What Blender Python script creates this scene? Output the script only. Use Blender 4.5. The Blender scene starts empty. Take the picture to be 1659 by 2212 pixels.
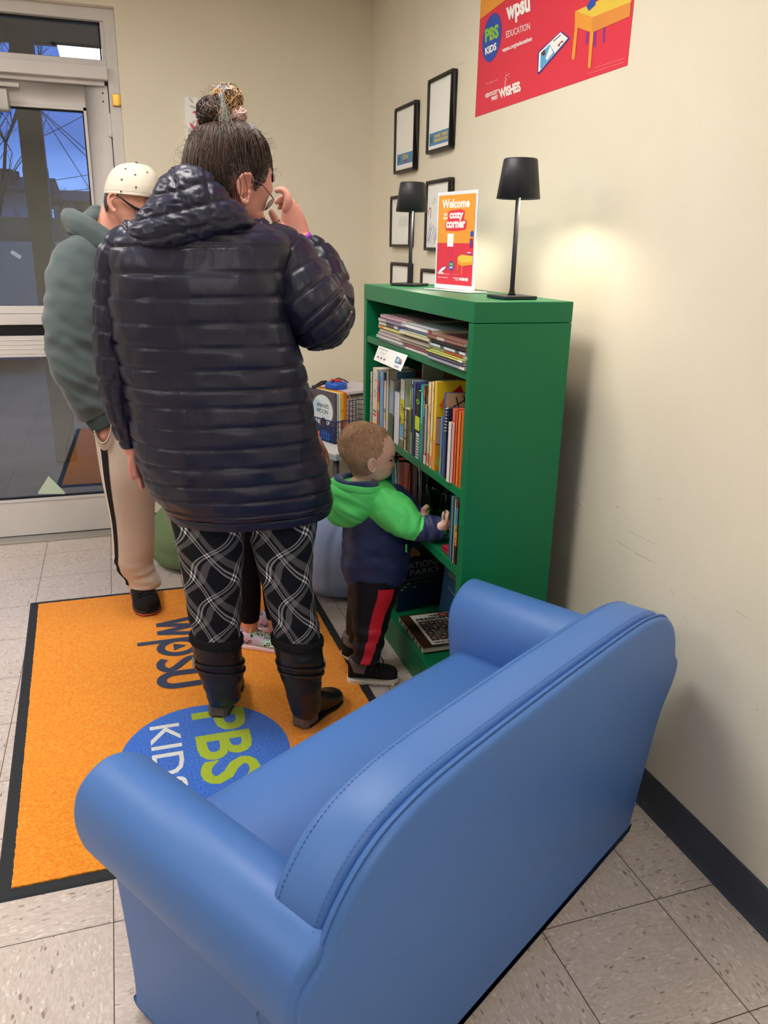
import bpy, bmesh, math, random
from mathutils import Vector, Matrix, noise
V = Vector
R = math.radians
PI = math.pi
random.seed(7)
SC = bpy.context.scene
COL = SC.collection

# ---------------------------------------------------------------- camera
CAM = V((-1.28647, -4.14732, 1.45339)); PITCH, YAW, ROLL, FPX = 0.320517, 0.322481, 0.019773, 1720.1
CF = V((math.sin(YAW)*math.cos(PITCH), math.cos(YAW)*math.cos(PITCH), -math.sin(PITCH)))
_r = V((math.cos(YAW), -math.sin(YAW), 0)); _u = _r.cross(CF)
CR = _r*math.cos(ROLL) + _u*math.sin(ROLL); CU = -_r*math.sin(ROLL) + _u*math.cos(ROLL)
cd = bpy.data.cameras.new('camera'); cam = bpy.data.objects.new('camera', cd); COL.objects.link(cam)
cd.sensor_fit = 'VERTICAL'; cd.sensor_height = 24; cd.lens = FPX/2212*24; cd.clip_start = .02; cd.clip_end = 300
M3 = Matrix((CR, CU, -CF)).transposed()
cam.matrix_world = Matrix.Translation(CAM) @ M3.to_4x4()
SC.camera = cam
SC.view_settings.view_transform = 'Standard'; SC.view_settings.look = 'None'
SC.view_settings.gamma = 1; SC.view_settings.use_curve_mapping = False
SC.view_settings.exposure = 1.62

# ---------------------------------------------------------------- world (dusk sky)
W = bpy.data.worlds.new('dusk_sky'); SC.world = W; W.use_nodes = True
nt = W.node_tree; nt.nodes.clear()
def wn(t, **k):
    n = nt.nodes.new(t)
    for a, b in k.items(): setattr(n, a, b)
    return n
tc = wn('ShaderNodeTexCoord'); sp = wn('ShaderNodeSeparateXYZ'); rp = wn('ShaderNodeValToRGB')
nz = wn('ShaderNodeTexNoise'); nz.inputs['Scale'].default_value = 2.2; nz.inputs['Detail'].default_value = 5
mp = wn('ShaderNodeMapping'); mp.inputs['Scale'].default_value = (1, 1, 5)
ad = wn('ShaderNodeMath', operation='MULTIPLY_ADD'); ad.inputs[1].default_value = .22; ad.inputs[2].default_value = -.11
su = wn('ShaderNodeMath', operation='ADD'); bg = wn('ShaderNodeBackground'); ow = wn('ShaderNodeOutputWorld')
nt.links.new(tc.outputs['Generated'], sp.inputs[0]); nt.links.new(tc.outputs['Generated'], mp.inputs[0])
nt.links.new(mp.outputs[0], nz.inputs['Vector']); nt.links.new(nz.outputs['Fac'], ad.inputs[0])
nt.links.new(sp.outputs['Z'], su.inputs[0]); nt.links.new(ad.outputs[0], su.inputs[1])
nt.links.new(su.outputs[0], rp.inputs[0]); nt.links.new(rp.outputs[0], bg.inputs[0]); nt.links.new(bg.outputs[0], ow.inputs[0])
cr = rp.color_ramp; cr.elements[0].position = 0; cr.elements[0].color = (.13, .25, .60, 1)
cr.elements[1].position = .55; cr.elements[1].color = (.075, .17, .55, 1)
for p_, c_ in ((.05, (.17, .32, .74, 1)), (.11, (.055, .13, .42, 1)), (.22, (.065, .155, .50, 1)), (.32, (.10, .23, .66, 1))):
    e = cr.elements.new(p_); e.color = c_
bg.inputs[1].default_value = .62

CEIL = 2.6
# troffers in the ceiling: centre x, y; last one added as unseen fill
PANELS = [(-1.215, -2.11), (-2.75, -1.05), (-3.65, -3.5), (-.72, -5.45)]
PANEL_E = 5.6

# ---------------------------------------------------------------- helpers
def lin(v):
    v /= 255.0
    return v/12.92 if v <= .04045 else ((v+.055)/1.055)**2.4
def rgb(r, g, b): return (lin(r), lin(g), lin(b), 1)
MATS = {}
def mat(name, col, rough=.6, spec=.4, metal=0, bump=0, bscale=200, noisecol=None, nscale=40, sheen=0, coat=0, trans=0, emit=0, ndist=1):
    if name in MATS: return MATS[name]
    m = bpy.data.materials.new(name); m.use_nodes = True; t = m.node_tree
    b = t.nodes['Principled BSDF']; I = b.inputs
    c = rgb(*col) if len(col) == 3 else col
    I['Base Color'].default_value = c; I['Roughness'].default_value = rough
    I['Specular IOR Level'].default_value = spec; I['Metallic'].default_value = metal
    I['Sheen Weight'].default_value = sheen; I['Coat Weight'].default_value = coat
    if trans: I['Transmission Weight'].default_value = trans
    if emit:
        I['Emission Color'].default_value = c; I['Emission Strength'].default_value = emit
    co = None
    if bump or noisecol:
        co = t.nodes.new('ShaderNodeTexCoord')
    if noisecol:
        n = t.nodes.new('ShaderNodeTexNoise'); n.inputs['Scale'].default_value = nscale; n.inputs['Detail'].default_value = 4
        mx = t.nodes.new('ShaderNodeMix'); mx.data_type = 'RGBA'
        r = t.nodes.new('ShaderNodeMapRange'); r.inputs[1].default_value = .5-.2*ndist; r.inputs[2].default_value = .5+.2*ndist
        t.links.new(co.outputs['Object'], n.inputs['Vector']); t.links.new(n.outputs['Fac'], r.inputs[0])
        t.links.new(r.outputs[0], mx.inputs[0]); mx.inputs[6].default_value = c; mx.inputs[7].default_value = rgb(*noisecol)
        t.links.new(mx.outputs[2], I['Base Color'])
    if bump:
        n = t.nodes.new('ShaderNodeTexNoise'); n.inputs['Scale'].default_value = bscale; n.inputs['Detail'].default_value = 3
        bp = t.nodes.new('ShaderNodeBump'); bp.inputs['Strength'].default_value = bump; bp.inputs['Distance'].default_value = .004
        t.links.new(co.outputs['Object'], n.inputs['Vector']); t.links.new(n.outputs['Fac'], bp.inputs['Height'])
        t.links.new(bp.outputs[0], I['Normal'])
    MATS[name] = m
    return m
_cm = {}
def cmat(col, rough=.55, spec=.3):
    k = (tuple(col), rough, spec)
    if k not in _cm: _cm[k] = mat('paint_%d_%d_%d_%d' % (col[0], col[1], col[2], int(rough*100)), col, rough, spec)
    return _cm[k]

def ray(px, py): return CF*FPX + CR*(px-829.5) - CU*(py-1106)
def at(px, py, Y): d = ray(px, py); return CAM + d*((Y-CAM.y)/d.y)
def atx(px, py, X): d = ray(px, py); return CAM + d*((X-CAM.x)/d.x)
def atz(px, py, Z=0): d = ray(px, py); return CAM + d*((Z-CAM.z)/d.z)
def proj(p):
    d = V(p)-CAM; w = d.dot(CF)
    return 829.5+FPX*d.dot(CR)/w, 1106-FPX*d.dot(CU)/w
def m_per_px(p): return (V(p)-CAM).dot(CF)/FPX

def tag(o, label=None, cat=None, group=None, kind=None):
    if label: o['label'] = label
    if cat: o['category'] = cat
    if group: o['group'] = group
    if kind: o['kind'] = kind
    return o
def empty(name, loc, label, cat, group=None, rz=0, kind=None):
    o = bpy.data.objects.new(name, None); COL.objects.link(o)
    o.empty_display_size = .05
    o.location = loc; o.rotation_euler = (0, 0, rz)
    WLD[o.name] = Matrix.Translation(V(loc)) @ Matrix.Rotation(rz, 4, 'Z')
    return tag(o, label, cat, group, kind)
def copy_tree(o, parent=None):
    c = o.copy(); COL.objects.link(c)
    if parent is not None: c.parent = parent
    for ch in list(o.children): copy_tree(ch, c)
    return c

WLD = {}
class MB:
    def __init__(s): s.v = []; s.f = []; s.m = []; s.uv = []; s.mats = []
    def mi(s, m):
        if m not in s.mats: s.mats.append(m)
        return s.mats.index(m)
    def add(s, vs, fs, m, uvs=None):
        n = len(s.v); k = s.mi(m)
        s.v += [V(p) for p in vs]
        for i, f in enumerate(fs):
            s.f.append(tuple(a+n for a in f)); s.m.append(k); s.uv.append(uvs[i] if uvs else None)
    def box(s, c, d, m, M=None):
        x, y, z = (k/2 for k in d); c = V(c)
        vs = [V((i*x, j*y, k*z)) for i in (-1, 1) for j in (-1, 1) for k in (-1, 1)]
        vs = [c + (M @ p if M else p) for p in vs]
        s.add(vs, [(0, 1, 3, 2), (4, 6, 7, 5), (0, 4, 5, 1), (2, 3, 7, 6), (0, 2, 6, 4), (1, 5, 7, 3)], m)
    def bb(s, x0, x1, y0, y1, z0, z1, m): s.box(((x0+x1)/2, (y0+y1)/2, (z0+z1)/2), (abs(x1-x0), abs(y1-y0), abs(z1-z0)), m)
    def poly(s, pts, m): s.add(pts, [tuple(range(len(pts)))], m)
    def prism(s, pts, off, m):
        n = len(pts); off = V(off); a = [V(p) for p in pts]
        s.add(a+[p+off for p in a], [tuple(reversed(range(n))), tuple(range(n, 2*n))]+[(i, (i+1) % n, n+(i+1) % n, n+i) for i in range(n)], m)
    def lathe(s, c, prof, m, n=32, axis=V((0, 0, 1)), closed=False):
        c = V(c); axis = V(axis).normalized(); a = axis.orthogonal().normalized(); b = axis.cross(a)
        vs = []
        for r, h in prof:
            for i in range(n):
                t = 2*PI*i/n; vs.append(c+axis*h+(a*math.cos(t)+b*math.sin(t))*r)
        fs = []
        L = len(prof)
        for j in range(L-1 if not closed else L):
            for i in range(n):
                k = (i+1) % n; j2 = (j+1) % L
                fs.append((j*n+i, j*n+k, j2*n+k, j2*n+i))
        if not closed:
            fs.append(tuple(reversed(range(n)))); fs.append(tuple((L-1)*n+i for i in range(n)))
        s.add(vs, fs, m)
    def tube(s, pts, r, m, n=6, ratio=1, capr=False):
        pts = [V(p) for p in pts]; L = len(pts)
        rs = r if isinstance(r, (list, tuple)) else [r]*L
        t0 = (pts[1]-pts[0]).normalized(); a = t0.orthogonal().normalized(); vs = []
        for i in range(L):
            t = (pts[min(i+1, L-1)]-pts[max(i-1, 0)])
            t = t.normalized() if t.length > 1e-9 else t0
            a = (a-t*a.dot(t)); a = a.normalized() if a.length > 1e-6 else t.orthogonal().normalized(); b = t.cross(a)
            for k in range(n):
                w = 2*PI*k/n; vs.append(pts[i]+(a*math.cos(w)+b*math.sin(w)*ratio)*rs[i])
        fs = [(i*n+k, i*n+(k+1) % n, (i+1)*n+(k+1) % n, (i+1)*n+k) for i in range(L-1) for k in range(n)]
        fs += [tuple(reversed(range(n))), tuple((L-1)*n+k for k in range(n))]
        s.add(vs, fs, m)
    def sphere(s, c, r, m, nu=20, nv=12, M=None):
        r = V(r) if isinstance(r, (tuple, list, Vector)) else V((r, r, r)); c = V(c); vs = []; fs = []
        for j in range(nv+1):
            p = PI*j/nv
            for i in range(nu):
                t = 2*PI*i/nu; q = V((r.x*math.sin(p)*math.cos(t), r.y*math.sin(p)*math.sin(t), r.z*math.cos(p)))
                vs.append(c+(M @ q if M else q))
        for j in range(nv):
            for i in range(nu):
                k = (i+1) % nu; fs.append((j*nu+i, (j+1)*nu+i, (j+1)*nu+k, j*nu+k))
        s.add(vs, fs, m)
    def build(s, name, parent=None, smooth=False, bevel=0, seg=2, label=None, cat=None, group=None, kind=None, origin=None, auto=None, solid=0, subsurf=0, weld=True):
        me = bpy.data.meshes.new(name)
        if not s.v: raise Exception('empty '+name)
        if origin is None:
            lo = [min(p[i] for p in s.v) for i in range(3)]; hi = [max(p[i] for p in s.v) for i in range(3)]
            origin = V(((lo[0]+hi[0])/2, (lo[1]+hi[1])/2, lo[2]))
        me.from_pydata([p-origin for p in s.v], [], s.f)
        for m in s.mats: me.materials.append(m)
        me.polygons.foreach_set('material_index', s.m)
        if any(u for u in s.uv):
            L = me.uv_layers.new(name='UVMap')
            for p, u in zip(me.polygons, s.uv):
                if u:
                    for li, w in zip(p.loop_indices, u): L.data[li].uv = w
        bm = bmesh.new(); bm.from_mesh(me)
        if weld: bmesh.ops.remove_doubles(bm, verts=bm.verts, dist=1e-6)
        bmesh.ops.recalc_face_normals(bm, faces=bm.faces); bm.to_mesh(me); bm.free()
        if smooth: me.polygons.foreach_set('use_smooth', [True]*len(me.polygons))
        me.update()
        o = bpy.data.objects.new(name, me); COL.objects.link(o); o.location = origin
        if parent is not None:
            o.parent = parent; o.matrix_parent_inverse = WLD[parent.name].inverted()
        WLD[o.name] = Matrix.Translation(origin)
        if bevel:
            b = o.modifiers.new('bevel', 'BEVEL'); b.width = bevel; b.segments = seg; b.limit_method = 'ANGLE'; b.angle_limit = R(35)
            me.polygons.foreach_set('use_smooth', [True]*len(me.polygons))
            w = o.modifiers.new('wn', 'WEIGHTED_NORMAL'); w.keep_sharp = True
        if solid:
            b = o.modifiers.new('solid', 'SOLIDIFY'); b.thickness = solid; b.offset = 0
        if subsurf:
            b = o.modifiers.new('sub', 'SUBSURF'); b.levels = subsurf; b.render_levels = subsurf
        return tag(o, label, cat, group, kind)

# ---- text as flat mesh (2-D verts/faces), normalised: x from 0..w, y 0..h
_tx = {}
def text2d(body, bold=0, spacing=1.0, shear=0):
    k = (body, bold, spacing, shear)
    if k in _tx: return _tx[k]
    cu = bpy.data.curves.new('txt', 'FONT'); cu.body = body; cu.offset = bold; cu.space_character = spacing; cu.shear = shear
    cu.resolution_u = 3; cu.align_x = 'LEFT'; cu.space_line = .95
    o = bpy.data.objects.new('txt', cu); COL.objects.link(o)
    dg = bpy.context.evaluated_depsgraph_get(); me = bpy.data.meshes.new_from_object(o.evaluated_get(dg))
    vs = [(v.co.x, v.co.y) for v in me.vertices]; fs = [tuple(p.vertices) for p in me.polygons]
    bpy.data.objects.remove(o); bpy.data.curves.remove(cu); bpy.data.meshes.remove(me)
    if not vs: vs = [(0, 0)]
    x0 = min(p[0] for p in vs); y0 = min(p[1] for p in vs); x1 = max(p[0] for p in vs); y1 = max(p[1] for p in vs)
    _tx[k] = ([(a-x0, b-y0) for a, b in vs], fs, x1-x0, y1-y0)
    return _tx[k]

class Print:
    """printed artwork on a flat sheet: o = lower-left corner, ux/uy full width/height vectors, coordinates 0..1"""
    def __init__(s, mb, o, ux, uy, n=None, lift=.0004):
        s.mb = mb; s.o = V(o); s.ux = V(ux); s.uy = V(uy); s.n = (V(n) if n else s.ux.cross(s.uy)).normalized(); s.l = lift; s.k = 1
    def P(s, x, y, k=None): return s.o+s.ux*x+s.uy*y+s.n*s.l*(s.k if k is None else k)
    def poly(s, pts, m, k=None): s.mb.poly([s.P(x, y, k) for x, y in pts], m)
    def rect(s, x0, y0, x1, y1, m, k=None): s.poly([(x0, y0), (x1, y0), (x1, y1), (x0, y1)], m, k)
    def ell(s, cx, cy, rx, ry, m, k=None, n=28, a0=0, a1=2*PI):
        full = abs(a1-a0-2*PI) < 1e-6
        pts = [(cx+rx*math.cos(a0+(a1-a0)*i/n), cy+ry*math.sin(a0+(a1-a0)*i/n)) for i in range(n if full else n+1)]
        s.poly(pts, m, k)
    def line(s, pts, w, m, k=None):
        asp = s.ux.length/s.uy.length
        for (a, b), (c, d) in zip(pts[:-1], pts[1:]):
            dx, dy = (c-a)*asp, d-b; L = math.hypot(dx, dy) or 1; nx, ny = -dy/L*w/2, dx/L*w/2
            s.poly([(a-nx/asp, b-ny), (c-nx/asp, d-ny), (c+nx/asp, d+ny), (a+nx/asp, b+ny)], m, k)
    def text(s, body, x, y, w, h, m, bold=0, k=None, rot=0, shear=0, keep=False, align='L'):
        """fit text in box w x h (fractions of the sheet); keep=True keeps aspect using h"""
        vs, fs, tw, th = text2d(body, bold, 1, shear)
        sx = w/tw; sy = h/th
        if keep:
            sx = sy*s.uy.length/s.ux.length
            if align == 'C': x = x-tw*sx/2
        c, q = math.cos(rot), math.sin(rot); asp = s.ux.length/s.uy.length; out = []
        for a, b in vs:
            X = a*sx*asp; Y = b*sy
            X, Y = X*c-Y*q, X*q+Y*c
            out.append(s.P(x+X/asp, y+Y, k))
        s.mb.add(out, fs, m)

# ---- lofts
def crom(p0, p1, p2, p3, t): return .5*((2*p1)+(-p0+p2)*t+(2*p0-5*p1+4*p2-p3)*t*t+(-p0+3*p1-3*p2+p3)*t*t*t)
def RG(L, Rr, py, Y, dep, pyR=None, p=2.0, tw=0):
    """ring whose visible silhouette runs from pixel (L,py) to (R,pyR) on the plane y=Y; dep = half depth in metres"""
    a0 = at(L, py, Y); b0 = at(Rr, py if pyR is None else pyR, Y)
    a = (b0-a0)/2; c = (a0+b0)/2
    h = V((-a.y, a.x, 0)).normalized()*dep
    if tw: h = h+a.normalized()*tw
    return [c, a, h, p]
def RW(c, a, b, p=2.0): return [V(c), V(a), V(b), p]
def limb(pts, ratio=1.0):
    """centre line of a limb: (px, py, Y, radius_px[, ratio]) -> rings"""
    P = [at(q[0], q[1], q[2]) for q in pts]; out = []
    for i, q in enumerate(pts):
        t = (P[min(i+1, len(P)-1)]-P[max(i-1, 0)]).normalized(); vd = (P[i]-CAM).normalized()
        a = t.cross(vd); a = a.normalized() if a.length > .05 else CR.copy(); b = t.cross(a).normalized()
        r = q[3]*m_per_px(P[i]); k = q[4] if len(q) > 4 else ratio
        out.append([P[i], a*r, b*r*k, 2.0])
    return out
class Loft:
    def __init__(s, rings):
        s.r = rings
    def frame(s, v):
        n = len(s.r); i = min(int(v), n-2); t = v-i
        g = lambda k: s.r[max(0, min(n-1, k))]
        q = [g(i-1), g(i), g(i+1), g(i+2)]
        return [crom(q[0][j], q[1][j], q[2][j], q[3][j], t) for j in range(4)]
    def pt(s, u, v, off=0, disp=None):
        c, a, b, p = s.frame(v); th = 2*PI*u; ct, st = math.cos(th), math.sin(th); e = 2/p
        x = math.copysign(abs(ct)**e, ct); y = math.copysign(abs(st)**e, st)
        q = c+a*x+b*y
        A = a.length or 1e-6; B = b.length or 1e-6
        n = (a/A*ct/A+b/B*st/B); n = n.normalized() if n.length > 0 else n
        if disp: off += disp(u, v, q)
        return q+n*off
    def emit(s, mb, m, nu=40, sub=6, disp=None, caps=(1, 1), keep=None, off=0, v0=0, v1=None, us=1.0, vlist=None):
        n = len(s.r)-1; v1 = n if v1 is None else v1
        vl = vlist or [v0+(v1-v0)*i/max(1, round((v1-v0)*sub)) for i in range(max(1, round((v1-v0)*sub))+1)]
        grid = [[s.pt(i/nu, v, off, disp) for i in range(nu)] for v in vl]
        circ = sum(math.pi*(s.frame(v)[1].length+s.frame(v)[2].length) for v in (vl[0], vl[len(vl)//2], vl[-1]))/3*us
        arc = [0]
        for j in range(1, len(vl)): arc.append(arc[-1]+(s.frame(vl[j])[0]-s.frame(vl[j-1])[0]).length)
        vs = [p for row in grid for p in row]; fs = []; uv = []
        for j in range(len(vl)-1):
            for i in range(nu):
                k = (i+1) % nu; f = (j*nu+i, j*nu+k, (j+1)*nu+k, (j+1)*nu+i)
                if keep:
                    c = (vs[f[0]]+vs[f[1]]+vs[f[2]]+vs[f[3]])/4
                    if not keep(c, (i+.5)/nu, vl[j]): continue
                fs.append(f); a, b = i/nu*circ, (i+1)/nu*circ
                uv.append([(a, arc[j]), (b, arc[j]), (b, arc[j+1]), (a, arc[j+1])])
        if caps[0]: fs.append(tuple(reversed(range(nu)))); uv.append([(0, 0)]*nu)
        if caps[1]: fs.append(tuple((len(vl)-1)*nu+i for i in range(nu))); uv.append([(0, 0)]*nu)
        mb.add(vs, fs, m, uv)
        return s
def rounded(rings, k0=1, k1=1):
    """add shrinking end rings for dome ends"""
    out = list(rings)
    def ends(r, nxt, sgn):
        c, a, b, p = r; d = (c-nxt[0]).normalized(); rad = min(a.length, b.length); res = []
        for ang in (30, 55, 75, 88): res.append([c+d*rad*math.sin(R(ang)), a*math.cos(R(ang)), b*math.cos(R(ang)), p])
        return res
    if k0: out = list(reversed(ends(rings[0], rings[1], 1)))+out
    if k1: out = out+ends(rings[-1], rings[-2], 1)
    return out
def nz3(p, s, k=1.0): return noise.noise(V(p)*s)*k
def wrinkle(amp, s=(9, 9, 3), seed=0):
    """soft cloth folds"""
    def f(u, v, q):
        w = V((q.x*s[0]+seed, q.y*s[1], q.z*s[2]))
        a = noise.noise(w); b = noise.noise(w*2.3+V((5, 1, 2)))
        return amp*(a+.45*b-.35*abs(noise.noise(w*1.4)))
    return f
def remeshed(mb, name, parent, voxel, matfn, mats, smooth=3):
    me = bpy.data.meshes.new('tmp'); me.from_pydata([tuple(p) for p in mb.v], [], mb.f)
    bm = bmesh.new(); bm.from_mesh(me); bmesh.ops.recalc_face_normals(bm, faces=bm.faces); bm.to_mesh(me); bm.free()
    o = bpy.data.objects.new('tmp', me); COL.objects.link(o)
    r = o.modifiers.new('r', 'REMESH'); r.mode = 'VOXEL'; r.voxel_size = voxel
    s = o.modifiers.new('s', 'SMOOTH'); s.factor = .5; s.iterations = smooth
    dg = bpy.context.evaluated_depsgraph_get(); m2 = bpy.data.meshes.new_from_object(o.evaluated_get(dg))
    bpy.data.objects.remove(o); bpy.data.meshes.remove(me)
    m2.name = name
    m2.materials.clear()
    for m in mats: m2.materials.append(m)
    idx = [matfn(p.center) if matfn else 0 for p in m2.polygons]
    m2.polygons.foreach_set('material_index', idx)
    m2.polygons.foreach_set('use_smooth', [True]*len(m2.polygons))
    ob = bpy.data.objects.new(name, m2); COL.objects.link(ob)
    if parent is not None:
        ob.parent = parent; ob.matrix_parent_inverse = WLD[parent.name].inverted()
    WLD[ob.name] = Matrix()
    return ob
def inpoly(x, y, P):
    r = False; n = len(P)
    for i in range(n):
        x1, y1 = P[i]; x2, y2 = P[(i+1) % n]
        if (y1 > y) != (y2 > y) and x < (x2-x1)*(y-y1)/(y2-y1)+x1: r = not r
    return r
# ================================================================ SETTING
def node_floor():
    m = bpy.data.materials.new('vinyl_composition_tile'); m.use_nodes = True; t = m.node_tree; b = t.nodes['Principled BSDF']
    N = lambda ty, **k: [n := t.nodes.new(ty), [setattr(n, a, v) for a, v in k.items()]][0]
    def math_(op, a, bb=None, c=None):
        n = N('ShaderNodeMath', operation=op)
        for i, x in enumerate((a, bb, c)):
            if x is None: continue
            if isinstance(x, (int, float)): n.inputs[i].default_value = x
            else: t.links.new(x, n.inputs[i])
        return n.outputs[0]
    tc = N('ShaderNodeTexCoord'); sp = N('ShaderNodeSeparateXYZ'); t.links.new(tc.outputs['Object'], sp.inputs[0])
    T = .3048
    gx = math_('DIVIDE', math_('ADD', sp.outputs[0], .1814), T); gy = math_('DIVIDE', math_('ADD', sp.outputs[1], 2.930), T)
    fx = math_('FRACT', gx); fy = math_('FRACT', gy)
    par = math_('FLOORED_MODULO', math_('ADD', math_('FLOOR', gx), math_('FLOOR', gy)), 2)
    cid = math_('ADD', math_('MULTIPLY', math_('FLOOR', gx), 7.3), math_('MULTIPLY', math_('FLOOR', gy), 3.7))
    dx = math_('MINIMUM', fx, math_('SUBTRACT', 1, fx)); dy = math_('MINIMUM', fy, math_('SUBTRACT', 1, fy))
    seam = math_('LESS_THAN', math_('MINIMUM', dx, dy), .0042)
    # swap axes on alternate tiles so the chips run the other way
    def mixv(a, bb): return math_('ADD', math_('MULTIPLY', a, math_('SUBTRACT', 1, par)), math_('MULTIPLY', bb, par))
    ax = mixv(sp.outputs[0], sp.outputs[1]); ay = mixv(sp.outputs[1], sp.outputs[0])
    cb = N('ShaderNodeCombineXYZ'); t.links.new(math_('ADD', math_('MULTIPLY', ax, 1.0), cid), cb.inputs[0]); t.links.new(math_('MULTIPLY', ay, 2.6), cb.inputs[1])
    wn_ = N('ShaderNodeTexNoise'); wn_.inputs['Scale'].default_value = 30; wn_.inputs['Detail'].default_value = 3
    t.links.new(cb.outputs[0], wn_.inputs['Vector'])
    mxv = N('ShaderNodeVectorMath', operation='MULTIPLY_ADD'); t.links.new(wn_.outputs['Color'], mxv.inputs[0]); mxv.inputs[1].default_value = (.02, .02, .02); t.links.new(cb.outputs[0], mxv.inputs[2])
    vo = N('ShaderNodeTexVoronoi'); vo.inputs['Scale'].default_value = 90; t.links.new(mxv.outputs[0], vo.inputs['Vector'])
    rp = N('ShaderNodeValToRGB'); e = rp.color_ramp; e.interpolation = 'CONSTANT'
    e.elements[0].position = 0; e.elements[0].color = rgb(196, 184, 178); e.elements[1].position = .18; e.elements[1].color = rgb(205, 192, 185)
    for p, c in ((.5, (197, 184, 176)), (.75, (208, 197, 191)), (.93, (220, 211, 205)), (.965, (172, 158, 150)), (.988, (146, 130, 124))):
        q = e.elements.new(p); q.color = rgb(*c)
    sc = N('ShaderNodeSeparateColor'); t.links.new(vo.outputs['Color'], sc.inputs[0]); t.links.new(sc.outputs[0], rp.inputs[0])
    # large soft stain variation
    n2 = N('ShaderNodeTexNoise'); n2.inputs['Scale'].default_value = 3; n2.inputs['Detail'].default_value = 4; t.links.new(tc.outputs['Object'], n2.inputs['Vector'])
    mr = N('ShaderNodeMapRange'); mr.inputs[1].default_value = .3; mr.inputs[2].default_value = .7; mr.inputs[3].default_value = .93; mr.inputs[4].default_value = 1.0; t.links.new(n2.outputs['Fac'], mr.inputs[0])
    mu = N('ShaderNodeMix', data_type='RGBA', blend_type='MULTIPLY'); mu.inputs[0].default_value = 1; t.links.new(rp.outputs[0], mu.inputs[6])
    cc = N('ShaderNodeCombineColor'); [t.links.new(mr.outputs[0], cc.inputs[i]) for i in range(3)]; t.links.new(cc.outputs[0], mu.inputs[7])
    mx = N('ShaderNodeMix', data_type='RGBA'); t.links.new(seam, mx.inputs[0]); t.links.new(mu.outputs[2], mx.inputs[6]); mx.inputs[7].default_value = rgb(84, 72, 66)
    t.links.new(mx.outputs[2], b.inputs['Base Color']); b.inputs['Roughness'].default_value = .42; b.inputs['Specular IOR Level'].default_value = .4
    bp = N('ShaderNodeBump'); bp.inputs['Strength'].default_value = .25; bp.inputs['Distance'].default_value = .001; bp.invert = True
    t.links.new(seam, bp.inputs['Height']); t.links.new(bp.outputs[0], b.inputs['Normal'])
    return m
FLOORM = node_floor()
WALLM = mat('cream_wall_paint', (233, 226, 208), .55, .25, bump=.12, bscale=160, noisecol=(229, 221, 202), nscale=3)
CEILM = mat('ceiling_tile', (222, 218, 208), .9, .1, bump=.3, bscale=90)
FRAMEM = mat('white_aluminium_frame', (212, 208, 206), .42, .4, noisecol=(203, 199, 198), nscale=7)
RUBBER = mat('charcoal_vinyl_base', (68, 72, 82), .5, .35, bump=.05, bscale=60)
def glassmat(name, refl=.14, tint=(.86, .93, .97, 1)):
    m = bpy.data.materials.new(name); m.use_nodes = True; t = m.node_tree; t.nodes.clear()
    o = t.nodes.new('ShaderNodeOutputMaterial'); mx = t.nodes.new('ShaderNodeMixShader'); tr = t.nodes.new('ShaderNodeBsdfTransparent')
    g = t.nodes.new('ShaderNodeBsdfGlossy'); g.inputs['Roughness'].default_value = 0; tr.inputs[0].default_value = tint
    f = t.nodes.new('ShaderNodeFresnel'); f.inputs[0].default_value = 1.5
    a = t.nodes.new('ShaderNodeMath'); a.operation = 'MULTIPLY_ADD'; a.inputs[1].default_value = 1.6; a.inputs[2].default_value = refl-.06
    t.links.new(f.outputs[0], a.inputs[0]); t.links.new(a.outputs[0], mx.inputs[0]); t.links.new(tr.outputs[0], mx.inputs[1]); t.links.new(g.outputs[0], mx.inputs[2]); t.links.new(mx.outputs[0], o.inputs[0])
    return m
PANE = glassmat('window_glass')

XL, YF = -5.4, -7.2      # far walls behind the camera
b = MB(); b.bb(XL, 0.15, YF, .17, -.1, 0, FLOORM); b.build('floor', kind='structure', origin=V((0, 0, 0)))
b = MB(); b.bb(0, .15, YF, .15, 0, CEIL+.05, WALLM)
SCUFF = mat('scuff_mark', (172, 164, 146), .7, .1); SCUF2 = mat('patched_paint', (240, 236, 222), .6, .2)
for (xa, ya, xb, yb, w_, m_) in ((1332, 1168, 1366, 1190, 1.2, SCUFF), (1372, 1194, 1416, 1217, 1.4, SCUFF), (1360, 1148, 1420, 1178, .8, SCUFF), (1448, 1272, 1458, 1292, .9, SCUFF), (1479, 1334, 1487, 1350, .8, SCUFF), (1587, 1318, 1620, 1338, .7, SCUFF), (1246, 1086, 1254, 1091, 2.4, SCUFF), (1332, 1094, 1336, 1099, 2.2, SCUFF), (1217, 1056, 1222, 1060, 1.5, SCUF2), (1256, 1086, 1266, 1096, 3.5, SCUF2), (1257, 1112, 1259, 1130, 1.2, SCUF2), (1314, 1110, 1316, 1148, 1.2, SCUF2), (1423, 1077, 1426, 1079, 1.6, SCUFF), (1634, 1533, 1637, 1534, 2, SCUFF), (990, 140, 1007, 134, .8, SCUFF), (1500, 1292, 1503, 1294, 1.5, SCUFF)):
    p, q = atx(xa, ya, 0), atx(xb, yb, 0); d = (q-p); k = V((0, -d.z, d.y)).normalized()*w_*.0006
    b.prism([p-k, q-k*.5, q+k*.5, p+k], (-.0003, 0, 0), m_)
b.build('wall_right', kind='structure', origin=V((0, 0, 0)))
b = MB()
OX, OT = -1.184, 2.425     # opening: right edge, top
b.bb(OX, 0, 0, .15, 0, CEIL+.05, WALLM); b.bb(-2.98, OX, 0, .15, OT, CEIL+.05, WALLM); b.bb(XL, -2.98, 0, .15, 0, CEIL+.05, WALLM)
b.build('wall_back', kind='structure', origin=V((0, 0, 0)))
b = MB(); b.bb(XL-.15, XL, YF, .15, 0, CEIL+.05, WALLM); b.build('wall_left', kind='structure')
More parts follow.
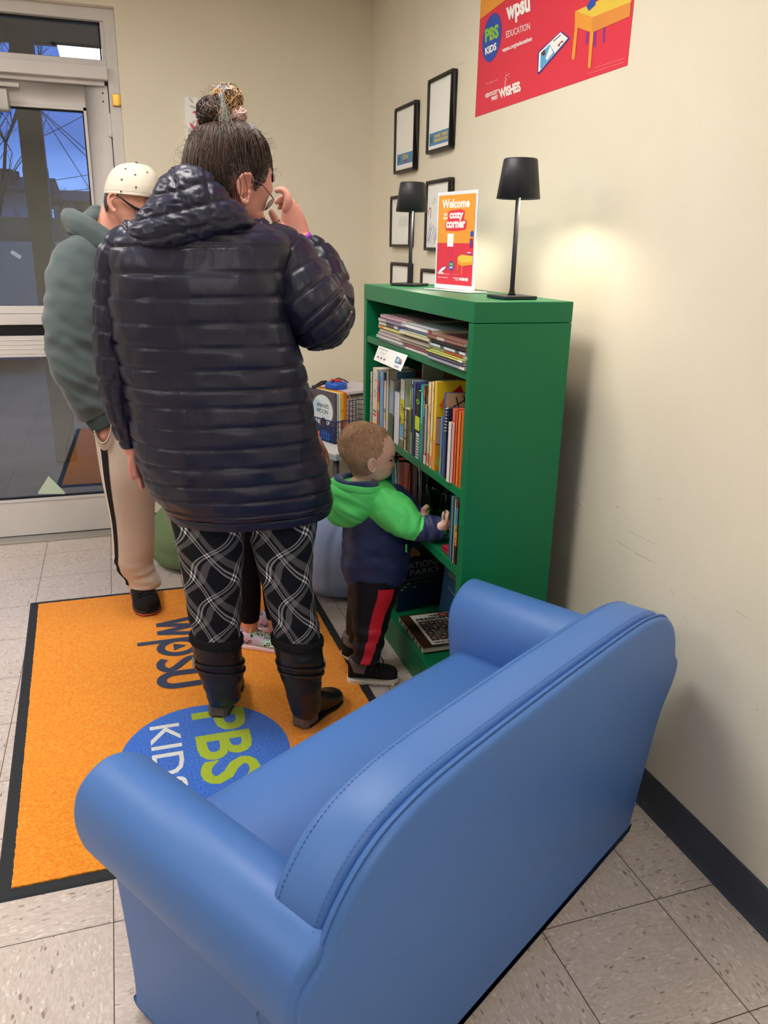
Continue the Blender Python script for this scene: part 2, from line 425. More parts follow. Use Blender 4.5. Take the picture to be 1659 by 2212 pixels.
b = MB(); b.bb(XL, .15, YF-.15, YF, 0, CEIL+.05, WALLM); b.build('wall_front', kind='structure')
b = MB(); b.bb(XL, .15, YF, .15, CEIL, CEIL+.08, CEILM); b.build('ceiling', kind='structure')
# cove base
def cove(b, p0, p1, n):
    p0, p1, n = V(p0), V(p1), V(n); prof = [(0, .108), (.004, .104), (.0045, .03), (.009, .012), (.019, .003), (.019, 0), (0, 0)]
    k = len(prof); vs = [p+n*d+V((0, 0, h)) for p in (p0, p1) for d, h in prof]
    b.add(vs, [(i, (i+1) % k, k+(i+1) % k, k+i) for i in range(k)]+[tuple(range(k)), tuple(reversed(range(k, 2*k)))], RUBBER)
b = MB(); cove(b, (0, YF, 0), (0, 0, 0), (-1, 0, 0)); b.build('baseboard_right', kind='structure', smooth=False, bevel=.002)
b = MB(); cove(b, (0, 0, 0), (OX, 0, 0), (0, -1, 0)); b.build('baseboard_back', kind='structure', bevel=.002)

# ---- ceiling lights
DIFF = mat('light_diffuser', (255, 250, 242), .6, .2, emit=PANEL_E)
for i, (x, y) in enumerate(PANELS):
    w, l = .61, 1.22
    e = empty('ceiling_light', (x, y, CEIL-.02), ['recessed white ceiling light panel over the rug', 'recessed white ceiling light panel nearest the glass door', 'recessed white ceiling light panel over the left of the room', 'unseen white ceiling light panel added behind the sofa as fill'][i], 'ceiling light', 'ceiling light panels')
    b = MB(); z0, z1 = CEIL-.012, CEIL-.0005
    for q in ((x-w/2, x-w/2+.03, y-l/2, y+l/2), (x+w/2-.03, x+w/2, y-l/2, y+l/2), (x-w/2, x+w/2, y-l/2, y-l/2+.03), (x-w/2, x+w/2, y+l/2-.03, y+l/2)): b.bb(*q, z0, z1, FRAMEM)
    b.build('light_frame', e)
    b = MB(); b.bb(x-w/2+.03, x+w/2-.03, y-l/2+.03, y+l/2-.03, z0+.002, z1, DIFF); b.build('diffuser', e)

# ---- entrance door and its frame
ALU = mat('brushed_aluminium', (176, 172, 168), .35, .5, metal=.6)
BLACK = mat('black_gasket', (16, 17, 24), .5, .3)
BRASS = mat('worn_brass', (186, 146, 62), .35, .5, metal=.8)
XR, XLD = -1.236, -2.20     # door leaf span
fr = empty('door_frame', (OX-.02, .09, 0), 'white aluminium door frame around the glass door', 'door frame', kind='structure'); fr.name = 'trim_1'; WLD['trim_1'] = WLD.get('trim_1', Matrix.Translation(V((OX-.02, .09, 0))))
b = MB()
b.bb(XR+.004, OX, .04, .15, 0, OT, FRAMEM); b.bb(XR-.014, XR+.006, .122, .15, 0, 2.2, FRAMEM)                 # right jamb
b.bb(-2.26, XLD-.004, .04, .15, 0, OT, FRAMEM)             # left jamb
b.bb(-2.98, -2.93, .04, .15, 0, OT, FRAMEM)
b.bb(-2.98, OX, .045, .15, 2.375, OT, FRAMEM)              # head
b.build('jamb', fr, bevel=.002)
b = MB(); b.bb(-2.26, XR+.004, .015, .15, 2.140, 2.193, FRAMEM); b.bb(-2.26, XR+.004, .05, .15, 2.193, 2.222, FRAMEM); b.bb(-2.24, XR-.012, .05, .15, 2.12, 2.14, FRAMEM)
b.build('transom_bar', fr, bevel=.002)
b = MB(); b.bb(XR-.012, XR+.004, .062, .15, 2.222, 2.375, FRAMEM); b.build('transom_stop', fr)
b = MB(); b.bb(-2.26, XR+.004, .09, .10, 2.222, 2.375, PANE); b.build('window_pane', fr)
b = MB()
for q in ((XLD, XR-.01, 2.222, 2.228), (XLD, XR-.01, 2.366, 2.375)): b.bb(q[0], q[1], .080, .088, q[2], q[3], BLACK)
b.bb(XR-.02, XR-.013, .080, .088, 2.222, 2.375, BLACK); b.build('gasket', fr)
b = MB(); b.bb(-2.93, -2.26, .09, .10, 0.1, 2.375, PANE); b.build('side_pane', fr)
b = MB(); b.bb(-2.93, -2.26, .05, .15, 0, .1, FRAMEM); b.build('side_sill', fr)
b = MB(); b.bb(-2.26, OX, -.01, .17, 0, .011, ALU); b.build('threshold', fr, bevel=.002)
b = MB(); p = at(252, 217, .035); b.bb(p.x-.018, OX, .022, .045, p.z-.024, p.z+.024, BRASS); b.bb(OX-.008, OX, .010, .024, p.z-.02, p.z+.02, BRASS); b.build('latch_keeper', fr, bevel=.002, label='brass latch keeper')
dr = empty('door_1', (XR, .09, 0), 'white framed glass entrance door with push bar', 'door', kind='structure')
b = MB(); f0, f1 = .075, .12
b.bb(-1.336, XR, f0, f1, .015, 2.125, FRAMEM); b.bb(XLD, XLD+.1, f0, f1, .015, 2.125, FRAMEM)
b.bb(XLD+.1, -1.336, f0, f1, 2.028, 2.125, FRAMEM); b.bb(XLD+.1, -1.336, f0, f1, .015, .195, FRAMEM); b.bb(XLD+.1, -1.336, f0+.01, f1, .93, 1.155, FRAMEM)
b.build('door_leaf', dr, bevel=.002)
b = MB()
b.bb(-1.348, -1.336, f0-.004, f0+.02, 1.16, 2.028, FRAMEM); b.bb(XLD+.1, -1.336, f0-.004, f0+.02, 2.016, 2.028, FRAMEM); b.bb(XLD+.1, -1.336, f0-.004, f0+.02, .195, .206, FRAMEM)
b.build('glazing_bead', dr)
b = MB(); b.bb(XLD+.1, -1.348, .095, .101, 1.155, 2.016, PANE); b.bb(XLD+.1, -1.336, .095, .101, .206, .93, PANE); b.build('pane', dr)
b = MB()
b.bb(-1.354, -1.348, .088, .094, 1.155, 2.016, BLACK); b.bb(XLD+.1, -1.348, .088, .094, 2.008, 2.016, BLACK); b.bb(XLD+.1, -1.336, .088, .094, .206, .214, BLACK); b.bb(XLD+.1, -1.336, .088, .094, .922, .93, BLACK)
b.build('gasket', dr)
b = MB(); b.bb(XLD+.03, -1.25, .035, .075, 1.075, 1.125, FRAMEM); b.bb(XLD+.03, -1.25, .055, .075, 1.125, 1.16, FRAMEM); b.build('push_bar', dr, bevel=.003)
b = MB(); b.bb(XLD+.03, -1.25, .045, .078, 1.024, 1.075, BLACK); b.build('push_bar_recess', dr)
b = MB(); b.bb(XLD+.03, -1.25, .035, .075, .925, 1.024, FRAMEM)
for k in range(4): b.bb(XLD+.03, -1.25, .033, .036, .94+k*.021, .944+k*.021, FRAMEM)
b.build('bar_housing', dr, bevel=.002)
b = MB()
pc = [at(*q, .05) for q in ((0, 178), (42, 180), (41, 191), (0, 190))]
b.bb(-1.9, pc[1].x, .03, .055, pc[2].z, pc[1].z, ALU); b.build('closer_arm', dr, bevel=.003)
pa = at(17, 192, .04); pb_ = at(17, 241, .04); b = MB(); b.bb(-1.93, pa.x, .01, .074, pb_.z, pa.z, ALU); b.build('closer_body', dr, bevel=.008, label='grey metal door closer')
b = MB(); pa = at(238, 270, .06); b.bb(pa.x-.012, pa.x+.010, .055, .075, pa.z-.05, pa.z+.05, FRAMEM); b.build('edge_pull', dr, bevel=.008, seg=3)
b = MB()
for q in ((222, 201), (223, 219)): p = at(*q, .072); b.lathe((p.x, .0755, p.z), [(.004, 0), (.004, .001)], BLACK, 12, V((0, -1, 0)))
b.build('screw', dr)
DEC = mat('pale_green_film', (196, 214, 194), .5, .2)
b = MB(); tri = [at(*q, .0945) for q in ((105, 1028), (141, 1064), (140, 1067), (83, 1067), (82, 1064))]; b.prism(tri, (0, -.0012, 0), DEC); b.build('triangle_sticker', dr, label='pale green triangular sticker')
b = MB(); TAPE = mat('clear_tape', (150, 165, 190), .3, .4)
b.prism([at(*q, .0945) for q in ((26, 540), (47, 553), (43, 560), (22, 547))], (0, -.0006, 0), TAPE); b.build('tape', dr)

# ---- outside, seen through the glass
ASPH = mat('wet_asphalt', (128, 112, 84), .85, .15, noisecol=(108, 94, 70), nscale=2)
b = MB(); b.bb(-30, 20, .17, 60, -.16, -.02, ASPH); tag(b.build('pavement', kind='structure'), 'dim grey pavement outside the glass door', 'ground')
SOF = mat('dark_soffit', (70, 74, 78), .7, .2)
p1 = at(100, 92, 1.9)
b = MB(); b.bb(-6, 1, .15, 1.9, p1.z, p1.z+.12, SOF); b.bb(-6, 1, 1.9, 1.98, p1.z-.004, p1.z+.3, SOF); tag(b.build('canopy', kind='structure'), 'dark canopy roof outside above the door', 'canopy')
POST = mat('brown_steel_post', (84, 82, 76), .6, .3, noisecol=(74, 70, 64), nscale=5)
e = empty('canopy_post', (at(85, 660, 1.8).x, 1.8, -.02), 'square brown post outside the door holding the canopy', 'post')
x0 = at(42, 300, 1.7).x; x1 = at(93, 300, 1.7).x
b = MB(); b.bb(x0, x1, 1.7, 1.7+(x1-x0), -.02, p1.z, POST); b.build('post_shaft', e, bevel=.004)
b = MB(); zz = at(60, 372, 1.7).z; b.bb(x0-.004, x1+.004, 1.696, 1.704+(x1-x0), zz-.03, zz+.03, POST); b.build('band', e)
SID = mat('pale_siding', (176, 170, 164), .8, .1); SIDD = mat('pale_siding_far', (160, 156, 156), .8, .1)
ROOFM = mat('dark_shingle', (62, 66, 76), .9, .1); WIN = mat('dark_window', (38, 44, 60), .2, .5)
def siding(b, x0, x1, y, z0, z1, m, step=.25):
    k = 0; z = z0
    while z < z1-1e-4:
        z2 = min(z+step, z1); b.add([(x0, y, z), (x1, y, z), (x1, y+.03, z2), (x0, y+.03, z2)], [(0, 1, 2, 3)], m); z = z2
def house(label, pxL, pxR, pyT, pyB, Y, m, chim=(), wins=(), gable=None):
    a = at(pxL, pyT, Y); c = at(pxR, pyB, Y)
    e = empty('house', (c.x, Y, 0), label, 'house', 'houses across the street')
    b = MB(); b.bb(a.x, c.x, Y, Y+7, -.02, a.z, m); siding(b, a.x, c.x, Y-.04, c.z, a.z, m); b.build('siding_wall', e)
    b = MB(); g = a.z+.45
    b.prism([V((a.x-.5, Y-.5, a.z-.05)), V((a.x-.5, Y+7.5, a.z-.05)), V((a.x-.5, Y+3.5, g))], V((c.x-a.x+1.0, 0, 0)), ROOFM); b.build('roof', e)
    for (px, py) in chim:
        q = at(px, py, Y+.5); b = MB(); b.lathe((q.x, Y+.5, a.z-.1), [(.16, 0), (.16, q.z-a.z), (.22, q.z-a.z+.02), (.22, q.z-a.z+.16)], ROOFM, 12); b.build('chimney', e)
    for (x0, y0, x1, y1) in wins:
        u = at(x0, y0, Y-.05); w = at(x1, y1, Y-.05); b = MB(); b.bb(u.x, w.x, Y-.09, Y-.03, w.z, u.z, WIN); f = b.build('window', e)
house('pale sided house with two roof vents at the left beyond the post', -60, 57, 402, 470, 16, SID, chim=((6, 372), (19, 376)), wins=((2, 405, 8, 440),))
house('pale sided house to the right of the post beyond the glass', 113, 158, 430, 468, 24, SIDD, chim=((110, 412),), wins=((128, 436, 136, 460), (142, 438, 147, 462)))
house('small pale house farthest right beyond the glass', 160, 182, 452, 470, 36, SIDD, wins=((166, 458, 170, 466),))
WALLO = mat('grey_block_wall', (124, 108, 84), .9, .1, noisecol=(106, 94, 74), nscale=1.2)
a = at(-60, 466, 9); c = at(230, 526, 9)
b = MB(); b.bb(a.x-3, c.x+4, 9, 9.3, -.02, a.z, WALLO); tag(b.build('street_wall'), 'grey block wall across the lot, seen through the door glass', 'wall')
KERB = mat('pale_kerb', (176, 164, 140), .8, .1)
b = MB(); q = at(50, 522, 8.6); b.bb(a.x-3, c.x+4, 8.5, 8.9, -.02, max(.1, q.z), KERB); tag(b.build('kerb'), 'pale kerb running along the foot of the grey wall', 'kerb')
CARB = mat('blue_car_paint', (38, 74, 140), .3, .5, coat=.5)
e = empty('car', (at(25, 640, 6).x, 6, -.02), 'blue parked car behind the door glass at the left', 'car')
q0 = at(-40, 618, 6); q1 = at(72, 640, 6); xx0, xx1 = q1.x-3.6, q1.x
b = MB(); pr = [(0, .25), (0, .6), (.25, .68), (.75, .74), (1.15, 1.02), (2.3, 1.04), (2.9, .76), (3.5, .68), (3.6, .5), (3.6, .25)]
b.prism([V((xx0+u, 6, w*.62-.02)) for u, w in pr], (0, 1.5, 0), CARB); b.build('car_body', e, bevel=.03)
for u in (.65, 2.9):
    b = MB(); b.lathe((xx0+u, 5.98, .17), [(.19, 0), (.19, .16)], BLACK, 20, V((0, 1, 0))); b.build('wheel', e)
b = MB(); b.prism([V((xx0+u, 5.99, w*.62-.02)) for u, w in ((.85, .78), (1.2, .98), (2.25, 1.0), (2.75, .78))], (0, .02, 0), WIN); b.build('side_window', e)
BARK = mat('dark_bark', (44, 42, 48), .9, .1)
def tree(base, h, seed, label, spread=.55, lean=0, levels=5, r0=.12):
    rnd = random.Random(seed); b = MB()
    def grow(p, d, L, r, lv):
        pts = [p]; q = p
        for k in range(3):
            d = (d+V((rnd.uniform(-.18, .18), rnd.uniform(-.18, .18), rnd.uniform(-.05, .12)))).normalized(); q = q+d*L/3; pts.append(q)
        b.tube(pts, [r, r*.9, r*.8, r*.65], BARK, 5 if lv > 2 else 3)
        if lv <= 0: return
        for k in range(rnd.choice((2, 3, 3))):
            a = V((rnd.uniform(-1, 1), rnd.uniform(-1, 1), rnd.uniform(-.1, .6)))*spread; grow(q, (d+a).normalized(), L*rnd.uniform(.62, .85), r*.6, lv-1)
        if lv > 1: grow(pts[1], (d+V((rnd.uniform(-1, 1), rnd.uniform(-1, 1), .2))*spread*1.3).normalized(), L*.6, r*.45, lv-2)
    grow(V(base), V((lean, 0, 1)).normalized(), h*.34, r0, levels)
    return tag(b.build('tree', weld=False), label, 'tree', 'bare trees across the street')
q = at(-45, 420, 10); tree((q.x, 12.5, -.02), 5.6, 3, 'bare dark tree at the left edge of the door glass', .8, .06, 6, .07)
q = at(150, 430, 40); tree((q.x, 52, -.02), at(150, 400, 52).z*1.0, 11, 'wide bare tree standing behind the far houses', .9, 0, 6, .08)
q = at(185, 440, 36); tree((q.x+.4, 50, -.02), at(190, 425, 50).z*.95, 12, 'smaller bare tree rising at the right end of the far houses', .7, 0, 5, .14)
WIRE = mat('black_wire', (20, 22, 30), .6, .2)
def wire(a, c, Y, label):
    p, q = at(*a, Y), at(*c, Y); d = q-p; p = p-d*.5; q = q+d*.5; pts = [p.lerp(q, i/12)-V((0, 0, .05*math.sin(PI*i/12)*d.length*.3)) for i in range(13)]
    b = MB(); b.tube(pts, .009, WIRE, 4); tag(b.build('power_line'), label, 'wire', 'overhead power lines')
for i, (a, c, Y) in enumerate([((90, 238), (192, 328), 12), ((92, 243), (192, 342), 12), ((95, 250), (200, 415), 12), ((96, 292), (182, 248), 14), ((105, 390), (195, 376), 16), ((110, 416), (198, 406), 16)]):
    wire(a, c, Y, 'thin black power line, '+['uppermost of the two running down to the right', 'second of the two running down to the right', 'steepest one running down behind the man\'s head', 'one rising to the right across the others', 'low one over the far houses', 'lowest one over the far houses'][i])
# ================================================================ SOFA
VINYL = mat('blue_vinyl', (72, 116, 186), .42, .38, bump=.10, bscale=900)
STIT = mat('blue_thread', (52, 84, 140), .6, .2)
SANG = R(30.5); SO = V((-.785+.8616*.203, -3.097+.5075*.203, 0))
SU, SV = V((math.cos(SANG), math.sin(SANG), 0)), V((-math.sin(SANG), math.cos(SANG), 0))
def S(u, v, w): return SO+SU*u+SV*v+V((0, 0, w))
LEAN = .085
def smooth_outline(pts, n=4, closed=True):
    out = []; L = len(pts)
    for i in range(L if closed else L-1):
        q = [V(pts[(i+k-1) % L] if closed else pts[max(0, min(L-1, i+k-1))]) for k in range(4)]
        for j in range(n): out.append(crom(*q, j/n))
    if not closed: out.append(V(pts[-1]))
    return out
sofa = empty('sofa', SO, 'low blue vinyl sofa with rolled arms standing in the foreground', 'sofa', rz=SANG)
def ext(mb, prof, v0f, v1f, m, inner=None):
    """profile (u,w) extruded between v functions of w, with rounded rims"""
    cx = sum(p[0] for p in prof)/len(prof); cy = sum(p[1] for p in prof)/len(prof)
    r = .014; rings = []
    for f, sgn in ((v0f, 1), (v1f, -1)):
        rr = []
        for a in (90, 60, 30, 0):
            k = r*(1-math.cos(R(a))); d = r*(1-math.sin(R(a)))
            row = []
            for i, (u, w) in enumerate(prof):
                pu, pw = prof[i-1]; qu, qw = prof[(i+1) % len(prof)]
                nx, ny = (qw-pw), -(qu-pu); l = math.hypot(nx, ny) or 1; nx /= l; ny /= l
                uu, ww = u-nx*k*1.0, w-ny*k*1.0
                row.append(S(uu, f(ww)+sgn*d, ww))
            rr.append(row)
        rings.append(rr)
    rows = rings[0]+list(reversed(rings[1])); n = len(prof); vs = [p for r_ in rows for p in r_]; fs = []
    # a=90 row is the inset outermost face rim
    for j in range(len(rows)-1):
        for i in range(n): k = (i+1) % n; fs.append((j*n+i, j*n+k, (j+1)*n+k, (j+1)*n+i))
    fs.append(tuple(reversed(range(n)))); fs.append(tuple((len(rows)-1)*n+i for i in range(n)))
    mb.add(vs, fs, m)
def arm_profile(s):
    raw = [(.583, .02), (.579, .08), (.580, .20), (.583, .32), (.587, .372), (.610, .384), (.632, .415), (.642, .47), (.632, .522), (.607, .552), (.57, .568), (.53, .562), (.492, .535), (.470, .495), (.463, .44), (.466, .36), (.468, .20), (.468, .02)]
    pts = [(raw[0][0], raw[0][1])]+[(p.x, p.y) for p in (V((a.x, a.y, 0)) for a in smooth_outline([V((x, y, 0)) for x, y in raw], 4, False))][1:]
    pts = [(u*s, w) for u, w in pts]
    return pts if s > 0 else list(reversed(pts))
for s in (-1, 1):
    b = MB(); pr = arm_profile(s)
    ext(b, pr, lambda w: -LEAN*w-.004, lambda w: .49+.045*min(1, max(0, w/.5)), VINYL)
    b.build('arm', sofa, smooth=True, label='left rolled arm' if s < 0 else 'right rolled arm')
b = MB()
raw = [(-.47, .385), (-.455, .398), (0, .402), (.455, .398), (.47, .385), (.472, .05), (.472, .03), (-.472, .03), (-.472, .05)]
# seat block: profile in (v,w) extruded along u
pf = [(.06, .03), (.06, .40)]+[(.46+.048*math.sin(R(a)), .352+.048*math.cos(R(a))) for a in range(0, 91, 10)]+[(.507, .2), (.503, .03)]
vs = []; n = len(pf)
for u in [-.474+.948*i/24 for i in range(25)]:
    cr_ = .006*(1-(u/.474)**2)
    vs += [S(u, v, w+(cr_ if w > .3 else 0)) for v, w in pf]
fs = [(j*n+i, j*n+(i+1) % n, (j+1)*n+(i+1) % n, (j+1)*n+i) for j in range(24) for i in range(n)]
fs += [tuple(reversed(range(n))), tuple(24*n+i for i in range(n))]
b.add(vs, fs, VINYL); b.build('seat', sofa, smooth=True, auto=True)
arch = [(.586, .30), (.586, .46), (.585, .52), (.580, .56), (.566, .598), (.530, .645), (.480, .681), (.415, .701), (.34, .711), (.2, .716), (0, .718)]
half = smooth_outline([V((x, y, 0)) for x, y in arch], 3, False)
outl = [(p.x, p.y) for p in half]+[(-p.x, p.y) for p in reversed(half[:-1])]
b = MB(); ext(b, outl, lambda w: -LEAN*w+.012, lambda w: -LEAN*w+.112 if w > .6 else -LEAN*w+.112+.03*(1-w/.6), VINYL); b.build('backrest', sofa, smooth=True)
# back panel: arms + arch silhouette
bp_ = [(.574, .022), (.570, .03), (.570, .08), (.575, .18), (.580, .28), (.589, .36), (.604, .405), (.624, .437), (.633, .475), (.624, .51), (.603, .53), (.590, .545), (.576, .575), (.562, .600), (.527, .643), (.477, .678), (.412, .698), (.34, .708), (.2, .713), (0, .715)]
half = smooth_outline([V((x, y, 0)) for x, y in bp_], 3, False)
bo = [(p.x, p.y) for p in half]+[(-p.x, p.y) for p in reversed(half[:-1])]
b = MB(); ext(b, bo, lambda w: -LEAN*w-.016, lambda w: -LEAN*w+.016, VINYL); b.build('back_panel', sofa, smooth=True)
b = MB()
pts = [S(u*1.002, -LEAN*w+.001, w+.002) for u, w in bo]; b.tube(pts, .0026, VINYL, 6); b.build('piping', sofa, smooth=True)
b = MB()
def stitches(pts, step=.0085, ln=.0048, r=.0005):
    acc = 0; seg = []
    for p, q in zip(pts[:-1], pts[1:]):
        L = (q-p).length; d = (q-p)/L if L else V((0, 0, 0)); t = (step-acc) if acc else 0
        while t < L:
            b.tube([p+d*t, p+d*min(t+ln, L+ln)], r, STIT, 4); t += step
        acc = (acc+L) % step
nrm = lambda u, w, k, o: (u*(1+k/max(.3, abs(u) if abs(u) > .3 else 1)), w+k)
stitches([S(u*1.0+math.copysign(.0015, u), -LEAN*w+.020, w+(.0060 if w > .6 else .002)) for u, w in bo if w > .2])
b.build('stitching', sofa); b = MB()
fr_o = [(u, w) for u, w in outl if w > .57]
stitches([S(u, -LEAN*w+.096, w+.0012) for u, w in fr_o])
b.build('stitching', sofa)
for u, v in ((-.52, .04), (.52, .04), (-.52, .45), (.52, .45)): b = MB(); b.lathe(S(u, v, 0), [(.018, 0), (.02, .004), (.02, .024)], BLACK, 16); b.build('glide', sofa)

# ================================================================ RUG
def carpet(name, c1, c2):
    m = mat(name, c1, .95, .05, bump=.9, bscale=420, noisecol=c2, nscale=150, sheen=.25, ndist=.9)
    return m
ORG = carpet('orange_pile', (250, 132, 0), (255, 176, 50)); BLU = carpet('blue_pile', (34, 96, 214), (70, 136, 244)); NVY = carpet('navy_pile', (28, 44, 84), (48, 62, 100))
GRN = carpet('lime_pile', (172, 200, 16), (190, 212, 60)); WHT = carpet('white_pile', (232, 236, 240), (250, 250, 250)); RBB = mat('black_rubber', (42, 45, 50), .7, .25, bump=.2, bscale=90)
rug = empty('rug', (-1.13, -1.64, 0), 'orange floor mat with black rubber edge and blue circle logo', 'rug')
rc = [V((-1.725, -.775, 0)), V((-.553, -.775, 0)), V((-.548, -2.492, 0)), V((-1.660, -2.492, 0))]
cen = sum(rc, V((0, 0, 0)))/4
def inset(d): 
    out = []
    for i in range(4):
        p, a, c = rc[i], rc[i-1], rc[(i+1) % 4]; out.append(p+((a-p).normalized()+(c-p).normalized())*d)
    return out
b = MB()
lo, hi = [p for p in rc], [p+V((0, 0, .0045)) for p in inset(.006)]
b.add(lo+hi, [(0, 1, 5, 4), (1, 2, 6, 5), (2, 3, 7, 6), (3, 0, 4, 7), (4, 5, 6, 7), (3, 2, 1, 0)], RBB); b.build('rubber_border', rug)
b = MB()
i1 = inset(.034); rnd = random.Random(4)
edge = []
for i in range(4):
    p, q = i1[i], i1[(i+1) % 4]; n = int((q-p).length/.006); d = (q-p).normalized(); nn = V((-d.y, d.x, 0))
    for k in range(n): edge.append(p.lerp(q, k/n)+nn*rnd.uniform(-.0012, .0012))
z0, z1 = .0045, .0085
b.prism([p+V((0, 0, z0)) for p in edge], (0, 0, z1-z0), ORG); b.build('pile', rug)
ZR = z1+.0004
def para_text(mb, body, bl, br, tl, m, bold=0, un=None, n=V((0, 0, 1)), lift=0, shear=0):
    o = un(*bl); ux = un(*br)-o; uy = un(*tl)-o
    vs, fs, tw, th = text2d(body, bold, 1, shear)
    mb.add([o+ux*(a/tw)+uy*(c/th)+n*lift for a, c in vs], fs, m)
fl = lambda px, py: atz(px, py, ZR)
b = MB()
# circle
cc = V((-1.135, -2.062, ZR)); rx, ry = .250, .272
circ = [cc+V((rx*math.cos(2*PI*i/72), ry*math.sin(2*PI*i/72), 0)) for i in range(72)]
b.poly(circ, BLU)
def rugtext(body, base_x, top_x, y0, y1, m, bold, shear=0):
    """reads towards -y, letters' top towards +x"""
    vs, fs, tw, th = text2d(body, bold, 1.0, shear)
    b.add([V((base_x+(top_x-base_x)*c/th, y0+(y1-y0)*a/tw, ZR+.0004)) for a, c in vs], fs, m)
rugtext('PBS', -1.160, -.990, -1.832, -2.215, GRN, .024)
rugtext('KIDS', -1.290, -1.198, -1.872, -2.215, WHT, .006)
SK = [0]
def glyph(pts, w, m, closed=False):
    """thick stroke through points (x along letter up = +x world, y reading = -y)"""
    P = [V((p[0], p[1], 0)) for p in pts]; L = len(P); le = []; ri = []
    for i in range(L):
        a = P[i-1] if (i > 0 or closed) else P[i]; c = P[(i+1) % L] if (i < L-1 or closed) else P[i]
        t = (c-a).normalized(); nn = V((-t.y, t.x, 0))*w/2; le.append(P[i]+nn); ri.append(P[i]-nn)
    SK[0] += 1; vs = [V((p.x, p.y, ZR+.0002+SK[0]*.00012)) for p in le+ri]
    fs = [(i, (i+1) % L, L+(i+1) % L, L+i) for i in range(L if closed else L-1)]
    b.add(vs, fs, m)
bx, tx = -1.236, -1.085      # baseline and x-height of the word
# w
ww = .031
def stroke(a, c, w=ww):
    SK[0] += 1; a, c = V((*a, ZR+.0002+SK[0]*.00012)), V((*c, ZR+.0002+SK[0]*.00012)); d = (c-a).normalized(); nn = V((-d.y, d.x, 0))*w/2; b.poly([a-nn, c-nn, c+nn, a+nn], NVY)
ys = [-1.115, -1.150, -1.185, -1.222, -1.258]
for i, (p, q) in enumerate(zip(ys[:-1], ys[1:])): stroke((tx if i % 2 == 0 else bx+.006, p), (bx+.006 if i % 2 == 0 else tx, q))
# p : bowl + descender, with a play triangle
pcy = -1.355; pcx = (bx+tx)/2; rr = .058
glyph([(pcx+(rr)*1.12*math.cos(2*PI*i/40), pcy+rr*.98*math.sin(2*PI*i/40)) for i in range(40)], .030, NVY, True)
stroke((tx+.01, -1.297), (bx-.072, -1.297), .028)
b.poly([V((pcx-.018, pcy+.028, ZR+.0013)), V((pcx+.030, pcy+.004, ZR+.0013)), V((pcx-.018, pcy-.026, ZR+.0013))][::-1], NVY)
# s
sy = -1.485
sp_ = [(tx-.018, sy-.045), (tx-.004, sy-.022), (tx-.006, sy+.012), (tx-.028, sy+.034), (tx-.052, sy+.026), (pcx, sy-.002), (bx+.050, sy-.032), (bx+.026, sy-.040), (bx+.006, sy-.018), (bx+.004, sy+.016), (bx+.020, sy+.042)]
glyph([(p.x, p.y) for p in smooth_outline([V((x, y, 0)) for x, y in sp_], 4, False)], .030, NVY)
# u
uy = -1.598
up = [(tx+.006, uy+.042), (bx+.06, uy+.044)]+[(bx+.046-.046*math.sin(R(a)), uy+.044*math.cos(R(a))) for a in range(15, 180, 15)]+[(bx+.06, uy-.044), (tx+.006, uy-.042)]
glyph(up, .034, NVY)
b.build('logo', rug, label='blue circle and navy lettering woven into the orange mat', weld=False)

# ================================================================ BOOKSHELF
GREEN = mat('green_lacquer', (0, 114, 70), .4, .4, bump=.03, bscale=500)
BX0, BX1, BY0, BY1, BH = -.3905, -.0964, -2.182, -1.176, 1.3235
shelf = empty('bookshelf', ((BX0+BX1)/2, (BY0+BY1)/2, 0), 'tall green bookshelf standing against the right wall', 'bookshelf')
b = MB(); b.bb(BX0, BX1, BY0, BY1, 1.268, BH, GREEN); b.build('top', shelf, bevel=.0025)
for y, n in ((BY0, 'near side panel'), (BY1-.035, 'far side panel')):
    b = MB(); b.bb(BX0+.0005, BX1, y, y+.035, 0, 1.267, GREEN); b.build('side_panel', shelf, bevel=.0025)
b = MB(); b.bb(BX1-.008, BX1-.001, BY0+.03, BY1-.03, .09, 1.27, mat('dark_navy_board', (14, 22, 34), .7, .2)); b.build('back_panel', shelf, label='dark navy back board')
SH = [(1.113, 1.137), (.772, .799), (.528, .560)]
for z0, z1 in SH:
    b = MB(); b.bb(BX0+.004, BX1-.008, BY0+.035, BY1-.035, z0, z1, GREEN); b.build('shelf_board', shelf, bevel=.002)
b = MB(); b.bb(BX0+.03, BX1-.008, BY0+.035, BY1-.035, .09, .125, GREEN); b.bb(BX0+.001, BX0+.028, BY0+.035, BY1-.035, .095, .128, GREEN); b.build('bottom_board', shelf, bevel=.002)
b = MB(); b.bb(BX0+.008, BX0+.026, BY0+.035, BY1-.035, 0, .094, GREEN); b.build('plinth', shelf, bevel=.001)

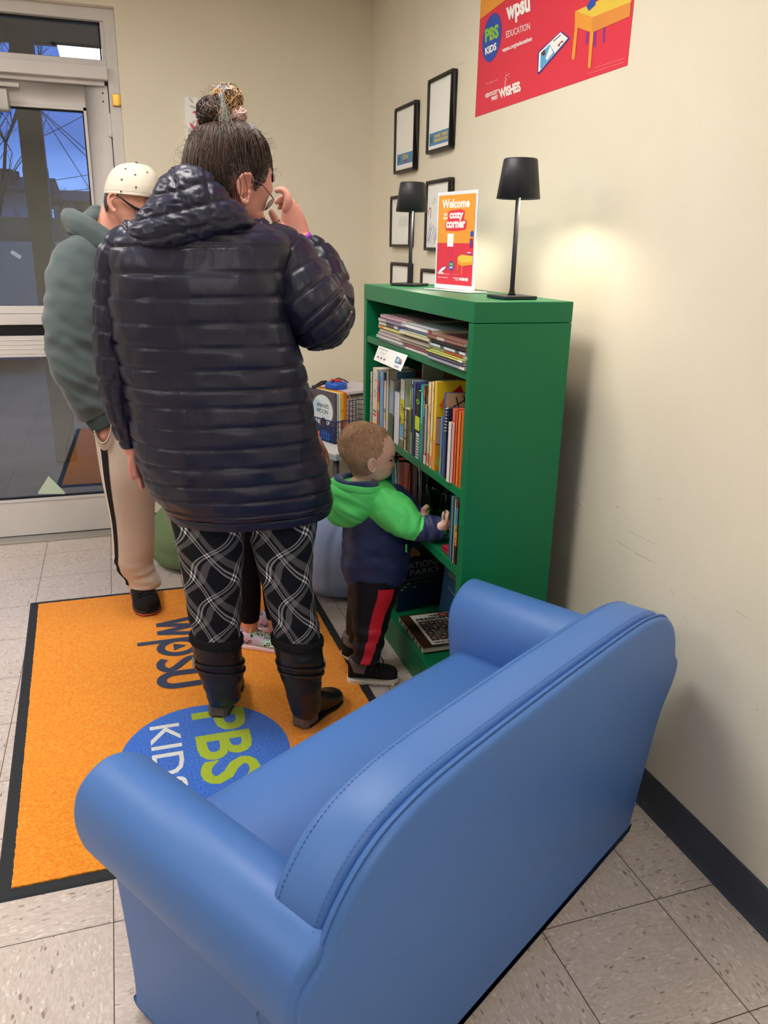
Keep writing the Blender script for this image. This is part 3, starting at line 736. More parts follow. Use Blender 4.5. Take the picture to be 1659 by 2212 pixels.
# ---- table lamps
LBLK = mat('black_powder_coat', (40, 42, 48), .45, .4); LPALE = mat('warm_emitter', (255, 214, 170), .4, .3, emit=10); LIN = mat('lamp_inner', (210, 200, 190), .5, .3)
def lamp(c, rot, s, label):
    e = empty('table_lamp', c, label, 'lamp', 'black table lamps', rz=0)
    M = Matrix.Rotation(rot, 3, 'Z'); c = V(c)
    b = MB(); h = .052*s; b.prism([c+M @ V((x, y, .001)) for x, y in ((-h, -h), (h, -h), (h, h), (-h, h))], (0, 0, .009), LBLK); b.build('base', e, bevel=.002)
    b = MB(); b.lathe(c, [(.012, .009), (.0085, .016), (.0065, .028), (.0062, .30*s)], mat('black_pole', (34, 35, 40), .75, .15), 20); b.build('pole', e, smooth=True)
    zb, zt, rb, rt = .262*s, .362*s, .059*s, .0455*s
    b = MB(); prof = [(rt*.2, zt), (rt-.003, zt), (rt, zt-.003), (rb, zb), (rb-.0015, zb), (rt-.0015, zt-.006), (rt*.2, zt-.006)]
    b.lathe(c, prof, LBLK, 48); sh = b.build('lamp_shade', e, smooth=True, bevel=.0)
    b = MB(); b.lathe(c, [(.014, zt-.03), (.014, zt-.014), (.034, zt-.012), (.034, zt-.008)], LIN, 24); b.lathe(c, [(.030, zt-.0135), (.030, zt-.0125)], LPALE, 24); b.build('light_source', e)
    ld = bpy.data.lights.new('lamp_glow', 'SPOT'); ld.energy = 1.5; ld.color = (1, .84, .66); ld.spot_size = R(160); ld.spot_blend = .5; ld.shadow_soft_size = .02
    lo = bpy.data.objects.new('lamp_glow', ld); COL.objects.link(lo); lo.location = c+V((.030, -.004, zb+.008)); lo.parent = e; lo.matrix_parent_inverse = WLD[e.name].inverted()
lp1 = at(1105, 643, -2.06); lp2 = at(885, 615.5, -1.33)
lamp((lp1.x, lp1.y, BH), R(2), 1.0, 'black table lamp standing nearest on the green bookshelf, right of the sign')
lamp((lp2.x, lp2.y, BH), R(38), .96, 'black table lamp at the far end of the green bookshelf, left of the sign')

# ---- helper for straight edged letters on a plane given by an unprojection function
RED = cmat((224, 58, 78), .45); OR2 = cmat((236, 160, 62), .45); WH = cmat((246, 246, 244), .5); YEL = cmat((232, 200, 76), .5); DBL = cmat((48, 84, 178), .5); LGR = cmat((140, 196, 70), .5)
PUR = cmat((128, 62, 148), .5); SKY = cmat((92, 172, 224), .5); DRED = cmat((168, 32, 60), .5); BK = cmat((30, 28, 34), .5); GRY = cmat((150, 150, 152), .5)

# ================================================================ WALL POSTER
post = empty('wall_poster', (0, -1.71, 1.9), 'big red poster with white lettering and a yellow desk, high on the right wall', 'poster')
b = MB(); py0, py1, pz0, pz1 = -1.244, -2.176, 1.9035, 2.52
b.bb(-.0012, -.0002, py1, py0, pz0, pz1, RED); b.build('sheet', post)
def wp(px, py): return atx(px, py, -.0016)
W4 = lambda x, y: wp(1000+x/4.1475, y/4.1475)
b = MB()
def wpoly(pts, m, k=0): b.poly([W4(*p)-V((k*.0003, 0, 0)) for p in pts], m)
tl = V((-.0016, py0, W4(150, 175).z)); tr_ = V((-.0016, -1.40, 2.52))
b.poly([tl, W4(378, 0), W4(378, 0)+(W4(378, 0)-tl)*1.5, V((-.0016, py0, 2.5))], OR2)
def wtext(body, bl, br, tl2, m, bold=0, shear=0): para_text(b, body, bl, br, tl2, m, bold, un=lambda x, y: W4(x, y)-V((.0006, 0, 0)), shear=shear)
c0 = W4(258, 340); r1 = abs(W4(340, 300).y-W4(176, 380).y)/2; r2 = abs(W4(270, 130).z-W4(240, 548).z)/2
b.poly([c0+V((-.0002, (r1+.004)*math.cos(t/40*2*PI), (r2+.004)*math.sin(t/40*2*PI))) for t in range(40)], PUR)
b.poly([c0+V((-.0004, r1*math.cos(t/40*2*PI), r2*math.sin(t/40*2*PI))) for t in range(40)], DBL)
wtext('PBS', (200, 385), (322, 335), (198, 265), LGR, .05); wtext('KIDS', (202, 495), (302, 445), (200, 430), WH, .04)
wtext('wpsu', (395, 235), (607, 150), (388, 70), WH, .045); wtext('EDUCATION', (390, 340), (602, 262), (388, 282), WH, 0)
wtext('wpsu.org/education', (355, 480), (622, 375), (352, 430), WH, .03); wtext('with support from', (207, 765), (310, 725), (206, 745), cmat((244, 190, 190)), 0)
wtext('KENTUCKY', (205, 880), (316, 835), (203, 843), WH, .04); wtext('FRIED', (258, 905), (314, 883), (257, 870), WH, .04); wtext('WISHES', (330, 885), (522, 815), (318, 800), WH, .05)
wtext('PBS KIDS and the PBS KIDS Logo are trademarks', (1187, 612), (1452, 525), (1186, 602), cmat((240, 176, 180)), 0)
wtext('owned by Public Broadcasting Service. Used with permission.', (1118, 668), (1448, 560), (1117, 658), cmat((240, 176, 180)), 0)
rnd = random.Random(5)
for i in range(22):
    x, y = 368+rnd.random()*52*(i/22)+rnd.random()*10, 772-i*5.6; wpoly([(x-3, y), (x, y-4), (x+4, y-1), (x, y+3)], WH)
wpoly([(1010, 100), (1160, 155), (1508, 20), (1512, -14), (1260, -14)], YEL, 1); wpoly([(1006, 100), (1160, 155), (1158, 292), (1004, 238)], OR2, 2); wpoly([(1160, 155), (1506, 18), (1498, 146), (1158, 292)], cmat((226, 146, 66)), 2)
wpoly([(1006, 232), (1032, 240), (1004, 522), (990, 538), (976, 522)], OR2, 3); wpoly([(1142, 288), (1173, 286), (1147, 600), (1134, 616), (1121, 600)], OR2, 3)
for x, y, h in ((1115, 290, 105), (1185, 285, 135), (1265, 250, 132)): wpoly([(x-10, y), (x+10, y-6), (x+2, y+h), (x-14, y+h+4)], PUR, 1)
wpoly([(672, 468), (690, 450), (868, 288), (885, 280), (952, 332), (955, 350), (682, 668), (668, 662)], cmat((70, 60, 140)), 1)
wpoly([(684, 472), (876, 288), (942, 342), (830, 474), (682, 645), (676, 640)], WH, 2)
wpoly([(700, 478), (780, 398), (826, 476), (700, 620), (694, 600)], SKY, 3); wpoly([(700, 478), (736, 440), (742, 490), (716, 500)], cmat((92, 64, 52)), 4); wpoly([(745, 520), (785, 410), (812, 470), (752, 545)], WH, 4)
wpoly([(848, 412), (890, 362), (906, 376), (880, 384), (866, 416)], DRED, 4); wpoly([(810, 368), (876, 312), (880, 316), (812, 374)], BK, 4)
wpoly([(1110, 60), (1150, -14), (1195, -14), (1188, 46), (1130, 98)], DBL, 3)
b.build('printed_artwork', post, weld=False)

# ================================================================ SIGN IN ACRYLIC STAND
ACR = mat('clear_acrylic', (226, 232, 240), .12, .5, trans=.0)
Pr = at(1022, 632, -1.78); Pr.z = BH+.006
d = ray(938, 628); dh = V((d.x, d.y, 0)).normalized(); rel = V((CAM.x-Pr.x, CAM.y-Pr.y, 0)); bq = rel.dot(dh); cq = rel.length_squared-.222**2
t_ = -bq+math.sqrt(max(0, bq*bq-cq)); Pl = V((CAM.x, CAM.y, 0))+dh*t_; Pl.z = Pr.z
ex = (Pr-Pl).normalized(); en = ex.cross(V((0, 0, 1))).normalized()
if en.dot(CAM-Pr) < 0: en = -en
HS = .296
sgn = empty('sign_holder', ((Pl+Pr)/2-V((0, 0, .004))), 'acrylic stand with the orange and red Welcome to the cozy corner sign on the bookshelf', 'sign')
b = MB(); b.prism([Pl, Pr, Pr+V((0, 0, HS)), Pl+V((0, 0, HS))], -en*.005, ACR); b.build('acrylic_sleeve', sgn, bevel=.001)
bl_ = Pl-ex*.012; br_ = Pr+ex*.02
b = MB(); b.prism([bl_+en*.034-V((0, 0, .005)), br_+en*.034-V((0, 0, .005)), br_-en*.040-V((0, 0, .005)), bl_-en*.040-V((0, 0, .005))], (0, 0, .003), ACR); b.build('foot', sgn, bevel=.001)
b = MB(); o = Pl+ex*.010+V((0, 0, .014))+en*.0006; UXs = ex*.202; UYs = V((0, 0, .272)); P_ = Print(b, o, UXs, UYs, en, .0003)
P_.rect(0, 0, 1, 1, RED, 0); P_.rect(0, .47, 1, 1, OR2, 1)
P_.text('Welcome', .10, .855, .75, .10, WH, .035, 2); P_.text('to', .16, .775, .09, .035, WH, .03, 2); P_.text('the', .14, .735, .12, .035, WH, .03, 2)
P_.poly([(.28, .81), (.34, .83), (.62, .84), (.74, .82), (.72, .73), (.80, .71), (.79, .62), (.55, .60), (.24, .61), (.20, .68), (.26, .72), (.28, .74)], RED, 2)
P_.text('cozy', .32, .715, .38, .09, WH, .045, 3); P_.text('corner', .235, .635, .53, .075, WH, .045, 3)
P_.rect(.29, .43, .46, .575, WH, 3); P_.line([(.40, .575), (.40, .60)], .006, BK, 2); P_.line([(.33, .43), (.31, .34)], .006, PUR, 2); P_.line([(.43, .43), (.45, .34)], .006, PUR, 2)
P_.ell(.95, .57, .045, .035, DBL, 2); P_.ell(.12, .60, .03, .022, cmat((240, 178, 80)), 2); P_.rect(.90, .42, .985, .52, DRED, 2); P_.rect(.92, .44, .965, .50, DBL, 3)
P_.poly([(.60, .315), (.70, .345), (1, .33), (1, .27), (.72, .255), (.60, .285)], YEL, 3); P_.poly([(.60, .285), (.72, .255), (.72, .215), (.60, .245)], OR2, 4); P_.poly([(.72, .255), (1, .27), (1, .235), (.72, .215)], OR2, 4); P_.poly([(.61, .245), (.63, .24), (.62, .17), (.605, .17)], OR2, 4); P_.poly([(.71, .22), (.73, .215), (.73, .12), (.715, .12)], OR2, 4)
P_.rect(.84, .35, .96, .36, DBL, 4); P_.rect(.85, .362, .95, .372, WH, 4)
P_.poly([(.06, .14), (.18, .20), (.32, .215), (.26, .17), (.10, .115)], PUR, 3); P_.poly([(.08, .145), (.18, .19), (.29, .205), (.24, .17), (.11, .125)], WH, 4)
P_.ell(.43, .215, .075, .055, DBL, 3); P_.text('PBS', .375, .215, .11, .032, LGR, .05, 4); P_.text('KIDS', .385, .185, .09, .02, WH, .04, 4)
P_.text('wpsu', .04, .105, .17, .032, WH, .05, 3); P_.text('EDUCATION', .22, .112, .16, .012, WH, 0, 3); P_.text('wpsu.org/education', .05, .068, .30, .016, WH, .02, 3)
P_.text('with support from', .50, .115, .14, .007, WH, 0, 3); P_.text('KENTUCKY', .50, .072, .14, .014, WH, .03, 3); P_.text('FRIED', .56, .052, .08, .012, WH, .03, 3); P_.text('WISHES', .65, .052, .26, .036, WH, .05, 3)
b.build('printed_sheet', sgn, weld=False)

# ================================================================ FRAMED PICTURES
FRM = mat('black_picture_frame', (44, 42, 42), .45, .35)
def frame(label, tlp, trp, blp, art, z_over=None, hfix=None):
    X = -.024; p = [atx(*q, X) for q in (tlp, trp)]; y0, y1 = p[0].y, p[1].y; zt = (p[0].z+p[1].z)/2
    zb = zt-hfix if hfix else atx(*blp, X).z
    w, t = .0125, .022
    e = empty('picture_frame', (0, (y0+y1)/2, zb), label, 'picture frame', 'black framed pictures on the right wall')
    b = MB()
    for q in ((y1, y0, zt-w, zt), (y1, y0, zb, zb+w), (y0-w, y0, zb+w, zt-w), (y1, y1+w, zb+w, zt-w)): b.bb(X, X+t, q[0], q[1], q[2], q[3], FRM)
    b.build('moulding', e, bevel=.0015)
    b = MB(); b.bb(X+.008, X+t, y1+w*.6, y0-w*.6, zb+w*.6, zt-w*.6, WH)
    b.build('backing_sheet', e)
    b = MB(); art(Print(b, V((X+.0078, y0-w, zb+w)), V((0, y1-y0+2*w, 0)), V((0, 0, zt-zb-2*w)), V((-1, 0, 0)), .0003))
    b.build('picture', e, weld=False)
SLB = cmat((86, 140, 186), .5); PGR = cmat((150, 152, 158), .6); BLP = cmat((70, 80, 190), .6); CRY = cmat((190, 60, 60), .6)
def art_a(P):
    P.rect(0, 0, 1, 1, WH, 1); P.rect(.08, .09, .95, .27, SLB, 2); P.text('LYLA', .40, .17, .30, .07, YEL, .04, 3); P.rect(.42, .13, .68, .15, CRY, 3); P.rect(.14, .14, .24, .22, cmat((60, 110, 160)), 3)
def art_b(P):
    P.rect(0, 0, 1, 1, WH, 1); P.rect(.04, .06, .96, .25, SLB, 2); P.text("DANIEL TIGER'S", .28, .165, .62, .05, YEL, .04, 3); P.text('NEIGHBORHOOD', .28, .10, .62, .05, YEL, .04, 3); P.rect(.08, .11, .20, .20, cmat((60, 120, 130)), 3)
def scrib(P, pts, m, w=.006): P.line([(p.x, p.y) for p in smooth_outline([V((x, y, 0)) for x, y in pts], 5, False)], w, m, 2)
def art_c(P):
    P.rect(0, 0, 1, 1, WH, 1); P.text('ms', .1, .90, .13, .035, PGR, 0, 2)
    x = .42
    for k in range(5): scrib(P, [(x, .36), (x-.02, .50), (x+.04, .53), (x+.07, .46), (x+.03, .40), (x, .43), (x+.03, .50)], PGR); x += .10
    scrib(P, [(.45, .54), (.50, .62), (.52, .55), (.60, .60), (.66, .54), (.75, .60), (.82, .55), (.92, .64), (.93, .56)], PGR)
def art_d(P):
    P.rect(0, 0, 1, 1, WH, 1); rn = random.Random(3)
    scrib(P, [(.30, .78), (.26, .70), (.33, .70), (.35, .78), (.36, .70)], PGR); scrib(P, [(.45, .70), (.45, .80), (.52, .78), (.52, .70)], PGR); scrib(P, [(.64, .70), (.63, .80), (.70, .72), (.72, .86), (.72, .70)], PGR); scrib(P, [(.84, .80), (.80, .72), (.88, .73), (.88, .66), (.80, .66)], PGR)
    scrib(P, [(.06, .52), (.10, .62), (.18, .60), (.16, .46)], CRY, .02)
    for k in range(16):
        a = (rn.uniform(.02, .5), rn.uniform(.02, .12)); scrib(P, [a, (a[0]+rn.uniform(.02, .12), a[1]+.14), (a[0]+rn.uniform(.05, .25), a[1]+rn.uniform(.2, .3))], BLP, .007)
def art_e(P): P.rect(0, 0, 1, 1, WH, 1); scrib(P, [(.15, .80), (.2, .74), (.16, .70)], cmat((220, 170, 176)))
def art_f(P): P.rect(0, 0, 1, 1, WH, 1); P.ell(.72, .48, .30, .28, cmat((70, 190, 80)), 2); scrib(P, [(.12, .75), (.13, .5)], SLB, .02)
frame('black framed print with a blue caption band, upper left of the wall pictures', (852.3, 233), (896.2, 217.5), (850.4, 376.8), art_a)
frame('black framed print with a wide blue caption band, highest and largest of the wall pictures', (924.2, 171.9), (976.9, 148.7), (919.9, 333.7), art_b)
frame('black framed child scribble drawing partly behind the far table lamp', (842.8, 424.7), (885.9, 417.5), (841.6, 533.7), art_c)
frame('black framed child drawing with blue scribbles behind the welcome sign', (919.4, 391.2), (970.5, 382.8), (914.6, 540.9), art_d)
frame('black framed nearly blank drawing, low and leftmost behind the bookshelf top', (843.2, 566), (882.3, 568.5), None, art_e, hfix=.25)
frame('black framed drawing with a green blob, low behind the welcome sign', (908, 580), (946, 582.5), None, art_f, hfix=.25)

# ---- leaf print on the back wall
lf = empty('canvas_print', (-.79, 0, 1.87), 'white canvas print with pink leaves on the back wall behind the woman\'s hair bun', 'picture')
b = MB(); b.bb(-.905, -.665, -.022, -.001, 1.86, 2.09, WH); b.build('canvas', lf, bevel=.002)
PNK = cmat((222, 96, 124), .6); LG = cmat((196, 204, 200), .6)
b = MB(); P_ = Print(b, V((-.905, -.0222, 1.86)), V((.24, 0, 0)), V((0, 0, .23)), V((0, -1, 0)), .0003)
def leaf(x, y, l, a, m):
    c, s_ = math.cos(a), math.sin(a); pts = [(0, 0), (.3, .16), (.65, .14), (1, 0), (.65, -.14), (.3, -.16)]
    P_.poly([(x+l*(u*c-v*s_), y+l*(u*s_+v*c)) for u, v in pts], m)
for q in ((.12, .72, .16, .15, PNK), (.20, .60, .2, -1.2, PNK), (.25, .80, .16, 1.2, PNK), (.18, .38, .2, 2.2, PNK), (.16, .88, .15, 2.2, LG), (.2, .80, .14, 2.8, LG), (.10, .5, .12, .8, LG), (.5, .85, .2, .4, PNK), (.75, .7, .2, -.9, PNK), (.8, .4, .22, -1.8, PNK), (.5, .2, .22, 2.9, PNK), (.7, .88, .13, .2, LG)): leaf(*q)
b.build('leaf_pattern', lf, weld=False)
# ================================================================ PEOPLE
SKIN = mat('skin_rosy', (224, 164, 150), .5, .35, noisecol=(212, 142, 130), nscale=14, bump=.05, bscale=300)
SKIN_M = mat('skin_man', (222, 166, 146), .5, .3, noisecol=(206, 142, 124), nscale=14, bump=.05, bscale=300)
SKIN_B = mat('skin_boy', (240, 200, 182), .5, .3, noisecol=(234, 180, 162), nscale=14)
LIPS = mat('lips', (190, 100, 100), .4, .4); SHAD = mat('eyebrow_hair', (58, 42, 36), .8, .2); EYEW = mat('eye_dark', (44, 30, 26), .2, .5)
NAIL = mat('fingernail', (236, 190, 180), .3, .4)
HAIR1 = mat('dark_brown_hair', (52, 38, 34), .42, .4); HAIR2 = mat('mid_brown_hair', (82, 60, 50), .42, .4); HAIR3 = mat('blond_hair', (188, 146, 96), .42, .4); HAIR4 = mat('silver_tinsel', (226, 232, 236), .2, .6, metal=.9)
def nylon(name, c, rough=.3, bump=.25):
    m = bpy.data.materials.new(name); m.use_nodes = True; t = m.node_tree; b = t.nodes['Principled BSDF']
    b.inputs['Base Color'].default_value = rgb(*c); b.inputs['Roughness'].default_value = rough; b.inputs['Specular IOR Level'].default_value = .42
    co = t.nodes.new('ShaderNodeTexCoord'); mp = t.nodes.new('ShaderNodeMapping'); mp.inputs['Scale'].default_value = (1.6, 1.6, .55)
    n = t.nodes.new('ShaderNodeTexNoise'); n.inputs['Scale'].default_value = 17; n.inputs['Detail'].default_value = 2.5; n.inputs['Distortion'].default_value = .5
    bp = t.nodes.new('ShaderNodeBump'); bp.inputs['Strength'].default_value = bump; bp.inputs['Distance'].default_value = .012
    t.links.new(co.outputs['Object'], mp.inputs[0]); t.links.new(mp.outputs[0], n.inputs['Vector']); t.links.new(n.outputs['Fac'], bp.inputs['Height']); t.links.new(bp.outputs[0], b.inputs['Normal'])
    return m
NAVY = nylon('navy_puffer_nylon', (25, 27, 50), .38, .30)
def finger(b, pts, m=None):
    P = [at(q[0], q[1], q[2]) for q in pts]; rr = [q[3]*m_per_px(p) for q, p in zip(pts, P)]
    PP = [V(p) for p in P]; out = []; ro = []
    for i in range(len(PP)-1):
        q = [PP[max(0, i-1)], PP[i], PP[i+1], PP[min(len(PP)-1, i+2)]]
        for k in range(4): out.append(crom(*q, k/4)); ro.append(rr[i]+(rr[i+1]-rr[i])*k/4)
    out.append(PP[-1]); ro.append(rr[-1]); d = (out[-1]-out[-2]).normalized(); r = ro[-1]
    for a in (30, 60, 85): out.append(PP[-1]+d*r*math.sin(R(a))); ro.append(r*math.cos(R(a)))
    b.tube(out, ro, m or SKIN, 10)
def limbm(b, pts, m, nu=28, sub=5, disp=None, k0=1, k1=1, ratio=1.0, keep=None):
    Loft(rounded(limb(pts, ratio), k0, k1)).emit(b, m, nu, sub, disp, keep=keep)
def puff(amp, wr, seed, joints=None, ang=0):
    """quilted channels: one per ring interval"""
    def f(u, v, q):
        t = v-math.floor(v); ch = (1-abs(2*t-1)**7)
        k = math.floor(v)
        n1 = noise.noise(V((u*26+k*3.1+seed, t*1.1+k*5, k*2.7))); n2 = noise.noise(V((q.x*16+seed, q.y*16, q.z*13)))
        return amp*(ch-.55)+wr*ch*(n1*1.0+n2*.8)
    return f

# ---------------------------------------------------------------- WOMAN
WY = -1.93
woman = empty('person', (-.95, -1.93, 0), 'woman in long navy puffer coat and plaid leggings, seen from behind, raising a hand to her glasses', 'person')
woman['label'] = 'woman in navy puffer coat and plaid leggings, back turned, raising one hand to her glasses'
b = MB()
HY = -1.855
head_rows = [(452, 500, 268), (432, 540, 282), (418, 566, 305), (412, 578, 330), (412, 583, 355), (418, 585, 375), (426, 586, 392), (434, 588.5, 404), (444, 588, 414), (454, 581, 424), (462, 577, 433), (468, 573, 443), (476, 570, 453), (482, 568, 460), (488, 571, 467), (494, 573, 471), (498, 570, 477), (502, 569, 482), (508, 564, 489), (520, 556, 497)]
dep = [.03, .062, .072, .078, .08, .08, .079, .077, .073, .068, .064, .06, .056, .052, .047, .042, .040, .038, .034, .026]
hr = [RG(l, r, y, HY, d) for (l, r, y), d in zip(head_rows, dep)]
Loft(rounded(hr, 0, 1)).emit(b, SKIN, 36, 3)
limbm(b, [(500, 420, HY-.01, 40), (480, 450, HY-.02, 44), (455, 485, WY+.01, 50), (430, 530, WY, 60)], SKIN)
# ear
for pts in ([(523, 434, HY-.080, 4), (515, 412, HY-.086, 4.2), (515, 390, HY-.088, 4.5), (525, 377, HY-.088, 4.5), (538, 375, HY-.086, 4.5), (545, 387, HY-.082, 4), (543, 402, HY-.078, 3.5)], [(524, 434, HY-.080, 6), (531, 438, HY-.080, 6.5), (535, 428, HY-.076, 5)], [(522, 420, HY-.078, 5), (521, 400, HY-.078, 5), (529, 386, HY-.078, 5), (538, 388, HY-.076, 4)], [(538, 414, HY-.078, 5), (540, 420, HY-.076, 4)]): finger(b, pts)
# inner body under the clothes
Loft(rounded([RG(455, 515, 478, WY, .05), RG(330, 560, 500, WY, .07), RG(300, 590, 540, WY, .09), RG(290, 570, 640, WY, .10), RG(300, 590, 760, WY, .10), RG(310, 630, 880, WY, .12), RG(320, 655, 980, WY, .13), RG(390, 650, 1040, WY, .10), RG(410, 630, 1060, WY, .08)], 1, 0)).emit(b, SKIN, 32, 3)
limbm(b, [(450, 1040, WY, 50), (452, 1130, WY, 50), (462, 1260, WY+.02, 40), (468, 1400, WY+.03, 30), (473, 1455, WY+.03, 20), (476, 1490, WY+.03, 14)], SKIN)
limbm(b, [(590, 1040, WY, 50), (606, 1130, WY-.01, 50), (618, 1260, WY-.03, 38), (642, 1400, WY-.052, 26), (653, 1480, WY-.065, 18), (656, 1515, WY-.075, 14)], SKIN)
limbm(b, [(300, 540, WY, 30), (252, 600, WY+.01, 24), (246, 750, WY+.03, 22), (260, 870, WY+.045, 18), (280, 960, WY+.05, 15), (287, 985, WY+.05, 13)], SKIN)
limbm(b, [(590, 540, WY, 36), (640, 620, WY, 40), (690, 680, -1.93, 34), (700, 620, -1.85, 28), (678, 560, -1.80, 24), (655, 522, -1.785, 21)], SKIN)
# raised hand
RY = -1.785
Loft(rounded([RG(632, 667, 530, RY, .020), RG(624, 669, 512, RY, .019), RG(611, 667, 495, RY, .018), RG(607, 661, 475, RY, .017), RG(608, 653, 458, RY, .016), RG(611, 643, 443, RY, .014)], 1, 1)).emit(b, SKIN, 24, 4)
finger(b, [(617, 455, RY-.004, 9.5), (622, 436, RY-.010, 9.5), (619, 420, RY-.008, 8.5), (609, 410, RY-.004, 7.6), (598, 412, RY, 6.2)])
finger(b, [(624, 450, RY+.010, 9), (624, 434, RY+.012, 8.5), (612, 428, RY+.014, 8), (598, 436, RY+.012, 6.5)])
finger(b, [(632, 452, RY+.022, 9), (632, 438, RY+.026, 8), (620, 438, RY+.03, 7.5), (604, 448, RY+.026, 6.2)])
finger(b, [(640, 460, RY+.030, 8.5), (640, 446, RY+.04, 7.5), (630, 450, RY+.05, 6.5), (620, 462, RY+.048, 5.5)])
finger(b, [(630, 512, RY-.004, 13), (612, 499, RY-.010, 11.5), (601, 487, RY-.014, 9.5), (592, 470, RY-.014, 8.3), (586, 459, RY-.012, 7)])
# lowered hand
LY = WY+.05
Loft(rounded([RG(277, 297, 962, LY, .022), RG(277, 299, 985, LY, .026), RG(278, 302, 1005, LY, .030), RG(282, 304, 1020, LY, .028)], 1, 1)).emit(b, SKIN, 20, 4)
finger(b, [(286, 985, LY-.014, 8), (282, 1006, LY-.02, 6.5), (284, 1022, LY-.018, 6), (286, 1034, LY-.014, 5.2)])
for k, (dx, dy) in enumerate(((0, 0), (3, 3), (4, 1), (3, -6))): finger(b, [(295+dx*.5, 1010, LY-.012+k*.018, 6), (300+dx, 1030+dy*.5, LY-.010+k*.018, 5.8), (304+dx, 1042+dy, LY-.006+k*.018, 5.4), (304+dx, 1052+dy, LY+k*.018, 4.6)])
def wmat(c):
    x, y = proj(c)
    if c.y < -1.86 or c.y > -1.7: 
        pass
    if 563 < x < 577 and 474 < y < 480 and c.y < -1.75: return 1
    return 0
remeshed(b, 'body', woman, .0036, wmat, [SKIN, LIPS])
# coat: torso
rows = [(405, 505, 470, .06), (335, 560, 482, .10), (262, 610, 503, .135), (238, 636, 531, .15), (232, 622, 586, .165), (232, 618, 636, .17), (236, 624, 688, .172), (243, 642, 737, .172), (252, 655, 782, .172), (262, 666, 823, .174), (268, 675, 858, .178), (276, 684, 899, .182), (283, 693, 940, .186), (291, 702, 981, .188), (302, 709, 1016, .19), (318, 714, 1048, .19), (342, 717, 1077, .186), (362, 717, 1092, .18)]
tr = []
for i, (l, r, y, d) in enumerate(rows):
    tilt = 0 if i < 8 else (i-7)*1.6
    if i > 6: r -= (5, 4, 7, 10, 13, 14, 13, 10, 8, 7, 7)[min(10, i-7)]; l += 3
    tr.append(RG(l, r, y+tilt*.4, WY, d, y-tilt, 2.35))
coat = MB(); TL = Loft(tr)
def cdisp(u, v, q):
    base = puff(.0052, .0058, 3)(u, v, q)
    drape = .006*noise.noise(V((q.x*7, 3, q.z*2.2)))
    return base*min(1, v/2)+drape
TL.emit(coat, NAVY, 150, 9, cdisp, caps=(1, 0))
hem = tr[-1]
Loft([[hem[0], hem[1], hem[2], hem[3]], [hem[0]-V((0, 0, .003)), hem[1]*1.01, hem[2]*1.01, 2.3], [hem[0]-V((0, 0, .016)), hem[1]*1.005, hem[2]*1.005, 2.3], [hem[0]-V((0, 0, .019)), hem[1]*.98, hem[2]*.98, 2.3], [hem[0]+V((0, 0, .06)), hem[1]*.93, hem[2]*.9, 2.3]]).emit(coat, NAVY, 110, 4, lambda u, v, q: .0015*noise.noise(V((u*50, v, 1))), caps=(0, 1))
coat.build('coat', woman, smooth=True)
# sleeves
b = MB()
Loft(rounded(limb([(560, 528, WY+.01, 50), (600, 552, WY+.01, 68), (626, 594, -1.925, 76), (652, 636, -1.94, 79), (678, 668, -1.945, 77)]), 1, 0)+rounded(limb([(652, 640, -1.94, 80), (686, 682, -1.94, 73)]), 0, 1)[-5:]).emit(b, NAVY, 84, 9, puff(.007, .005, 8), caps=(1, 1))
fo = limb([(705, 700, -1.90, 52), (712, 664, -1.875, 52), (706, 622, -1.845, 51), (694, 580, -1.815, 46), (675, 546, -1.795, 37), (657, 527, -1.788, 27)])
Loft(rounded(fo, 1, 0)).emit(b, NAVY, 72, 9, puff(.006, .0055, 15), caps=(1, 1))
b.build('sleeve', woman, smooth=True)
b = MB()
Loft(rounded(limb([(292, 520, WY, 42), (262, 545, WY, 44), (250, 600, WY+.01, 42), (246, 655, WY+.02, 41), (244, 708, WY+.02, 40), (246, 760, WY+.03, 39), (252, 812, WY+.03, 38), (259, 862, WY+.04, 35), (268, 912, WY+.045, 29), (278, 948, WY+.05, 21), (284, 966, WY+.05, 16)]), 1, 0)).emit(b, NAVY, 72, 8, puff(.006, .004, 23), caps=(1, 1))
b.build('sleeve', woman, smooth=True)
# hood hanging on the back
hrow = [(388, 412, 356, .03), (366, 436, 364, .055), (350, 458, 380, .075), (337, 476, 402, .09), (322, 500, 428, .10), (304, 526, 452, .105), (290, 546, 474, .11), (281, 540, 490, .11), (279, 505, 508, .105), (285, 462, 524, .095), (299, 425, 538, .075), (322, 396, 550, .05)]
b = MB()
def hdisp(u, v, q):
    x, y = proj(q)
    # seams: two vertical arcs and several horizontal rows
    s1 = abs(x-(330+.42*(y-380))-40)/8; s2 = abs(x-(455-.05*(y-440)+ (y-440)*.2))/8
    s = min(1, s1)*min(1, s2); r = abs(((y+ .25*x) % 46)-23)/23
    r = 1-r**4
    w = noise.noise(V((x*.06, y*.09, 2)))+.6*noise.noise(V((x*.13, y*.17, 7)))
    return .008*(min(s, r)-.6)+.0042*w
Loft([RG(l, r, y, -1.99, d, p=2.1) for l, r, y, d in hrow]).emit(b, NAVY, 110, 7, hdisp)
b.build('hood', woman, smooth=True)
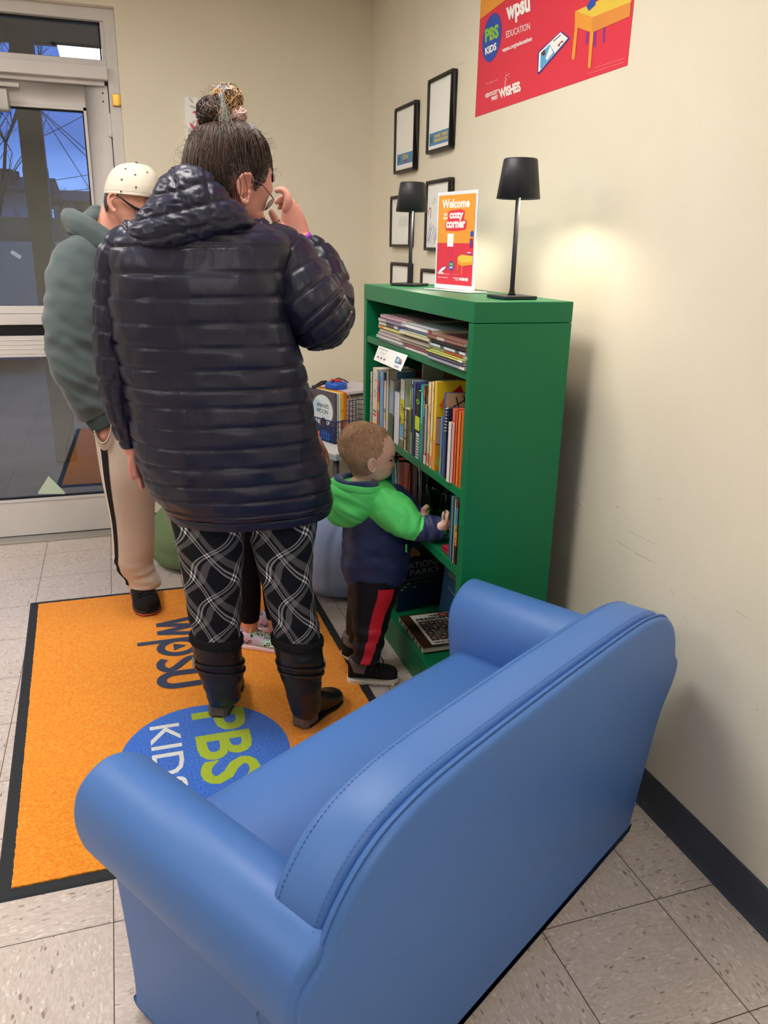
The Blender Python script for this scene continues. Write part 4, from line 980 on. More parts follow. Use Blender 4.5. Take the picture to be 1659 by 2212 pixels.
# leggings
def plaid():
    m = bpy.data.materials.new('plaid_knit'); m.use_nodes = True; t = m.node_tree; b = t.nodes['Principled BSDF']; b.inputs['Roughness'].default_value = .85; b.inputs['Specular IOR Level'].default_value = .15
    def mm(op, *a):
        n = t.nodes.new('ShaderNodeMath'); n.operation = op
        for i, x in enumerate(a):
            if isinstance(x, (int, float)): n.inputs[i].default_value = x
            else: t.links.new(x, n.inputs[i])
        return n.outputs[0]
    uv = t.nodes.new('ShaderNodeUVMap'); sp = t.nodes.new('ShaderNodeSeparateXYZ'); t.links.new(uv.outputs[0], sp.inputs[0]); u, v = sp.outputs[0], sp.outputs[1]
    P = .118
    wob = mm('MULTIPLY', mm('SINE', mm('MULTIPLY', v, 46)), .012); wob2 = mm('MULTIPLY', mm('SINE', mm('MULTIPLY', u, 50)), .010)
    p = mm('DIVIDE', mm('ADD', mm('ADD', u, mm('MULTIPLY', v, .80)), wob), P); q = mm('DIVIDE', mm('ADD', mm('SUBTRACT', u, mm('MULTIPLY', v, .80)), wob2), P)
    def bands(x):
        f = mm('FLOORED_MODULO', x, 1); band = lambda a, b: mm('MULTIPLY', mm('GREATER_THAN', f, a), mm('LESS_THAN', f, b))
        thin = mm('ADD', band(.18, .23), band(.28, .335)); wide = band(.43, .61); return thin, wide
    t1, w1 = bands(p); t2, w2 = bands(q)
    s = mm('ADD', mm('MULTIPLY', mm('ADD', t1, t2), .24), mm('MULTIPLY', mm('ADD', w1, w2), .085))
    s = mm('ADD', s, mm('MULTIPLY', mm('MULTIPLY', t1, t2), .5))
    cc = t.nodes.new('ShaderNodeCombineColor')
    for i, k in enumerate((.98, 1, 1.03)): t.links.new(mm('ADD', mm('MULTIPLY', s, k), (.010, .012, .018)[i]), cc.inputs[i])
    t.links.new(cc.outputs[0], b.inputs['Base Color']); return m
PLAID = plaid()
b = MB()
ll = [(372, 535, 1075, WY, .10), (372, 530, 1130, WY, .098), (384, 527, 1190, WY+.005, .09), (395, 523, 1250, WY+.01, .082), (402, 520, 1305, WY+.015, .074), (409, 519, 1345, WY+.02, .068), (418, 517, 1385, WY+.02, .062)]
rl = [(520, 690, 1075, WY, .10), (526, 682, 1130, WY-.005, .098), (545, 674, 1190, WY-.015, .09), (560, 673, 1250, WY-.03, .082), (575, 680, 1305, WY-.04, .074), (586, 687, 1345, WY-.05, .068), (594, 690, 1385, WY-.05, .062)]
fold = lambda seed: (lambda u, v, q: .004*noise.noise(V((q.x*14, q.y*14, q.z*22+seed)))+(.004*noise.noise(V((u*5, q.z*60, seed))) if v > 4.4 else 0))
for L in (ll, rl): Loft([RG(l, r, y, Y, d, p=2.15) for l, r, y, Y, d in L]).emit(b, PLAID, 72, 8, fold(1))
b.build('leggings', woman, smooth=True)
# boots
LEATH = mat('black_boot_leather', (24, 24, 28), .4, .45, bump=.25, bscale=60); FUR = mat('black_fleece', (40, 40, 42), .95, .05, bump=1, bscale=260); HEEL = mat('grey_brown_heel', (104, 94, 88), .7, .2)
def boot(rows_, Y, heel, toe, w, label, hb):
    b = MB(); seed = heel.x*9
    dsp = lambda u, v, q: .0035*noise.noise(V((q.x*10+seed, q.y*10, q.z*38)))+.0016*noise.noise(V((q.x*30, q.y*30, q.z*60)))
    sh = [RG(l, r, y, YY, d, p=2.2) for l, r, y, YY, d in rows_]
    Loft(sh).emit(b, LEATH, 56, 8, dsp, caps=(0, 1))
    d = (toe-heel); L = d.length; d.normalize(); s = V((-d.y, d.x, 0)); hh = .036
    # foot: cross sections along heel->toe
    fr_ = []
    for t, wd, top in ((.0, .026, .105), (.06, .034, .115), (.2, .037, .125), (.38, .036, .118), (.55, .040, .088), (.72, .045, .068), (.86, .042, .056), (.96, .028, .046), (1.0, .012, .036)):
        bot = hh*max(0, 1-t*1.9)+.010; c = heel+d*(L*t); fr_.append([c+V((0, 0, (top+bot)/2)), s*wd, V((0, 0, (top-bot)/2)), 2.5])
    Loft(fr_).emit(b, LEATH, 36, 5, dsp)
    bt = b.build('boot', woman, smooth=True, label=label)
    b = MB()
    ol = lambda z, k: [heel+d*(L*t)+s*(wd*k*sg)+V((0, 0, z)) for t, wd, sg in [(0, .018, 1), (.08, .034, 1), (.25, .037, 1), (.5, .037, 1), (.7, .046, 1), (.88, .042, 1), (.99, .018, 1), (.99, .018, -1), (.88, .042, -1), (.7, .046, -1), (.5, .037, -1), (.25, .037, -1), (.08, .034, -1), (0, .018, -1)]]
    b.prism(ol(.0095, 1), (0, 0, .010), BLACK)
    hp = [heel+d*(L*t)+s*(wd*sg)+V((0, 0, .009)) for t, wd, sg in [(-.0, .019, 1), (.05, .031, 1), (.13, .034, 1), (.27, .035, 1), (.27, .035, -1), (.13, .034, -1), (.05, .031, -1), (-.0, .019, -1)]]
    b.prism(hp, (0, 0, hh), HEEL); b.build('sole', bt, bevel=.002, label='grey brown heel and black sole')
    b = MB()
    c0, c1 = rows_[0], rows_[1]
    Loft([RG(c0[0]+3, c0[1]-3, c0[2]-9, c0[3], c0[4]*.96), RG(c0[0]-4, c0[1]+4, c0[2]-6, c0[3], c0[4]*1.07), RG(c0[0]-4, c0[1]+4, c0[2]+8, c0[3], c0[4]*1.07), RG(c0[0]+1, c0[1]-1, c0[2]+14, c0[3], c0[4]*.98)]).emit(b, FUR, 120, 5, lambda u, v, q: .0035*noise.noise(q*190)+.002*noise.noise(q*420))
    b.build('fleece_cuff', bt, smooth=True, label='fluffy black cuff')
    b = MB()
    for k, yy in enumerate((3.0, 3.9) if len(rows_) > 6 else (2.4,)):
        v = yy*.5; ring = Loft(sh); pts = [ring.pt(i/28, v+.18*math.sin(2*PI*i/28), .0035) for i in range(29)]
        b.tube(pts, .006, LEATH, 6, ratio=.4)
    p = Loft(sh).pt(hb, 1.5, .006); b.box(p, (.006, .022, .026), ALU); b.build('strap', bt, smooth=False, label='strap with small metal buckle')
lh = atz(470, 1556, 0); lt = lh+V((.085, .215, 0))
boot([(414, 521, 1376, WY+.02, .066), (417, 522, 1410, WY+.02, .066), (426, 526, 1445, WY+.02, .064), (437, 519, 1478, WY+.02, .058), (444, 521, 1496, WY+.02, .052), (447, 516, 1508, WY+.03, .046), (450, 504, 1516, WY+.03, .040)], WY, lh, lt, .04, 'left boot, planted on the blue circle of the mat', .52)
rh = atz(645, 1578, 0)+V((0, 0, 0)); rt_ = rh+V((.165, .145, 0))
boot([(590, 693, 1380, WY-.05, .066), (595, 697, 1415, WY-.055, .066), (604, 695, 1450, WY-.06, .062), (614, 692, 1485, WY-.07, .058), (622, 692, 1515, WY-.075, .056), (627, 690, 1528, WY-.08, .050), (631, 680, 1540, WY-.085, .044)], WY, rh, rt_, .04, 'right boot, toe pointing to the right', .0)
# hair
face_poly = [(584, 358), (574, 392), (557, 407), (549.5, 415), (545, 396), (544, 380), (530, 367), (514, 376), (498, 390), (493, 408), (505, 430), (520, 460), (560, 540), (640, 540), (640, 358)]
hh_rows = [(462, 502, 262), (438, 530, 270), (418, 556, 288), (406, 573, 312), (400, 581, 338), (397, 586, 362), (398, 588, 385), (404, 588, 405), (412, 585, 425), (424, 575, 445), (436, 560, 465), (448, 545, 485)]
hdep = [.028, .055, .076, .086, .09, .092, .091, .088, .082, .074, .066, .06]
HL = Loft([RG(l, r, y, HY-.003, d) for (l, r, y), d in zip(hh_rows, hdep)])
rnd = random.Random(21)
def hkeep(c, u, v):
    x, y = proj(c)
    if u < .5: # far side: mirror rule on x only
        return not (y > 395 and x > 548)
    return not inpoly(x, y, face_poly)
b = MB(); HL.emit(b, HAIR1, 80, 7, lambda u, v, q: .004*noise.noise(V((u*60, v*1.2, 0)))+.003*noise.noise(q*30), keep=hkeep, caps=(1, 0))
for k in range(1500):
    u0 = rnd.random(); v0 = rnd.uniform(1.5, 10.4); v1 = rnd.uniform(0, max(.2, v0-2.5)) ; ph = rnd.uniform(0, 6); am = rnd.uniform(.002, .012)
    pts = []; ok = True
    for i in range(9):
        t = i/8; v = v0+(v1-v0)*t; u = (u0+am*math.sin(ph+t*5)) % 1
        p = HL.pt(u, max(0, v), .002+.004*math.sin(PI*t)+rnd.uniform(0, .0012))
        if i == 0 and not hkeep(p, u, v): ok = False; break
        pts.append(p)
    if not ok: continue
    b.tube(pts, [.0008, .0010, .0011, .0011, .0011, .0011, .001, .001, .0006], rnd.choice((HAIR1, HAIR1, HAIR1, HAIR2)), 3)
for k in range(420):   # frizzy curls
    u0 = rnd.random(); v0 = rnd.uniform(1, 9); p = HL.pt(u0, v0, .002)
    if not hkeep(p, u0, v0): continue
    o = (p-HL.frame(v0)[0]).normalized(); t1_ = o.orthogonal().normalized(); t2_ = o.cross(t1_); ph = rnd.uniform(0, 6); R_ = rnd.uniform(.004, .011); n_ = rnd.uniform(3, 6)
    b.tube([p+(t1_*math.cos(ph+n_*i/9)+t2_*math.sin(ph+n_*i/9))*R_*(.6+.4*i/9)+o*(.001+.004*math.sin(PI*i/9)) for i in range(10)], .0008, rnd.choice((HAIR1, HAIR2, HAIR2)), 3)
for k in range(150):   # flyaway wisps
    u0 = rnd.choice((rnd.uniform(-.09, .09) % 1, rnd.uniform(.42, .58))); v0 = rnd.uniform(1, 8); L_ = rnd.uniform(.01, .032)
    p = HL.pt(u0, v0, .001)
    if not hkeep(p, u0, v0): continue
    o = (p-HL.frame(v0)[0]).normalized(); d = V((rnd.uniform(-1, 1), rnd.uniform(-1, 1), rnd.uniform(-1, .8)))*.6
    b.tube([p, p+(o+d*.3)*L_*.5, p+(o*.8+d)*L_*.9, p+(o*.4+d*1.6)*L_], [.0004, .0004, .0003, .0002], HAIR2, 3)
b.build('hair', woman, smooth=True, weld=False)
b = MB(); bc = at(478, 236, HY-.01)
def loops(c, n, R0, r1, ms, sq=1.0):
    for k in range(n):
        ax = V((rnd.uniform(-1, 1), rnd.uniform(-1, .2), rnd.uniform(-.6, 1))).normalized(); a = ax.orthogonal().normalized(); bb_ = ax.cross(a); rr = R0*rnd.uniform(.75, 1.08); off = ax*R0*rnd.uniform(-.35, .35)
        s0 = rnd.uniform(0, 6); ln = rnd.uniform(2, 5.2)
        pts = [c+off+(a*math.cos(s0+ln*i/10)+bb_*math.sin(s0+ln*i/10)*sq)*rr*(1+.08*math.sin(i)) for i in range(11)]
        b.tube(pts, r1*rnd.uniform(.7, 1.2), rnd.choice(ms), 4)
cb = at(458, 246, HY-.012); b.sphere(cb, .035, HAIR1, 20, 12); loops(cb, 320, .037, .0011, (HAIR1, HAIR1, HAIR2))
ct = at(492, 217, HY-.008); b.sphere(ct, .030, HAIR2, 20, 12); loops(ct, 300, .035, .0011, (HAIR2, HAIR3, HAIR3, HAIR1))
cn = at(480, 262, HY); b.sphere(cn, (.034, .03, .024), HAIR1, 20, 12); loops(cn, 120, .034, .001, (HAIR1, HAIR2), .6)
loops(bc, 40, .055, .00035, (HAIR2, HAIR3))
b.build('hair_bun', woman, smooth=True, weld=False)
b = MB(); SCR = mat('pink_scrunchie', (206, 170, 176), .8, .2, noisecol=(226, 196, 190), nscale=60)
sc_ = at(516, 246, HY-.02)
b.sphere(sc_-V((.004, 0, .002)), (.017, .016, .022), SCR, 20, 12); loops(sc_-V((.004, 0, .002)), 90, .021, .0022, (SCR, SCR, mat('rose_brown_fabric', (176, 138, 128), .8, .2)))
b.build('scrunchie', woman, smooth=True, label='pale pink scrunchie')
b = MB()
for (p0, p1, sp_) in (((476, 204), (492, 268), 9), ((541, 268), (556, 300), 6), ((486, 192), (478, 184), 12)):
    for k in range(38):
        a = at(p0[0]+rnd.gauss(0, 3), p0[1]+rnd.gauss(0, 4), HY-.052); c = at(p1[0]+rnd.gauss(0, sp_), p1[1]+rnd.gauss(0, 7), HY-.06-rnd.random()*.01)
        b.tube([a, a.lerp(c, .5)+V((rnd.gauss(0, .003), -.004, rnd.gauss(0, .003))), c], .00035, HAIR4, 3)
b.build('tinsel', woman, weld=False, label='silver tinsel strands')
b = MB(); p = at(528.5, 424, HY-.090); SIL = mat('silver', (210, 210, 214), .2, .6, metal=1)
b.sphere(p, .0015, SIL, 10, 8); b.tube([p, p-V((0, 0, .009))], .0004, SIL, 5); b.sphere(p-V((0, 0, .011)), .0022, SIL, 10, 8); b.build('earring', woman, smooth=True)
def ringband(name, px, py, Y, ax, r, m, label):
    c = at(px, py, Y); ax = V(ax).normalized(); b = MB(); a = ax.orthogonal().normalized(); d = ax.cross(a)
    b.tube([c+(a*math.cos(2*PI*i/24)+d*math.sin(2*PI*i/24))*r for i in range(25)], .0013, m, 8); b.build(name, woman, smooth=True, label=label)
ringband('ring', 633, 441, RY+.020, (-.35, 0, 1), .0112, SIL, 'silver ring on the raised hand'); ringband('ring', 596, 479, RY-.014, (-.45, -.05, .9), .0122, mat('dark_silver', (96, 90, 84), .3, .5, metal=.9), 'dark ring on the thumb')
b = MB(); PURP = mat('purple_band', (150, 60, 200), .5, .4); wr = limb([(655, 522, RY, 20), (650, 512, RY, 20)]); Loft([[wr[0][0], wr[0][1]*1.12, wr[0][2]*1.15, 2], [wr[1][0], wr[1][1]*1.12, wr[1][2]*1.15, 2]]).emit(b, PURP, 32, 2); b.build('wristband', woman, smooth=True, label='purple wristband')

# glasses, held at the face
gl = empty('eyeglasses', at(583, 432, HY-.02), 'thin purple framed eyeglasses on the woman\'s face, touched by her fingers', 'glasses')
GM = mat('purple_metal', (120, 82, 108), .3, .5, metal=.5)
b = MB(); b.tube([at(546, 388, HY-.084), at(566, 398, HY-.078), at(580, 415, HY-.070), at(591, 430, HY-.056)], .0014, GM, 6); b.build('temple', gl, smooth=True)
b = MB(); b.tube([at(560, 392, HY+.078), at(580, 412, HY+.070), at(591, 430, HY+.056)], .0014, GM, 6); b.build('temple', gl, smooth=True)
LENS = glassmat('lens_glass', .22, (.95, .96, .98, 1))
for s in (-1, 1):
    c = at(581, 442, HY+s*.031); up = (at(591, 430, HY+s*.031)-at(572, 455, HY+s*.031)).normalized(); sd = V((.12, s*-1, 0)).normalized()
    pts = [c+up*.019*math.cos(2*PI*i/28)+sd*.024*math.sin(2*PI*i/28) for i in range(29)]
    b = MB(); b.tube(pts, .0010, GM, 5); fr2 = b.build('lens_frame', gl, smooth=True)
    b = MB(); b.prism(pts[:-1], up.cross(sd)*.0012, LENS); b.build('lens', fr2)

# ---------------------------------------------------------------- MAN
MY = -1.12
man = empty('person', (-1.22, -1.05, 0), 'man in grey green hoodie and cream cap, hand in pocket, standing by the door', 'person')
b = MB()
mr = [(258, 300, 362, .04), (240, 322, 374, .065), (230, 330, 390, .075), (227, 332, 405, .077), (226, 333, 420, .077), (226, 330, 432, .076), (228, 330, 442, .074), (231, 333, 452, .07), (234, 326, 462, .066), (239, 322, 474, .06), (246, 319, 484, .055), (254, 312, 494, .048), (262, 304, 502, .036)]
Loft(rounded([RG(l, r, y, MY, d) for l, r, y, d in mr], 0, 1)).emit(b, SKIN_M, 32, 3)
limbm(b, [(252, 440, MY, 24), (243, 470, MY, 27), (236, 500, MY, 30), (228, 530, MY, 36)], SKIN_M)
for pts in ([(246, 458, MY-.082, 2.6), (236, 446, MY-.086, 2.8), (233, 430, MY-.088, 3), (238, 419, MY-.088, 3), (247, 418, MY-.086, 3), (252, 428, MY-.082, 2.8)], [(241, 448, MY-.08, 4), (239, 434, MY-.08, 4), (246, 428, MY-.078, 3)], [(246, 457, MY-.08, 4), (248, 452, MY-.078, 3.5)]): finger(b, pts, SKIN_M)
Loft(rounded([RG(205, 262, 528, MY, .05), RG(185, 300, 548, MY, .08), RG(185, 300, 650, MY, .09), RG(195, 305, 800, MY, .09), RG(220, 320, 920, MY, .09), RG(230, 330, 980, MY, .085)], 1, 1)).emit(b, SKIN_M, 28, 3)
limbm(b, [(180, 560, MY-.05, 24), (165, 660, MY-.08, 24), (165, 770, MY-.09, 22), (195, 865, MY-.10, 17), (216, 915, MY-.10, 13)], SKIN_M)
limbm(b, [(300, 560, MY+.05, 24), (330, 700, MY+.08, 24), (340, 820, MY+.08, 18), (345, 900, MY+.06, 13), (344, 935, MY+.05, 14)], SKIN_M)
Loft(rounded([RG(205, 240, 905, MY-.10, .018), RG(207, 241, 925, MY-.10, .022), RG(209, 238, 942, MY-.10, .024), RG(214, 236, 953, MY-.095, .02)], 1, 0)).emit(b, SKIN_M, 18, 3)
for k in range(4): finger(b, [(222+k*3, 948, MY-.095+k*.004, 5), (234+k*3, 966, MY-.05, 5), (242+k*3, 985, MY-.03, 4.5)], SKIN_M)
finger(b, [(234, 930, MY-.10, 6), (240, 948, MY-.085, 5), (242, 962, MY-.07, 4.5)], SKIN_M)
limbm(b, [(285, 960, MY, 40), (290, 1080, MY+.02, 32), (298, 1190, MY+.03, 20), (306, 1235, MY+.05, 16)], SKIN_M)
limbm(b, [(330, 960, MY+.06, 40), (385, 1080, MY+.09, 24), (412, 1180, MY+.11, 18), (426, 1235, MY+.13, 15)], SKIN_M)
remeshed(b, 'body', man, .0042, None, [SKIN_M])
HOOD = mat('grey_green_fleece', (86, 98, 100), .9, .1, bump=.25, bscale=500, noisecol=(78, 90, 92), nscale=6, sheen=.3)
b = MB()
fd = lambda a, sd: (lambda u, v, q: a*noise.noise(V((q.x*9+sd, q.y*9, q.z*7)))+a*.5*noise.noise(V((q.x*20, q.y*20, q.z*16+sd))))
Loft([RG(190, 262, 520, MY, .05), RG(172, 300, 530, MY, .09), RG(158, 318, 546, MY, .12), RG(152, 332, 575, MY, .13), RG(152, 340, 640, MY, .135), RG(156, 342, 720, MY, .135), RG(162, 344, 800, MY, .135), RG(172, 345, 870, MY, .135), RG(190, 345, 905, MY, .13), RG(196, 345, 915, MY, .125), RG(198, 343, 930, MY, .12)]).emit(b, HOOD, 56, 6, fd(.006, 2))
b.build('hoodie', man, smooth=True)
b = MB()
def sdisp(u, v, q):
    k = max(0, v-4)*.5
    return .006*noise.noise(V((q.x*8, q.y*8, q.z*9)))+min(1, k)*.012*(.5-abs(noise.noise(V((q.x*7+2, q.y*7, q.z*19+q.x*12)))))*1.2+.006*noise.noise(V((q.x*16, q.y*16, q.z*26)))*min(1, v*.3)
Loft(rounded(limb([(196, 540, MY-.04, 42), (168, 566, MY-.06, 50), (158, 620, MY-.08, 54), (156, 690, MY-.09, 54), (156, 750, MY-.10, 50), (162, 796, MY-.10, 46), (177, 838, MY-.10, 41), (192, 872, MY-.10, 35), (206, 898, MY-.10, 28)]), 1, 0)).emit(b, HOOD, 64, 9, sdisp)
b.build('sleeve', man, smooth=True)
b = MB(); Loft(limb([(203, 890, MY-.10, 27), (208, 902, MY-.10, 25), (220, 925, MY-.10, 21)])).emit(b, mat('rib_knit', (70, 82, 84), .9, .1), 60, 5, lambda u, v, q: .0008*math.sin(u*2*PI*30)); b.build('cuff', man, smooth=True)
b = MB(); Loft(rounded(limb([(300, 545, MY+.04, 42), (326, 600, MY+.07, 46), (338, 700, MY+.08, 44), (342, 800, MY+.08, 38), (345, 880, MY+.06, 28), (345, 915, MY+.05, 22)]), 1, 0)).emit(b, HOOD, 40, 6, sdisp); b.build('sleeve', man, smooth=True)
# hood collar
b = MB(); cc_ = at(226, 492, MY)
def collar(c, rx, ry, rz, r, tilt, m, mb, n=20, wr=.006, zlift=.02):
    rings = []
    for i in range(n+1):
        t = 2*PI*i/n; p = c+V((rx*math.cos(t), ry*math.sin(t), -rx*math.cos(t)*tilt+zlift*0)); tan = V((-rx*math.sin(t), ry*math.cos(t), rx*math.sin(t)*tilt)).normalized(); up = V((0, 0, 1)); sd = tan.cross(up).normalized(); up = sd.cross(tan)
        rings.append([p, sd*r, up*rz, 2.2])
    Loft(rings).emit(mb, m, 22, 4, lambda u, v, q: wr*noise.noise(V((q.x*14, q.y*14, q.z*20)))+wr*.55*noise.noise(V((u*9, v*.35, rz*90))), caps=(0, 0))
collar(at(228, 523, MY), .110, .095, .040, .020, .62, HOOD, b, wr=.012); collar(at(226, 508, MY), .094, .082, .022, .012, .62, HOOD, b, wr=.008)
Loft(rounded([RG(188, 216, 452, MY+.03, .03), RG(172, 214, 466, MY+.02, .05), RG(162, 206, 484, MY+.01, .06), RG(161, 208, 502, MY+.0, .07), RG(166, 220, 520, MY, .07), RG(182, 240, 534, MY, .07)], 1, 1)).emit(b, HOOD, 40, 5, fd(.006, 9), keep=lambda c, u, v: True)
b.build('hood', man, smooth=True)
SWEAT = mat('beige_sweat_fabric', (202, 188, 176), .9, .1, bump=.2, bscale=500, noisecol=(190, 174, 162), nscale=5, sheen=.3); STR = mat('black_stripe', (36, 34, 36), .85, .1); WST = mat('white_piping', (228, 222, 218), .8, .1)
b = MB()
pl = [(200, 346, 890, MY, .115), (203, 346, 930, MY, .12), (210, 346, 975, MY, .12), (218, 340, 1020, MY, .11), (228, 336, 1070, MY+.01, .095), (237, 334, 1120, MY+.02, .085), (243, 332, 1170, MY+.03, .075), (247, 331, 1210, MY+.04, .07), (256, 336, 1232, MY+.05, .072), (268, 346, 1246, MY+.05, .066), (272, 348, 1262, MY+.05, .062)]
Lp = Loft([RG(l, r, y, Y, d, p=2.2) for l, r, y, Y, d in pl])
pd = lambda u, v, q: .007*noise.noise(V((q.x*8+4, q.y*8, q.z*4)))+(.006*noise.noise(V((u*4, q.z*40, 1))) if v > 6.5 else 0)
Lp.emit(b, SWEAT, 64, 7, pd)
L2 = Loft([RG(l, r, y, Y, d, p=2.2) for l, r, y, Y, d in ((290, 400, 900, MY+.06, .11), (300, 420, 1000, MY+.08, .105), (345, 440, 1080, MY+.09, .09), (376, 452, 1150, MY+.11, .08), (386, 460, 1200, MY+.13, .07), (394, 462, 1245, MY+.14, .065), (396, 462, 1258, MY+.14, .06))])
L2.emit(b, SWEAT, 48, 6, pd)
b.build('sweatpants', man, smooth=True)
b = MB()
def strip(L, u0, u1, v0, v1, m, off, n=70, dsp=pd, k=5, umove=None):
    vs = []; fs = []
    for j in range(n+1):
        v = v0+(v1-v0)*j/n; sh_ = umove(v) if umove else 0
        for i in range(k): u = u0+(u1-u0)*i/(k-1)+sh_; vs.append(L.pt(u, v, off, dsp))
    for j in range(n):
        for i in range(k-1): fs.append((j*k+i, j*k+i+1, (j+1)*k+i+1, (j+1)*k+i))
    b.add(vs, fs, m)
um = lambda v: -.012*max(0, (v-2))*.35
strip(Lp, .585, .640, 1.2, 9.6, STR, .0014, umove=um); strip(Lp, .575, .588, 1.2, 9.6, WST, .0012, umove=um)
b.build('side_stripe', man, smooth=True, label='black side stripe with white edge')
b = MB(); up_ = smooth_outline([at(x, y, MY-.130) for x, y in ((203, 930), (210, 947), (221, 957), (231, 951), (238, 934), (241, 912))], 4, False); lo_ = smooth_outline([at(x, y, Y) for x, y, Y in ((203, 938, MY-.10), (211, 960, MY-.115), (223, 973, MY-.12), (234, 968, MY-.122), (243, 946, MY-.124), (247, 912, MY-.124))], 4, False)
n_ = len(up_); b.add(up_+lo_, [(i, i+1, n_+i+1, n_+i) for i in range(n_-1)], SWEAT); b.tube(up_, .0026, SWEAT, 6)
b.build('pocket', man, smooth=True)
# shoe
def shoe(owner, heel, toe, w, top, M_up, M_sole, M_trim, label, lace=True, ank=.11, sole_h=.022, M_lace=None):
    d = (toe-heel); L = d.length; d.normalize(); s = V((-d.y, d.x, 0)); b = MB(); secs = []
    for t, wd, tp in ((0, .55, .72), (.05, .72, .85), (.16, .80, 1.0), (.32, .80, .98), (.46, .86, .76), (.6, .95, .58), (.74, 1.0, .48), (.87, .92, .42), (.96, .62, .34), (1.0, .25, .22)):
        secs.append([heel+d*(L*t)+V((0, 0, sole_h*.6+top*tp/2)), s*(w/2*wd), V((0, 0, top*tp/2)), 2.4])
    Loft(secs).emit(b, M_up, 32, 5, lambda u, v, q: .0012*noise.noise(q*60))
    sh = b.build('shoe', owner, smooth=True, label=label); b = MB()
    ol = [heel+d*(L*t)+s*(w/2*k*wd) for k in (1, -1) for t, wd in (((-.01, .5), (.05, .8), (.2, .88), (.45, .9), (.7, 1.06), (.88, .98), (1.0, .45)) if k == 1 else ((1.0, .45), (.88, .98), (.7, 1.06), (.45, .9), (.2, .88), (.05, .8), (-.01, .5)))]
    b.prism([p+V((0, 0, .0005)) for p in ol], (0, 0, sole_h), M_sole); b.build('sole', sh, bevel=.004)
    if M_trim:
        b = MB(); pts = [p+V((0, 0, sole_h*.35)) for p in ol]; b.tube(pts+[pts[0]], .0028, M_trim, 5); b.build('sole_trim', sh, smooth=True)
    if lace:
        b = MB(); Ls = Loft(secs)
        for k in range(5):
            v = 3.4+k*.55; b.tube([Ls.pt(.25+x, v+(.25 if x > 0 else 0), .002) for x in (-.10, -.05, 0, .05, .10)], .0022, M_lace or M_up, 5)
        for sg in (-1, 1):
            p = Ls.pt(.25, 3.2, .004); b.tube([p, p+s*sg*.02+V((0, 0, .012)), p+s*sg*.035-d*.004, p+s*sg*.03+V((0, 0, -.014))], .0022, M_lace or M_up, 5)
        b.build('laces', sh, smooth=True)
    return sh
BSH = mat('black_suede', (28, 27, 29), .8, .2, bump=.3, bscale=200); ORT = mat('coral_rubber', (222, 96, 60), .6, .3); DSO = mat('charcoal_rubber', (52, 52, 56), .6, .3)
fh = atz(300, 1256, 0)+V((-.01, .02, 0)); ft = atz(324, 1335, 0)
fh = ft+(fh-ft).normalized()*.285
for p_ in (fh, ft): p_.z = .0085
shoe(man, fh, ft, .106, .088, BSH, DSO, ORT, 'right black sneaker with coral sole edge')
fh2 = V((-1.045, -.80, 0)); shoe(man, fh2, fh2+V((.06, -.27, 0)), .106, .088, BSH, DSO, ORT, 'left black sneaker hidden behind the woman')
# hair + cap
b = MB(); HRM = Loft([RG(229, 300, 408, MY, .078), RG(225.5, 290, 422, MY, .080), RG(224, 270, 440, MY, .078), RG(226, 255, 458, MY, .066)])
HRM.emit(b, HAIR1, 60, 10, lambda u, v, q: .0015*noise.noise(q*220), keep=lambda c, u, v: proj(c)[0] < 233.5 or (proj(c)[1] < 419 and proj(c)[0] < 262) or u < .45, caps=(0, 0)); b.build('hair', man, smooth=True)
CAPM = mat('cream_twill', (214, 206, 192), .9, .1, bump=.3, bscale=700); CAPG = mat('grey_brown_brim', (112, 106, 100), .85, .1)
b = MB(); cr2 = [(285, 305, 351, .012), (262, 320, 354.5, .04), (245, 332, 364, .065), (234, 340, 379, .083), (228, 343, 395, .092), (225, 342, 408, .093), (224, 338, 418, .092)]
CL = Loft([RG(l, r, y, MY, d, y+(12 if i > 3 else 4), 2.1) for i, (l, r, y, d) in enumerate(cr2)])
CL.emit(b, CAPM, 66, 8, lambda u, v, q: -.0018*max(0, 1-abs(((u*6) % 1)-.5)*26)+(.0015*noise.noise(q*40) if v > 4 else 0)+(-.001 if 5.35 < v < 5.5 else 0))
cap = b.build('cap', man, smooth=True, label='cream baseball cap with tiny dark stitched marks')
b = MB(); b.sphere(CL.pt(.25, 0, .004), .006, mat('navy_cotton', (30, 36, 60), .8, .1), 10, 6)
b.build('button', cap, smooth=True)
b = MB()
for (x, y) in ((264, 387.5), (291, 378), (293, 404), (260, 414), (318, 371), (272, 364)):
    best = min(((CL.pt(.5+i/60*.5, j/10, .0015), 0) for i in range(60) for j in range(8, 60, 2)), key=lambda k: abs(proj(k[0])[0]-x)+abs(proj(k[0])[1]-y))[0]
    n_ = (CAM-best).normalized(); a = CR*.0032; c_ = CU*.0032
    b.prism([best-a-c_, best-a*.2-c_, best, best+a*.6-c_, best+a-c_*.4, best+a*.2+c_*.2, best+a+c_, best+a*.2+c_, best-a*.3+c_*.2, best-a+c_], n_*.0008, mat('navy_cotton', (30, 36, 60)))
b.build('stitched_marks', cap, label='tiny dark stitched letters')
b = MB()
